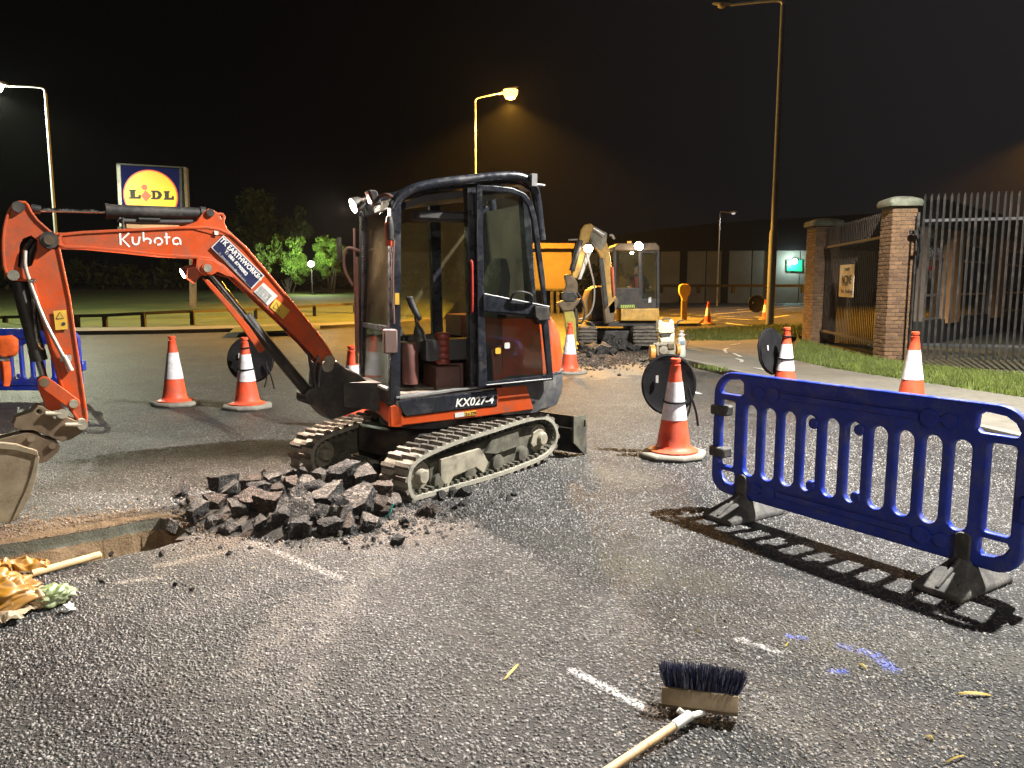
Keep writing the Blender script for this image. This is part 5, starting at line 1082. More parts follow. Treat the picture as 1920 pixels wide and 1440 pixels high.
for x, y, w in ((569, 978, 13), (591, 982, 15), (365, 960, 16), (600, 990, 8), (640, 1000, 9), (375, 970, 9)):
    p = G(x, y + 3); p.y -= .02; r = w / F * p.y * 1.1; p.z = r * .6; chunk(CP, p, r, (rr_.random(), rr_.random(), rr_.random() * 6), (1, .8, .8), 'pale stone among the broken asphalt at the front of the heap', 'pale_stone', 'pale stones in the rubble')
for x, y, w in ((826, 936, 16), (848, 930, 14), (870, 930, 18), (880, 925, 10), (852, 955, 9), (870, 948, 11), (940, 933, 7), (955, 938, 9), (965, 930, 8), (790, 965, 20), (760, 985, 14)):
    p = G(x, y); r = w / F * p.y * 1.1; p.z = r * .4; chunk(CH[rr_.choice((4, 7))], p, r, (rr_.random(), rr_.random(), rr_.random() * 6), (1, 1, .8), 'black crumbly asphalt lump beside the near track', group='asphalt lumps beside the near track')
def pebbles(name, n, pick, smin, smax, mat):
    vs, fs = [], []
    for i in range(n):
        x, y = pick(); s = random.uniform(smin, smax) * random.choice((.6, .8, 1, 1.2)); a = random.uniform(0, 6.28); ca, sa = math.cos(a), math.sin(a); b = len(vs)
        for dx, dy, dz in ((1, 0, .3), (-.9, .2, .35), (.1, .8, .3), (-.1, -.85, .3), (.1, .1, .95), (0, 0, -.3)):
            dx *= random.uniform(.7, 1.2); dy *= random.uniform(.7, 1.2); vs.append((x + s * (dx * ca - dy * sa), y + s * (dx * sa + dy * ca), s * dz))
        fs += [(b + p, b + q, b + r) for p, q, r in ((0, 2, 4), (2, 1, 4), (1, 3, 4), (3, 0, 4), (2, 0, 5), (1, 2, 5), (3, 1, 5), (0, 3, 5))]
    me = bpy.data.meshes.new(name); me.from_pydata(vs, [], fs); me.materials.append(mat); o = link(name, me); o['kind'] = 'stuff'; return o
# crushed fines the lumps lie in
fm_ = MB(); NX, NY = 60, 34; fx0, fx1, fy0, fy1 = -2.15, -.92, 4.74, 5.9
for j in range(NY + 1):
    for i in range(NX + 1):
        x = fx0 + (fx1 - fx0) * i / NX; y = fy0 + (fy1 - fy0) * j / NY; u, v = (i / NX - .5) * 2, (j / NY - .5) * 2; sh = u * .25
        e_ = max(0, 1 - (u * u * .95 + (v - sh * .4) ** 2) - .12 * NZ.noise(V((x * 5, y * 5, 1)))); q = V((x, y, 0))
        fm_.v.append(V((x, y, .105 * e_ ** .8 * (1 + .35 * NZ.noise(q * 9)) + (.018 * NZ.noise(q * 30) + .012 * NZ.noise(q * 70)) * min(1, e_ * 4) - (.012 if e_ <= .01 else 0))))
fm_.f = [(j * (NX + 1) + i, j * (NX + 1) + i + 1, (j + 1) * (NX + 1) + i + 1, (j + 1) * (NX + 1) + i) for j in range(NY) for i in range(NX)]
fo_ = fm_.build('asphalt_fines', GROUNDMAT('crushed_asphalt', (.020, .017, .014), (.085, .070, .056), 18, .9, .9, 90, .02, (.14, .12, .10)), None, sharp=70); fo_['kind'] = 'stuff'
def inside(x, y, poly):
    c = False; n = len(poly)
    for i in range(n):
        (x0_, y0_), (x1_, y1_) = poly[i - 1], poly[i]
        if (y0_ > y) != (y1_ > y) and x < (x1_ - x0_) * (y - y0_) / (y1_ - y0_) + x0_: c = not c
    return c
def gpick(cx, cy, sx, sy, ymin=700):
    def f():
        while True:
            v = random.gauss(cy, sy)
            if v < ymin or v > 1500: continue
            p = G(random.gauss(cx, sx), v)
            if p.x > -1.9 or not inside(p.x, p.y, base): return p.x, p.y
    return f
pebbles('asphalt_crumbs', 3600, gpick(590, 962, 120, 24), .004, .020, RK1); pebbles('asphalt_crumbs', 700, gpick(830, 950, 60, 14), .004, .014, RK1)
pebbles('soil_crumbs', 1300, gpick(210, 985, 150, 15), .004, .014, SOILM)
pebbles('loose_gravel', 1500, gpick(1600, 1300, 260, 110), .003, .009, RK4); pebbles('loose_gravel', 1500, gpick(800, 1150, 450, 160), .002, .007, RK2); pebbles('loose_gravel', 900, gpick(420, 1030, 160, 45), .003, .008, RK4)
# the bit of green cord, fallen leaves
q = G(722, 972); q2 = D(738, 945, q.y + .02); tag(MB().tube(smooth_path([q + Z * .01, q.lerp(q2, .4) + V((.015, 0, .0)), q.lerp(q2, .75) - V((.0, 0, 0)), q2], 2), .006, 7).build('green_cord', MAT('green_cord_plastic', (.02, .28, .22), .4), None), 'short green cord sticking up beside the front of the near track', 'cord')
LEAF = MAT('yellow_leaf_blade', (.34, .25, .05), .6, var=.3)
for pts, w, lab in (([(945, 1277), (957, 1268), (966, 1258), (972, 1247)], .006, 'thin curled yellow leaf on the road in the middle foreground'), ([(1795, 1304), (1812, 1306), (1835, 1307), (1858, 1306)], .008, 'long yellow leaf on the road below the right barrier foot'), ([(1610, 1247), (1616, 1252), (1624, 1257)], .006, 'short yellow leaf beside the blue spray marks'), ([(1735, 1383), (1743, 1388), (1750, 1391)], .006, 'small yellow leaf near the bottom right of the road'), ([(1472, 1215), (1478, 1206)], .003, 'pale straw near the white mark above the broom'), ([(1770, 1434), (1795, 1427), (1808, 1420)], .003, 'pale dry stalk at the bottom right edge'), ([(1303, 1181), (1318, 1189)], .003, 'pale straw on the dark patch right of centre')):
    P3 = [G(x, y) + Z * (.006 + .012 * math.sin(math.pi * i / max(1, len(pts) - 1))) for i, (x, y) in enumerate(pts)]; P3 = smooth_path(P3, 2); n = len(P3)
    m = MB(); d = (P3[-1] - P3[0]).normalized(); s_ = V((-d.y, d.x, .25)); ws = [w * (math.sin(math.pi * (i + .4) / (n - .2)) ** .6) for i in range(n)]
    m.add([p + s_ * a for p, a in zip(P3, ws)] + [p + Z * .003 for p in P3] + [p - s_ * a for p, a in zip(P3, ws)], [(i, i + 1, n + i + 1, n + i) for i in range(n - 1)] + [(n + i, n + i + 1, 2 * n + i + 1, 2 * n + i) for i in range(n - 1)])
    tag(m.build('fallen_leaf', LEAF, None), lab, 'leaf', 'fallen leaves on the road')

# ================================================================== BROOM, HANDLE, LITTER
hc = D(1314, 1322, 2.72); br = thing('broom', 'yard broom with dark blue bristles and wooden head lying on the road', 'broom', (hc.x, hc.y, 0))
ha, hb_ = D(1241, 1322, 2.74), D(1384, 1341, 2.66); hd = (hb_ - ha); hl = hd.length; hd.normalize(); upb = V((.05, .62, .78)); upb = (upb - hd * upb.dot(hd)).normalized(); sd = hd.cross(upb)
ha.z = max(ha.z, .055); 
prof = [(.034, -.034), (.034, .024), (.024, .033), (-.024, .033), (-.034, .024), (-.036, -.016), (-.022, -.036)]
hm = MB().loft([[ha + hd * s_ + sd * a + upb * b for a, b in prof] for s_ in (0, hl)]).build('broom_head', WOOD2, br, bev=.006, seg=2)
BRI = MAT('dark_blue_bristle', (.010, .013, .050), .45, var=.7, scale=40); BRI2 = MAT('pale_worn_bristle', (.16, .165, .22), .5, var=.4, scale=40)
def bristles(n, mat, wide, name):
    m = MB()
    for i in range(n):
        a = random.uniform(.04, .98); row = random.uniform(-.024, .024); p = ha + hd * hl * a + sd * row + upb * .028
        spread = hd * ((a - .45) * .055) + sd * row * 1.2 + V((random.gauss(0, .007), random.gauss(0, .007), 0)); L = random.uniform(.078, .106) * (1 - .18 * abs(a - .5))
        q = p + upb * L + spread; mid_ = p.lerp(q, .55) + hd * random.gauss(0, .003); s_ = (hd * random.uniform(-1, 1) + sd * random.uniform(-1, 1)).normalized() * wide
        m.add([p - s_, p + s_, mid_ + s_ * .9, mid_ - s_ * .9, q + s_ * .5, q - s_ * .5], [(0, 1, 2, 3), (3, 2, 4, 5)])
    o = m.build(name, mat, br, fix=False); o['kind'] = 'stuff'; return o
bristles(2200, BRI, .0013, 'bristles'); bristles(900, BRI2, .0011, 'bristles')
sk_ = ha.lerp(hb_, .42) - upb * .04 - sd * 0; h0 = D(1283, 1352, 2.60); h0.z = .045; h1 = G(1140, 1444, .018); dirh = (h1 - h0).normalized()
MB().cyl(h0, h0 + dirh * 1.25, .0145, 16).build('handle', WOOD, br)
MB().lathe([(.0175, -.06), (.0185, .02), (.020, .03)], h0 - dirh * .0, -dirh, 16).tube([h0 - dirh * .02, D(1272, 1330, 2.62)], .010, 8).tube([h0 - dirh * .02, D(1318, 1336, 2.66)], .012, 8).build('handle_socket', PALE, br)
wh0, wh1 = G(60, 1076, .02), G(188, 1040, .03); tag(MB().tube([wh0, wh0.lerp(wh1, .97), wh1, wh1 + (wh1 - wh0).normalized() * .006], [.021, .021, .020, .010], 16).build('tool_handle', WOOD, None), 'pale wooden tool handle lying along the near edge of the trench', 'tool handle')
def crumple(name, ctr_px, depth, rx, ry, rz, mat, label, cat, seed, amp=.35, zc=None, rot=0.0):
    bm = bmesh.new(); bmesh.ops.create_icosphere(bm, subdivisions=5, radius=1.0); c = D(*ctr_px, depth); c.z = zc if zc is not None else c.z
    M_ = MX.Rotation(rot, 4, 'Z')
    for v in bm.verts:
        n0 = v.co.normalized(); q = n0 * 1.1 + V((seed * 5.3, seed, 0)); q += NZ.noise_vector(q * 1.7) * .35; a = abs(NZ.noise(q)); b = abs(NZ.noise(q * 2.1 + V((9, 0, 0)))); d_ = abs(NZ.noise(q * 5))
        k = 1 - amp + amp * 1.9 * a + amp * 1.1 * b + .05 * d_; p = M_ @ V((n0.x * k * rx, n0.y * k * ry, n0.z * k * rz)) + c; p.z = max(p.z, .003 + .01 * a); v.co = p
    me = bpy.data.meshes.new(name); bm.to_mesh(me); bm.free(); me.materials.append(mat); me.polygons.foreach_set('use_smooth', [True] * len(me.polygons)); o = link(name, me); return tag(o, label, cat, 'litter beside the trench')
def sheet(name, px4, hgt, mat, label, cat, seed, n=34, folds=3.0, up=.02):
    c4 = [G(x, y) for x, y in px4]; vs = []
    for j in range(n + 1):
        for i in range(n + 1):
            u, v = i / n, j / n; p = c4[0].lerp(c4[1], u).lerp(c4[3].lerp(c4[2], u), v); q = V((u * folds + seed * 7, v * folds * .7, seed)); q += NZ.noise_vector(q * 1.5) * .4
            e_ = min(u, v, 1 - u, 1 - v); r1 = 1 - abs(NZ.noise(q)) * 2.2; r2 = 1 - abs(NZ.noise(q * 2.6)) * 2
            w = NZ.noise_vector(q * 1.3) * .035; vs.append(p + V((w.x, w.y, up + hgt * max(0, .55 * r1 + .3 * r2) * min(1, .35 + e_ * 5) + .008 * NZ.noise(q * 6))))
    m = MB(); m.v = vs; m.f = [(j * (n + 1) + i, j * (n + 1) + i + 1, (j + 1) * (n + 1) + i + 1, (j + 1) * (n + 1) + i) for j in range(n) for i in range(n)]
    return tag(m.build(name, mat, None, sharp=75), label, cat, 'litter beside the trench')
YB = MAT('yellow_plastic_film', (.25, .115, .010), .42, var=.35, scale=5, dirt=(.26, .16, .06), damt=.3, dscale=4, coat=.4); TANP = MAT('tan_paper', (.40, .28, .16), .7, var=.25); GRP = MAT('green_white_wrapper', (.20, .26, .10), .35, var=.5, scale=10, dirt=(.55, .55, .42), damt=.4, dscale=9, coat=.3); WFILM = MAT('white_film', (.60, .62, .60), .3, var=.2)
crumple('plastic_sack', (-30, 1110), 3.62, .24, .19, .105, YB, 'crumpled yellow plastic sack beside the trench at the left edge', 'sack', 1, .36, .085, .2)
sheet('plastic_film', [(-60, 1140), (22, 1142), (44, 1075), (-50, 1066)], .13, YB, 'loose yellow plastic film spread from the sack at the left edge', 'plastic film', 2, folds=2.6)
sheet('plastic_film', [(0, 1086), (96, 1078), (90, 1060), (0, 1060)], .07, YB, 'flat fold of yellow plastic along the trench edge', 'plastic film', 3, folds=2.0)
crumple('brown_paper_bag', (66, 1102), 3.68, .105, .08, .05, TANP, 'torn tan paper packet between yellow sack and green wrapper', 'paper bag', 3, .35, .05, -.1)
crumple('food_wrapper', (102, 1094), 3.70, .062, .098, .058, GRP, 'green and white crumpled wrapper at the end of the wooden handle', 'wrapper', 4, .3, .055, -.75)
crumple('food_wrapper', (125, 1111), 3.62, .03, .036, .022, WFILM, 'small white end of a wrapper on the road', 'wrapper', 5, .4, .022, 0)
sheet('plastic_film', [(22, 1150), (68, 1146), (60, 1122), (24, 1126)], .05, WFILM, 'scrap of clear white film under the yellow sack', 'plastic film', 6, folds=2.5)
sheet('brown_paper_bag', [(-60, 1182), (40, 1172), (78, 1148), (-50, 1140)], .055, MAT('brown_card', (.34, .26, .165), .65, var=.3), 'flattened brown paper flap nearest the camera at the left edge', 'paper bag', 7, folds=2.2)
# ================================================================== SECOND (YELLOW) EXCAVATOR WITH BREAKER
YD = 20.0; E2 = Fr((0, YD, 0), (1, 0, 0), (0, 0, 1), (0, -1, 0))
def q2(l, off=0): return E2.pts(l, off)
ey = thing('mini_excavator', 'yellow mini excavator with rock breaker working further up the road', 'excavator', (D(1165, 640, YD).x, YD, 0))
def plate2(name, px, near, th, mat, parent=ey, bev=.02, holes=()): return MB().shape(E2, q2(px, near), [q2(h, near) for h in holes], near, th, bev).build(name, mat, parent)
for px in ([(1186, 618), (1190, 611), (1228, 611), (1234, 618), (1235, 642), (1230, 649), (1190, 648), (1186, 640)], [(1084, 618), (1088, 612), (1116, 612), (1120, 618), (1120, 640), (1116, 645), (1088, 644), (1084, 638)]):
    tb = plate2('crawler_track', px, .9, 2.0, RUBB, bev=.08); (x0_, z0_), (x1_, z1_) = E2.px(*px[0], .9), E2.px(*px[5], .9); xa, xb = E2.px(px[0][0], 640, .9)[0], E2.px(px[4][0], 640, .9)[0]
    for k in range(6): MB().box((xa + .01, .10 + k * .085, .90), (xb - .01, .135 + k * .085, .935), E2).build('tread_lug', RUBB, tb, bev=.008)
plate2('undercarriage', [(1112, 620), (1190, 620), (1190, 636), (1112, 636)], .5, 1.2, BLK)
plate2('main_frame', [(1102, 603), (1234, 603), (1230, 612), (1112, 612)], .7, 1.6, BLK)
plate2('body_panel', [(1164, 579), (1236, 578), (1238, 598), (1230, 602), (1164, 602)], .85, 1.7, YELM, bev=.04)
plate2('body_panel', [(1101, 560), (1106, 545), (1120, 536), (1140, 536), (1140, 600), (1102, 601)], .4, 1.4, YELM, bev=.05)
plate2('engine_cover', [(1110, 541), (1130, 537), (1142, 540), (1142, 598), (1110, 598)], .44, .2, BLK)
CY = .75
for x in (1153, 1200, 1234): plate2('cab_pillar', [(x - 2.5, 464), (x + 2.5, 464), (x + 2.5, 580), (x - 2.5, 580)], CY, .08, BLK, bev=.01)
for x in (1158, 1232): plate2('cab_pillar', [(x - 3, 470), (x + 3, 470), (x + 3, 575), (x - 3, 575)], -.6, .08, BLK, bev=.01)
plate2('cab_roof', [(1152, 462), (1158, 456), (1230, 455), (1237, 462), (1237, 470), (1152, 470)], CY + .02, 1.5, MAT('tan_roof', (.12, .085, .045), .5), bev=.03)
plate2('cab_front', [(1152, 540), (1200, 539), (1200, 579), (1152, 579)], CY, .04, BLK); plate2('cab_front', [(1200, 470), (1237, 470), (1237, 579), (1200, 579)], CY - .05, .03, BLK, holes=[[(1205, 475), (1233, 475), (1233, 560), (1205, 560)]])
plate2('windscreen', [(1155, 471), (1198, 471), (1198, 540), (1155, 540)], CY - .02, .01, GLS, bev=0); plate2('door_glass', [(1205, 475), (1233, 475), (1233, 560), (1205, 560)], CY - .06, .01, GLS, bev=0)
plate2('rear_window', [(1160, 475), (1230, 475), (1230, 545), (1160, 545)], -.62, .01, GLS, bev=0)
plate2('reflective_strip', [(1164, 572), (1190, 571.5), (1190, 577), (1164, 577.5)], CY + .02, .01, MAT('lime_reflective', (.40, .55, .05), .4), bev=0)
for k in range(6): plate2('reflective_chevron', [(1165 + k * 4.2, 577), (1167 + k * 4.2, 577), (1169 + k * 4.2, 572), (1167 + k * 4.2, 572)], CY + .026, .004, MAT('grey_chevron', (.12, .12, .10), .5) if k == 0 else bpy.data.materials['grey_chevron'], bev=0)
plate2('white_label', [(1216, 558), (1221, 557), (1221, 567), (1216, 568)], CY - .02, .02, PALE, bev=0); plate2('number_plate', [(1176, 452), (1184, 452), (1184, 457), (1176, 457)], CY, .02, YEL, bev=0)
MB().box((E2.px(1168, 545)[0], .95, -.35), (E2.px(1226, 545)[0], 1.20, .35), E2).box((E2.px(1180, 500)[0], 1.1, -.45), (E2.px(1215, 500)[0], 1.75, -.30), E2).build('operator_seat', SEAT, ey, bev=.03)
MB().box((E2.px(1158, 545)[0], .95, .35), (E2.px(1200, 545)[0], 1.30, .65), E2).build('dashboard', SEAT, ey, bev=.05)
# boom, arm, breaker
BZ = 1.35
plate2('boom', [(1142, 590), (1138, 570), (1134, 540), (1131, 505), (1127, 483), (1120, 470), (1108, 458), (1112, 448), (1122, 446), (1134, 448), (1141, 462), (1146, 490), (1150, 530), (1154, 560), (1156, 588)], BZ, .22, YELM, bev=.03)
plate2('boom_cylinder', [(1124, 484), (1132, 484), (1141, 572), (1133, 578)], BZ + .1, .1, BLK); plate2('boom_side_cylinder', [(1146, 500), (1150, 500), (1154, 552), (1150, 556)], BZ + .1, .08, ORW)
plate2('swing_post', [(1133, 580), (1142, 572), (1156, 556), (1160, 566), (1154, 585), (1152, 605), (1136, 607)], BZ, .35, BRN)
plate2('dipper_arm', [(1090, 430), (1097, 421), (1108, 419), (1114, 424), (1110, 436), (1102, 458), (1096, 480), (1090, 505), (1082, 522), (1074, 522), (1072, 514), (1078, 488), (1084, 460)], BZ + .15, .18, YELM, bev=.03)
plate2('dipper_arm_side', [(1104, 452), (1112, 470), (1108, 476), (1090, 524), (1084, 524), (1096, 484)], BZ + .0, .14, PALE, bev=.02)
MB().cyl(E2.pw(1112, 429, BZ), E2.pw(1132, 441, BZ), .075, 14).build('arm_cylinder', PIPE, ey); MB().cyl(E2.pw(1088, 450, BZ + .25), E2.pw(1072, 508, BZ + .25), .07, 14).build('bucket_cylinder', BLK, ey)
plate2('elbow_bracket', [(1104, 436), (1112, 428), (1130, 442), (1135, 434), (1139, 438), (1137, 455), (1128, 470), (1112, 462)], BZ + .02, .26, MUDS, bev=.02)
plate2('breaker_bracket', [(1058, 516), (1066, 513), (1078, 520), (1084, 532), (1084, 556), (1080, 565), (1056, 565), (1054, 552), (1062, 535)], BZ + .2, .3, BRN, bev=.03)
plate2('breaker_head', [(1053, 548), (1076, 546), (1082, 556), (1078, 566), (1058, 567)], BZ + .26, .34, BLK, bev=.03)
plate2('breaker_collar', [(1044, 568), (1056, 563), (1082, 562), (1089, 560), (1087, 567), (1080, 575), (1074, 583), (1056, 584), (1050, 576)], BZ + .24, .4, BRN, bev=.03)
plate2('breaker_body', [(1057, 583), (1075, 583), (1080, 600), (1082, 650), (1080, 660), (1074, 660), (1066, 650)], BZ + .2, .3, MAT('olive_breaker', (.36, .30, .05), .5, dirt=(.2, .16, .08), damt=.4), bev=.03)
plate2('breaker_side', [(1077, 575), (1083, 580), (1085, 640), (1081, 640)], BZ + .12, .26, BLK, bev=.02)
MB().tube(smooth_path([E2.pw(1101, 475, BZ + .2), E2.pw(1106, 500, BZ + .2), E2.pw(1116, 540, BZ + .2), E2.pw(1112, 580, BZ + .2), E2.pw(1098, 597, BZ + .2), E2.pw(1086, 598, BZ + .2)], 2), .022, 8).build('hydraulic_hose', PIPE, ey)
MB().tube(smooth_path([E2.pw(1082, 548, BZ + .2), E2.pw(1092, 562, BZ + .25), E2.pw(1097, 590, BZ + .25), E2.pw(1092, 606, BZ + .25), E2.pw(1084, 606, BZ + .2)], 2), .025, 8).build('hydraulic_hose', HOSE, ey)
MB().tube([E2.pw(1066, 450, BZ), E2.pw(1084, 449, BZ)], .02, 8).tube(smooth_path([E2.pw(1143, 441, BZ), E2.pw(1149, 441, BZ), E2.pw(1150, 447, BZ), E2.pw(1153, 447, BZ)], 1), .03, 8).build('pipe_bracket', PIPE, ey)
def wl2nd(p, d, pw, spill):
    d = V(d).normalized(); m = MB().lathe([(.05, -.14), (.10, -.08), (.115, .0), (.12, .015)], p, d, 16).build('work_light', BLK, ey); MB().lathe([(.108, .016), (.06, .03)], p, d, 16).build('lamp_lens', HOT, m)
    lamp('SPOT', 'work_lamp_light', p + d * .07, p + d, pw, (1.0, .80, .55), m, .06, 100, .7); lamp('POINT', 'work_lamp_spill', p + d * .30, p - Z, spill, (1.0, .84, .66), m, .05)
wl2nd(E2.pw(1198, 461, CY + .12), (-.30, -.85, -.50), 470, 15); wl2nd(E2.pw(1103, 465, BZ + .28), (-.15, -.75, -.60), 230, 10)

# operator
op = thing('person', 'operator in red vest sitting in the yellow excavator cab with one arm forward', 'person', tuple(E2.pw(1193, 545, .1)))
def skin_figure(name, joints, edges, mats, parent, pick):
    me = bpy.data.meshes.new(name); me.from_pydata([j[0] for j in joints], edges, []); o = bpy.data.objects.new(name, me); COL.objects.link(o)
    md = o.modifiers.new('s', 'SKIN'); md.use_smooth_shade = True; o.modifiers.new('d', 'SUBSURF').levels = 2; o.modifiers['d'].render_levels = 2
    for v, j in zip(me.skin_vertices[0].data, joints): v.radius = (j[1], j[2] if len(j) > 2 else j[1])
    me.skin_vertices[0].data[0].use_root = True
    dg = bpy.context.evaluated_depsgraph_get(); m2 = bpy.data.meshes.new_from_object(o.evaluated_get(dg)); bpy.data.objects.remove(o)
    for m in mats: m2.materials.append(m)
    for p in m2.polygons: p.material_index = pick(p.center)
    m2.transform(WM[parent].inverted()); m2.name = name; return link(name, m2, parent)
SKIN = MAT('skin_tone', (.42, .24, .16), .5); DARKC = MAT('dark_clothing', (.03, .028, .032), .8); REDV = MAT('red_vest_cloth', (.36, .045, .025), .7)
hp_ = E2.pw(1194, 545, -.02); hp_.z = 1.30
J = lambda x, y, z: hp_ + V((x, y, z))
jt = [(J(0, 0, .05), .15, .12), (J(0, -.02, .28), .15, .11), (J(0, 0, .46), .17, .10), (J(0, 0, .56), .06), (J(0, -.02, .66), .075, .085), (J(0, -.03, .76), .085, .095), (J(0, -.02, .84), .06),
      (J(-.19, -.02, .47), .065), (J(-.27, -.14, .26), .05), (J(-.25, -.42, .24), .038), (J(-.25, -.50, .25), .034), (J(.19, -.02, .47), .065), (J(.28, -.10, .24), .05), (J(.27, -.36, .24), .038), (J(.27, -.44, .25), .034),
      (J(-.10, -.12, .02), .095), (J(-.13, -.46, .06), .07), (J(-.13, -.50, -.34), .05), (J(-.13, -.62, -.38), .04), (J(.10, -.12, .02), .095), (J(.13, -.46, .06), .07), (J(.13, -.50, -.34), .05), (J(.13, -.62, -.38), .04), (J(0, -.125, .72), .022)]
ed = [(0, 1), (1, 2), (2, 3), (3, 4), (4, 5), (5, 6), (2, 7), (7, 8), (8, 9), (9, 10), (2, 11), (11, 12), (12, 13), (13, 14), (0, 15), (15, 16), (16, 17), (17, 18), (0, 19), (19, 20), (20, 21), (21, 22), (4, 23)]
skin_figure('body', jt, ed, [DARKC, SKIN], op, lambda c: 1 if (hp_.z + .60 < c.z) or (c.y < hp_.y - .34 and c.z > hp_.z + .15) else 0)
vr = []
for z, rx, ry in ((.06, .175, .145), (.25, .175, .14), (.42, .19, .13), (.52, .13, .11)): vr.append([J(rx * math.cos(2 * math.pi * k / 20), -.01 + ry * math.sin(2 * math.pi * k / 20), z) for k in range(20)])
MB().loft(vr, caps=False).build('vest', REDV, op)
MB().lathe([(.097, -.01), (.10, .03), (.085, .075), (.04, .10)], J(0, -.015, .76), V((0, .25, 1)), 18).build('hair', BLK, op)

# broken slabs under the breaker
SL = chunk_mesh('asphalt_slab', 77, .5, RK1); SL2 = chunk_mesh('asphalt_slab', 78, .6, RK1, RK3)
rs2 = random.Random(9)
for x, y, w in ((1092, 655, 13), (1112, 660, 16), (1135, 662, 17), (1150, 650, 20), (1172, 650, 16), (1122, 645, 20), (1140, 640, 16), (1160, 640, 16), (1105, 668, 10), (1185, 655, 12), (1195, 653, 8), (1150, 662, 10), (1094, 640, 14), (1175, 642, 12), (1130, 672, 8), (1165, 655, 12), (1110, 645, 14)):
    p = G(x, y + 4); r = w / F * p.y * 1.25; p.z = r * .45; chunk(rs2.choice((SL, SL2)), p, r, (rs2.uniform(-.7, .9), rs2.uniform(-.5, .5), rs2.uniform(0, 6)), (1, 1, .9), 'dark broken slab lying in front of the yellow excavator', 'asphalt_slab', 'broken slabs below the rock breaker')
pebbles('rubble', 1800, gpick(1120, 672, 45, 9, 645), .01, .05, RK3)

# plate compactor with cream tank, and pump sprayer
SY = 15.2; SFp = Fr((0, SY, 0), (1, 0, 0), (0, 0, 1), (0, -1, 0))
sw = thing('plate_compactor', 'small road compactor with cream water tank and orange wheels beside the kerb', 'compactor', (D(1245, 660, SY).x, SY, 0))
def plate3(name, px, near, th, mat, parent=sw, bev=.015, holes=()): return MB().shape(SFp, SFp.pts(px, near), [SFp.pts(h, near) for h in holes], near, th, bev, 2).build(name, mat, parent)
tk = plate3('water_tank', [(1234, 604), (1236, 600), (1242, 601), (1244, 605), (1254, 605), (1256, 600), (1261, 599), (1264, 603), (1265, 622), (1262, 625), (1238, 626), (1234, 622)], .12, .24, CREAM, bev=.03)
plate3('tank_seam', [(1233.5, 616), (1265.5, 615.5), (1265.5, 617), (1233.5, 617.5)], .125, .25, CREAM, tk, .004); MB().tube(smooth_path([SFp.pw(1241, 602, 0), SFp.pw(1243, 597.5, 0), SFp.pw(1256, 597, 0), SFp.pw(1259, 601, 0)], 2), .018, 8).build('tank_handle', BLK, tk)
plate3('lower_tank', [(1238, 634), (1256, 632), (1259, 626), (1265, 624), (1265, 641), (1239, 642)], .11, .22, CREAM, bev=.02); plate3('engine_cowl', [(1238, 627), (1258, 626), (1256, 632), (1240, 633)], .09, .18, BLK)
en = plate3('engine', [(1230, 646), (1240, 642), (1264, 641), (1268, 650), (1266, 672), (1236, 674), (1231, 662)], .14, .3, MUDS, bev=.03)
for k in range(5): plate3('cooling_fin', [(1236, 648 + k * 4), (1250, 647 + k * 4), (1250, 649 + k * 4), (1236, 650 + k * 4)], .16, .05, BLK, en, .003)
MB().lathe([(.02, .02), (.07, .015), (.085, 0), (.085, -.02)], SFp.pw(1244, 657, .17), V((0, -1, 0)), 18).build('recoil_starter', MUDS, en)
plate3('exhaust', [(1252, 645), (1264, 644), (1265, 654), (1253, 655)], .18, .08, BRN, en)
ORWH = MAT('orange_wheel', (.55, .25, .05), .5, dirt=(.2, .13, .07), damt=.4)
for x, y, r, w, d_ in ((1223, 661, .15, .12, .1), (1271, 656, .12, .09, 0.0)):
    c = SFp.pw(x, y, d_); MB().lathe([(r * .6, -w / 2), (r, -w / 2 + .015), (r, w / 2 - .015), (r * .6, w / 2)], c, V((1, 0, 0)), 20).build('wheel', ORWH, sw)
plate3('base_plate', [(1220, 674), (1266, 673), (1262, 682), (1224, 682)], .2, .45, BLK, bev=.02); MB().tube(smooth_path([SFp.pw(1262, 650, -.1), SFp.pw(1266, 625, -.12), SFp.pw(1270, 602, -.14), SFp.pw(1282, 600, -.14)], 2), .015, 8).build('steering_handle', BLK, sw)
spx = thing('pump_sprayer', 'tall pale pump sprayer bottle with black hose behind the cream tank', 'sprayer', tuple(D(1277, 655, 15.9)))
SPF = Fr((0, 15.9, 0), (1, 0, 0), (0, 0, 1), (0, -1, 0)); c0 = SPF.pw(1277, 655, 0); c0.z = .13
GRB = MAT('pale_grey_bottle', (.46, .48, .42), .4, var=.1)
MB().lathe([(.085, 0), (.10, .02), (.098, .12), (.088, .20), (.084, .34), (.08, .37), (.05, .41), (.045, .43)], c0, Z, 20).build('bottle', GRB, spx); MB().lathe([(.06, .43), (.07, .44), (.07, .47), (.03, .48), (.025, .52), (.05, .525), (.05, .54)], c0, Z, 16).build('pump_head', PALE, spx)
MB().box((-.03, -.102, .26), (.05, -.07, .33), Fr(c0, (1, 0, 0), (0, 1, 0), (0, 0, 1))).build('bottle_label', MAT('blue_grey_label', (.16, .22, .28), .5), spx); MB().tube(smooth_path([c0 + V((.05, 0, .46)), c0 + V((.13, 0, .47)), c0 + V((.15, 0, .36)), c0 + V((.12, 0, .22)), c0 + V((.10, .02, .15))], 2), .009, 8).build('hose', MAROON, spx)

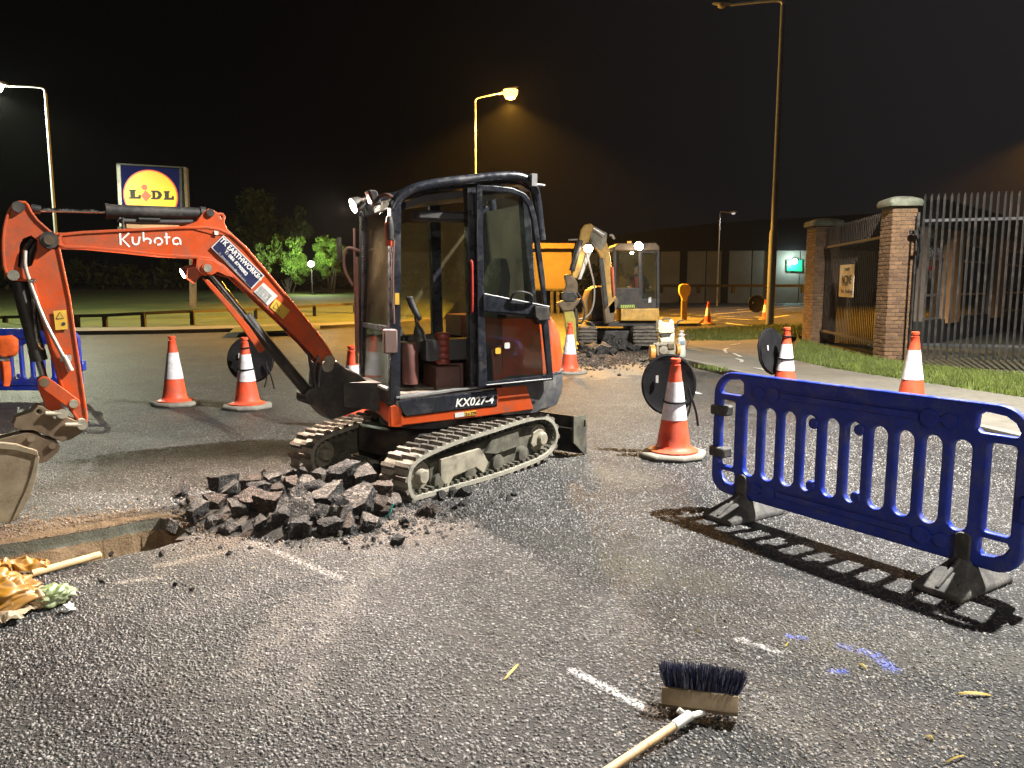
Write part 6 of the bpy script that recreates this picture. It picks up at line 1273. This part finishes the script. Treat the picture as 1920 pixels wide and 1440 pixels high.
# bollard on the traffic island
BO = 33.0; bo_ = thing('bollard', 'yellow keep left bollard standing on the far traffic island', 'bollard', (D(1283, 580, BO).x, BO, 0)); bfp = Fr((0, BO, 0), (1, 0, 0), (0, 0, 1), (0, -1, 0))
blm = MAT('yellow_translucent', (.72, .42, .05), .45, var=.06)
MB().shape(bfp, smooth_ring(bfp.pts([(1272, 540), (1275, 533), (1284, 532), (1292, 534), (1295, 541), (1293, 551), (1288, 558), (1288, 565), (1278, 565), (1278, 558), (1273, 550)]), 1), (), .12, .24, .03).build('bollard_head', blm, bo_)
zb = bfp.px(1283, 565)[1]; xb = bfp.px(1283, 565)[0]; MB().loft([[V((xb + a, BO + b, 0)) for a, b in ((-.17, -.17), (.17, -.17), (.17, .17), (-.17, .17))], [V((xb + a, BO + b, .12)) for a, b in ((-.17, -.17), (.17, -.17), (.17, .17), (-.17, .17))], [V((xb + a, BO + b, .14)) for a, b in ((-.11, -.1), (.11, -.1), (.11, .1), (-.11, .1))], [V((xb + a, BO + b, zb + .02)) for a, b in ((-.11, -.1), (.11, -.1), (.11, .1), (-.11, .1))]]).build('bollard_stem', MAT('mustard_stem', (.30, .18, .03), .6), bo_)
# kerbed traffic island it stands on
il = [D(1215, 600, 30), D(1310, 590, 30.5), D(1322, 586, 36), D(1200, 586, 37)]; MB().shape(WF(), [(p.x, p.y) for p in il], (), .11, .115).build('traffic_island', PAVEM, fix=False)['kind'] = 'structure'

# ================================================================== RIGHT: PILLARS, GATE, RAILINGS, BUILDING
BRK = [MAT('brick_red_brown', (.125, .070, .032), .85, var=.2, scale=14, bump=.25, bscale=50), MAT('brick_buff_brown', (.155, .088, .042), .85, var=.2, scale=14, bump=.25, bscale=50), MAT('brick_dark', (.095, .052, .027), .85, var=.2, scale=14, bump=.25, bscale=50)]
MORT = MAT('mortar', (.12, .085, .055), .9, var=.2, bump=.3); CAPM = MAT('weathered_cap_stone', (.16, .16, .12), .9, var=.35, scale=5, dirt=(.05, .07, .03), damt=.5, bump=.4, bscale=30)
def brick_pillar(label, corner, w, h, group):
    t = thing('brick_pillar', label, 'gate pillar', (corner.x, corner.y, .1), 0, group); o = V((corner.x, corner.y, .1))
    MB().box((.012, .012, 0), (w - .012, w - .012, h), Fr(o, (1, 0, 0), (0, 1, 0), (0, 0, 1))).build('mortar_core', MORT, t)
    bl = (w - .01 * 2) / 3 - .002; ch = .075; n = int(h / ch); ms = {}
    for mi in range(3):
        for kind in ('full', 'half'):
            L = bl if kind == 'full' else bl / 2 - .003
            m = MB().box((-L / 2, -.05, -.0325), (L / 2, .05, .0325)); q = m.build('brick', BRK[mi], None, bev=.005); ms[(mi, kind)] = q.data; bpy.data.objects.remove(q)
    for c in range(n):
        zz = .04 + c * ch
        for face in range(2):
            lay = [('full', bl / 2 + k * (bl + .01)) for k in range(3)] if (c + face) % 2 == 0 else [('half', bl / 4)] + [('full', bl + k * (bl + .01) + .004) for k in range(2)] + [('half', w - .004 - bl / 4)]
            for kind, a in lay:
                mi = random.choices((0, 1, 2), (5, 3, 2))[0]; jit = random.uniform(-.0035, .0035)
                if face == 0: mx = MX.Translation(o + V((a + .006, .052 + jit, zz)))
                else: mx = MX.Translation(o + V((.052 + jit - .003, a + .006, zz))) @ MX.Rotation(R(90), 4, 'Z')
                place(ms[(mi, kind)], 'brick', t, mx)
    cm = MB(); rr = []
    for z, e_ in ((h, .02), (h + .005, .07), (h + .07, .085), (h + .13, .06), (h + .18, -.06), (h + .20, -.2)):
        rr.append([o + V((a, b, z + .012 * NZ.noise(V((a * 5, b * 5, z))))) for a, b in rrect(-e_, -e_, w + e_, w + e_, .06, 3)])
    cm.loft(rr).build('cap_stone', CAPM, t); return t
k1 = G(1657, 680, .12); k1.z = 0; H1 = 2.98
brick_pillar('thick brick gate pillar with domed stone cap left of the railings', k1, .47, H1, 'brick gate pillars')
k2 = G(1520, 643, .12); brick_pillar('far brick gate pillar at the other end of the closed gate', k2, .62, 3.0, 'brick gate pillars')
FENM = MAT('grey_painted_pale', (.034, .034, .033), .5, .3, var=.15, dirt=(.12, .10, .08), damt=.3); FEND = MAT('dark_gate_pale', (.070, .052, .038), .6, .2, var=.2, dirt=(.10, .07, .05), damt=.3)
def pale_mesh(h, w, mat, nm='pale'):
    q = MB(); o = [(-w, 0), (-w * .35, -.012), (0, -.004), (w * .35, -.012), (w, 0), (w * .9, .004), (w * .3, -.007), (0, .002), (-w * .3, -.007), (-w * .9, .004)]
    q.loft([[V((a, b, z)) for a, b in o] for z in (0, h - .06)] + [[V((a * .35, b - .015, h)) for a, b in o]]); x = q.build(nm, mat, None); d = x.data; bpy.data.objects.remove(x); return d
def railings(t, a, b, h, spc, w, mat, rails, z0=.16):
    d = (b - a); L = d.length; d.normalize(); an = math.atan2(d.y, d.x); me = pale_mesh(h - z0, w, mat); n = int(L / spc)
    for k in range(n + 1):
        p = a + d * (k * spc) + V((0, 0, z0)); place(me, 'pale', t, MX.Translation(p) @ MX.Rotation(an + random.uniform(-.02, .02), 4, 'Z') @ MX.Rotation(random.uniform(-.003, .003), 4, 'Y'))
    for z in rails: MB().obox((a + b) / 2 + V((0, 0, z)) + V((-d.y, d.x, 0)) * .03, d * L / 2, V((-d.y, d.x, 0)) * .018, Z * .025).build('rail', mat, t)
fa_ = G(1714, 689, .12); fb_ = D(1908, 700, 13.35); fb_.z = fa_.z; fb_ = fa_ + (fb_ - fa_) * 1.75
rl = thing('metal_railings', 'grey upright metal railings with pointed pales right of the brick pillar', 'railings', tuple(fa_)); railings(rl, fa_, fb_, 3.08, .102, .019, FENM, (.42, 2.62))
for f in (.98,): MB().obox(fa_.lerp(fb_, f) + V((.05, .05, 1.5)), (.035, 0, 0), (0, .035, 0), (0, 0, 1.45)).build('fence_post', FENM, rl)
ga, gb = V((k1.x + .2, k1.y + .52, .1)), V((k2.x + .25, k2.y - .08, .1))
gt = thing('metal_gate', 'closed dark barred gate between the two brick pillars', 'gate', tuple(ga)); railings(gt, ga, gb, 2.95, .125, .026, FEND, (.35, 2.45), .14)
hg = thing('gate_post', 'dark steel gate post with latch chain against the brick pillar', 'gate post', tuple(V((k1.x + .43, k1.y - .10, .1)))); q = V((k1.x + .43, k1.y - .10, 0))
MB().box((-.022, -.022, .1), (.022, .022, 2.95), Fr(q, (1, 0, 0), (0, 1, 0), (0, 0, 1))).build('post', BLK, hg); MB().tube(smooth_path([q + V((-.12, -.06, 2.58)), q + V((0, -.08, 2.5)), q + V((.04, -.07, 2.2)), q + V((.0, -.06, 1.9))], 2), .02, 8).box((-.16, -.06, 2.54), (.10, -.02, 2.62), Fr(q, (1, 0, 0), (0, 1, 0), (0, 0, 1))).build('latch_chain', BLK, hg)
# notice on the gate
sgo = ga.lerp(gb, .48); sdir = (gb - ga).normalized(); sf = Fr(V((sgo.x - .06, sgo.y, 0)), -sdir, Z, V((-1, 0, 0)).normalized())
nt = thing('gate_notice', 'pale notice board fixed to the dark gate bars', 'notice', tuple(sgo)); 
corners = sf.pts([(1567, 497), (1607, 495), (1603, 558), (1564, 556)])
MB().shape(sf, corners, (), .01, .012, .003).build('board', MAT('cream_notice', (.62, .52, .36), .6, var=.12, dirt=(.4, .3, .2), damt=.2), nt)
a, b = V((*sf.px(1570, 531), 0)), V((*sf.px(1600, 530), 0)); w_ = (b - a).length
def ntext(txt, px, size, bold, wd):
    x, y = sf.px(*px); vs, _ = text_geo(txt, size, bold); w0 = max(v.x for v in vs); x1 = sf.px(px[0] + wd, px[1])[0]; return MB().text(sf, txt, x, y, size, .018, bold, (x1 - x) / w0).build('lettering', BLP, nt)
ntext('NCINE', (1572, 532), .27, .003, 27); ntext('RAMP', (1580, 508), .10, .001, 14); ntext('ENTRANCE', (1574, 536), .06, .001, 16); ntext('No  Parking', (1571, 549), .12, .002, 31)
# building behind the railings
A = G(1722, 648, .12); B = G(1917, 614, .12); dx = (B - A).normalized(); bfz = Fr((A.x, A.y, 0), dx, Z, V((dx.y, -dx.x, 0))); LB_ = (B - A).length
bd = thing('office_building', 'single storey building with brown piers and big windows behind the railings', 'building', tuple(A))
BWALL = MAT('dark_brown_render', (.17, .13, .095), .8, var=.15); PIER = MAT('brown_pier', (.40, .20, .075), .7, var=.15); DARKF = MAT('dark_fascia', (.018, .017, .018), .7); PLIN = MAT('dark_plinth', (.020, .018, .016), .8)
BGLS = GLASS('building_glass', tint=(.62, .60, .56), dust=.15, dustc=(.40, .33, .25), rough=.03, scale=2)
MB().box((.25, .1, -1.0), (LB_ + 6, 3.3, -.5), bfz).build('wall', BWALL, bd); MB().box((.2, 3.05, -1.0), (LB_ + 6.2, 3.66, .3), bfz).build('roof_fascia', DARKF, bd); MB().box((.25, .1, -.5), (LB_ + 6, .72, .02), bfz).build('plinth', PLIN, bd)
MB().box((.25, 2.75, -.5), (LB_ + 6, 3.05, .0), bfz).build('lintel', BWALL, bd)
px_p = [(1776, 1797), (1862, 1882), (1935, 1950)]
edges = [(.25, .30)]
for a_, b_ in px_p:
    x0p, x1p = bfz.px(a_, 520)[0], bfz.px(b_, 520)[0]; MB().box((x0p, .60, -.5), (x1p, 3.06, .10), bfz).build('pier', PIER, bd, bev=.01); edges.append((x0p, x1p))
edges.append((LB_ + 5.9, LB_ + 6)); MB().box((.25, .7, -.5), (.30, 2.8, .0), bfz).build('wall_panel', BWALL, bd)
for (a0_, a1_), (b0_, b1_) in zip(edges, edges[1:]):
    if b0_ - a1_ < .3: continue
    wf = MB()
    for z0_, z1_ in ((.70, .76), (1.32, 1.38), (2.25, 2.31), (2.70, 2.76)): wf.box((a1_, z0_, -.16), (b0_, z1_, -.10), bfz)
    nm = max(1, int((b0_ - a1_) / 1.1))
    for k in range(nm + 1): xx = a1_ + (b0_ - a1_) * k / nm; wf.box((xx - .025, .70, -.158), (xx + .025, 2.76, -.102), bfz)
    wo = wf.build('window', STEELG, bd)
    for k in range(nm):
        xx0, xx1 = a1_ + (b0_ - a1_) * k / nm + .02, a1_ + (b0_ - a1_) * (k + 1) / nm - .02
        MB().box((xx0, .74, -.135), (xx1, 2.72, -.125), bfz).build('pane', BGLS, wo)
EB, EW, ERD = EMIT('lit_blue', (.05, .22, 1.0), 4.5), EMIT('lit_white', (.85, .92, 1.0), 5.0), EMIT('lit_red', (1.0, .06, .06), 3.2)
dsp = thing('glowing_reflection', 'glowing blue white and red patches imitating a reflection in the first window', 'reflection', tuple(bfz.pw(1748, 500, -.4)))  # glowing patches behind the pane imitate a reflection in the glass
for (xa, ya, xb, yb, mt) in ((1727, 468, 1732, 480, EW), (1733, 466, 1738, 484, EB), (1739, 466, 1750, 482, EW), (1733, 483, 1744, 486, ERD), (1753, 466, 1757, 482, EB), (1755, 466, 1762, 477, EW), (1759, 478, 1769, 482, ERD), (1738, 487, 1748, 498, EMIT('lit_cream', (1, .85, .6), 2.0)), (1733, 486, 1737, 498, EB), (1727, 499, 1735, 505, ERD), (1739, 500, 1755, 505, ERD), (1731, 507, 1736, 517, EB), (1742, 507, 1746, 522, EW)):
    x0b, y0b = bfz.px(xa, yb, -.15); x1b, y1b = bfz.px(xb, ya, -.15); MB().shape(bfz, rrect(x0b, y0b, x1b, y1b, .04, 3), (), -.145, .04, .005).build('reflection_patch', mt, dsp)
EC = EMIT('dim_curtain_light', (.75, .72, .60), 1.0)
for xa, xb in ((1809, 1814), (1818, 1824)):
    x0b, y0b = bfz.px(xa, 513, -.15); x1b, y1b = bfz.px(xb, 467, -.15); MB().box((x0b, y0b, -.19), (x1b, y1b, -.145), bfz).build('lit_blind', EC, bd)

# ================================================================== BACKGROUND
# warehouse
WD = 78.0; wf_ = Fr((0, WD, 0), (1, 0, 0), (0, 0, 1), (0, -1, 0)); wh = thing('warehouse', 'long low warehouse with dark roof and pale panelled wall beyond the junction', 'building', (D(1380, 530, WD).x, WD, 0))
WALLP = MAT('pale_warehouse_panel', (.28, .28, .26), .8, var=.15, scale=.4); DROOF = MAT('dark_warehouse_roof', (.012, .012, .015), .8)
rp = wf_.pts([(1090, 452), (1240, 430), (1345, 418), (1520, 408), (1660, 400), (1660, 468), (1240, 471), (1090, 474)]); MB().shape(wf_, rp, (), .5, 12, 0).build('roof', DROOF, wh)
xs_ = [1085, 1122, 1160, 1200, 1237, 1283, 1324, 1358, 1410, 1448, 1500, 1560, 1640]
for a, b in zip(xs_, xs_[1:]):
    x0b, x1b = wf_.px(a, 500)[0], wf_.px(b, 500)[0]; MB().box((x0b + .06, -.5, -.3), (x1b - .06, wf_.px(a, 470)[1], 0), wf_).build('wall_panel', WALLP, wh)
for a in (1281, 1359, 1446): x0b = wf_.px(a, 500)[0]; MB().box((x0b - .35, -.5, -.05), (x0b + .35, wf_.px(a, 470)[1], .15), wf_).build('pilaster', DROOF, wh)
gp = wf_.pts([(1474, 488), (1503, 487), (1503, 509), (1474, 508)]); MB().shape(wf_, gp, (), .2, .1).build('green_panel', EMIT('green_lit_panel', (.02, .42, .22), .16), wh)
MB().lathe([(.3, 0), (.25, .15), (.1, .2)], wf_.pw(1490, 490, .3), V((0, -1, -.3)), 14).build('wall_lamp', EMIT('wall_lamp_glow', (.7, 1.0, .9), 8), wh)
lamp('POINT', 'wall_lamp_light', wf_.pw(1490, 492, 1.0), wf_.pw(1490, 600, 1), 260, (.75, 1.0, .9), wh, .2)
# cream cabin on posts
CD = 44.0; cf = Fr((0, CD, 0), (1, 0, 0), (0, 0, 1), (0, -1, 0)); cb = thing('site_cabin', 'plain cream cabin raised on posts behind the orange digger', 'cabin', (D(1000, 545, CD).x, CD, 0))
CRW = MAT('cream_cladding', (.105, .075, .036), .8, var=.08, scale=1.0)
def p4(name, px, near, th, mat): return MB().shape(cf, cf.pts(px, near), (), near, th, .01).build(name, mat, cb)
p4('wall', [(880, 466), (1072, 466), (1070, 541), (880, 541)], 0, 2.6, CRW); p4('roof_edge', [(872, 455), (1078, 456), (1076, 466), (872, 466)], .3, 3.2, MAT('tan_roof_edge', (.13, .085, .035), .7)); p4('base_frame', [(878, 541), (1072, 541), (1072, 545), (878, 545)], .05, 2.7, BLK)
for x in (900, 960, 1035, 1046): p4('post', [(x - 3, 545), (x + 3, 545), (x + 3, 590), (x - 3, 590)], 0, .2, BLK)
# totem sign
LD_ = 38.0; th_ = R(14); lf = Fr((D(285, 350, LD_).x, LD_, 0), (math.cos(th_), math.sin(th_), 0), (0, 0, 1), (math.sin(th_), -math.cos(th_), 0))
ls = thing('totem_sign', 'square supermarket sign with yellow disc on a blue panel above the boom', 'sign', (lf.o.x, lf.o.y, 0))
BLS = MAT('sign_blue', (.006, .010, .10), .7, var=.05, spec=.1); SIGY = EMIT('sign_yellow_lit', (.95, .55, .02), .42); SIGR = EMIT('sign_red_lit', (.80, .08, .02), .32)
bx_ = lf.pts([(223, 309), (336, 317), (339, 402), (226, 400)]); MB().shape(lf, bx_, (), 0, .4, .02).build('panel', BLS, ls)
fr_ = lf.pts([(218, 306), (226, 307), (231, 425), (224, 425)]); MB().shape(lf, fr_, (), .03, .5, .02).build('frame_edge', POLEM, ls); MB().shape(lf, lf.pts([(218, 305.5), (348, 313), (348, 316), (218, 309)]), (), .03, .5, .01).build('frame_edge', BLK, ls)
MB().shape(lf, lf.pts([(336, 316), (341, 316), (343, 402), (338, 402)]), (), .02, .45, .01).build('frame_edge', BLK, ls)
MB().shape(lf, lf.pts([(344, 314), (350, 314), (355, 425), (349, 425)]), (), .04, .5, .01).build('frame_edge', BRN, ls)
cx, cy = lf.px(283, 367); rx = abs(lf.px(334, 367)[0] - cx); MB().shape(lf, circ(cx, cy, rx, 48), (), .02, .04).build('red_ring', SIGR, ls); MB().shape(lf, circ(cx, cy, rx * .95, 48), (), .03, .04).build('yellow_disc', SIGY, ls)
def slab_L(x0, x1, ytop, ybot):
    w = x1 - x0; h = ybot - ytop; return [(x0, ytop), (x0 + w * .58, ytop), (x0 + w * .58, ytop + h * .18), (x0 + w * .50, ytop + h * .18), (x0 + w * .50, ybot - h * .22), (x0 + w * .78, ybot - h * .22), (x0 + w * .82, ybot - h * .42), (x1, ybot - h * .42), (x1, ybot), (x0, ybot), (x0, ybot - h * .18), (x0 + w * .10, ybot - h * .18), (x0 + w * .10, ytop + h * .18), (x0, ytop + h * .18)]
m = MB().shape_px(lf, slab_L(242, 264, 355.5, 372.5), (), .05, .02).shape_px(lf, slab_L(307, 326, 358, 374.5), (), .05, .02)
dD = [(283, 357), (296, 357.3), (301, 360), (304, 366), (300, 372), (295, 374), (283, 373.6), (283, 371), (285.5, 370.6), (285.5, 360), (283, 359.6)]; m.shape_px(lf, dD, [[(291, 360.4), (294.5, 361), (297, 366), (294, 370.3), (291, 370.4)]], .05, .02); m.build('black_lettering', BLP, ls)
MB().shape(lf, circ(*lf.px(271, 351.5), .13, 20), (), .05, .02).shape_px(lf, [(272.5, 356.5), (283.5, 367), (273.5, 378), (264, 367.5)], (), .05, .02).build('red_letter', SIGR, ls)
MB().shape_px(lf, [(354, 425), (366, 425), (367, 586), (355, 586)], (), .0, .3, .02).build('post', BRN, ls); MB().shape_px(lf, [(220, 425), (358, 425), (358, 432), (220, 432)], (), .02, .3, .02).build('lower_bar', BLK, ls)
# knee rail along the grass
KRM = MAT('dark_knee_rail', (.030, .026, .020), .75, var=.3)
kn = thing('knee_rail_fence', 'low dark knee rail running along the grass on the far side of the road', 'fence', tuple(G(270, 612)))
rail_px = [(-120, 600, 612), (10, 596, 607), (70, 595, 613), (145, 594, 613), (197, 593, 612), (269, 589, 612), (361, 585, 609), (480, 581, 601), (590, 575, 597), (665, 571, 592)]
tops = []
for x, yt, yb in rail_px:
    p = G(x, yb, .17); zt = p.copy(); d_ = ray(x, yt); zt = EYE + d_ * (p.y / d_.y); tops.append(zt); MB().obox((p + zt) / 2 + V((0, 0, -.03)), (.07, 0, 0), (0, .07, 0), (0, 0, (zt.z - p.z) / 2 + .06)).build('post', KRM, kn)
for a, b in zip(tops, tops[1:]): MB().obox((a + b) / 2 + Z * .03, (b - a) / 2 + (b - a).normalized() * .04, V((0, .06, 0)), Z * .055).build('rail', KRM, kn)
kn2 = thing('knee_rail_fence', 'low dim rail in front of the pale warehouse wall', 'fence', tuple(D(1370, 545, 60)))
t2 = []
for x in (1240, 1310, 1375, 1440, 1505, 1560): a = D(x, 537, 58); b = D(x, 546, 58); t2.append(a); MB().obox((a + b) / 2, (.12, 0, 0), (0, .12, 0), (0, 0, (a.z - b.z) / 2 + .15)).build('post', KRM, kn2)
for a, b in zip(t2, t2[1:]): MB().obox((a + b) / 2 + Z * .05, (b - a) / 2, V((0, .1, 0)), Z * .10).build('rail', KRM, kn2)
# trees
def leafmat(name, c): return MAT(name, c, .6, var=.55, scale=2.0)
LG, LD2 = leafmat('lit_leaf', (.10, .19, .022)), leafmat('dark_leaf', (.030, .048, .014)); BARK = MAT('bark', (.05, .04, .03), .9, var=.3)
def leaves(clumps, n, size, mat, name, parent):
    vs, fs = [], []; wts = [c[1] ** 2 for c in clumps]
    for i in range(n):
        c, r = random.choices(clumps, wts)[0]; d = V((random.gauss(0, 1), random.gauss(0, 1), random.gauss(0, 1))).normalized(); p = V(c) + d * r * random.uniform(.35, 1.0) ** .6
        a = V((random.gauss(0, 1), random.gauss(0, 1), random.gauss(0, 1))).normalized(); b = a.orthogonal().normalized(); s_ = size * random.uniform(.5, 1.3); k = len(vs)
        vs += [p + a * s_, p + b * s_ * .45, p - a * s_, p - b * s_ * .45]; fs.append((k, k + 1, k + 2, k + 3))
    inv = WM[parent].inverted() if parent is not None else MX(); me = bpy.data.meshes.new(name); me.from_pydata([inv @ v for v in vs], [], fs); me.materials.append(mat); return link(name, me, parent)
def tree(name, label, px, Y, hpx, wpx, n, size, mat, seed, group='trees behind the roadside grass', trunk=True):
    r_ = random.Random(seed); c = D(px[0], px[1], Y); g = V((c.x, Y, 1.0)); t = thing(name, label, 'tree' if name != 'shrub' else 'shrub', tuple(g), 0, group); hw, hh = wpx / F * Y / 2, hpx / F * Y / 2; cl = []
    for k in range(40):
        d = V((r_.gauss(0, 1), r_.gauss(0, 1), r_.gauss(0, 1))).normalized(); q = r_.random() ** .5; cl.append((c + V((d.x * hw, d.y * hw * .8, d.z * hh)) * q * .85, r_.uniform(.10, .30) * min(hw, hh)))
    leaves(cl, n, size, mat, 'crown', t); tm = MB().tube(smooth_path([g - Z * .3, g.lerp(c, .5) + V((.1, 0, 0)), c + Z * hh * .3], 1), [.22, .19, .16, .12, .09, .05][:len(smooth_path([g, c, c], 1))] if False else .14, 8)
    for k in range(6): tm.tube([g.lerp(c, .45 + .08 * k), V(cl[k * 3][0])], [.07, .02], 6)
    if not trunk:
        tm = MB()
        for k in range(9): tm.tube([V((c.x + r_.uniform(-.3, .3), c.y, .9)), V(cl[k * 3][0])], [.05, .015], 6)
    tm.build('trunk' if trunk else 'stems', BARK, t); return t
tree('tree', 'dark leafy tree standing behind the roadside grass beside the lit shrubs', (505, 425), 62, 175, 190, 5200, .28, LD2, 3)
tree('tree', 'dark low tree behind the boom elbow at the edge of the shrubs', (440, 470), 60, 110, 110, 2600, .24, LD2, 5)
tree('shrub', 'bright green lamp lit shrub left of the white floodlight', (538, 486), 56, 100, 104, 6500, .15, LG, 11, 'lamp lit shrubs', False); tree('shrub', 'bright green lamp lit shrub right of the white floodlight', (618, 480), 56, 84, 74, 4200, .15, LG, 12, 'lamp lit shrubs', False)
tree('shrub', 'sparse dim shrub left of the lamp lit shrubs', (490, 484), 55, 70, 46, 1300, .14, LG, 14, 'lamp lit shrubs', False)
hd_ = thing('hedge', 'black unlit hedge along the top of the grass bank', 'hedge', (-30, 63, 1.2)); cl = []
for k in range(150): x = -75 + k * .56; cl.append((V((x, 64 + random.gauss(0, .5), random.uniform(1.2, 3.0))), .9))
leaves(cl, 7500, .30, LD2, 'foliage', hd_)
fl_ = thing('floodlight', 'small white floodlight shining between the two lit shrubs', 'floodlight', tuple(D(584, 505, 53))); fp = D(584, 497, 53)
MB().lathe([(.10, 0), (.20, .05), (.22, .15)], fp, V((0, -.6, .4)), 14).build('lamp_body', EMIT('floodlight_glow', (.85, .95, 1.0), 14), fl_); MB().cyl(fp - Z * .1, V((fp.x, fp.y, .9)), .05, 8).build('post', BLK, fl_)
lamp('POINT', 'floodlight_light', fp + V((0, -.5, .3)), fp + Z, 1300, (.9, 1.0, .75), fl_, .2)
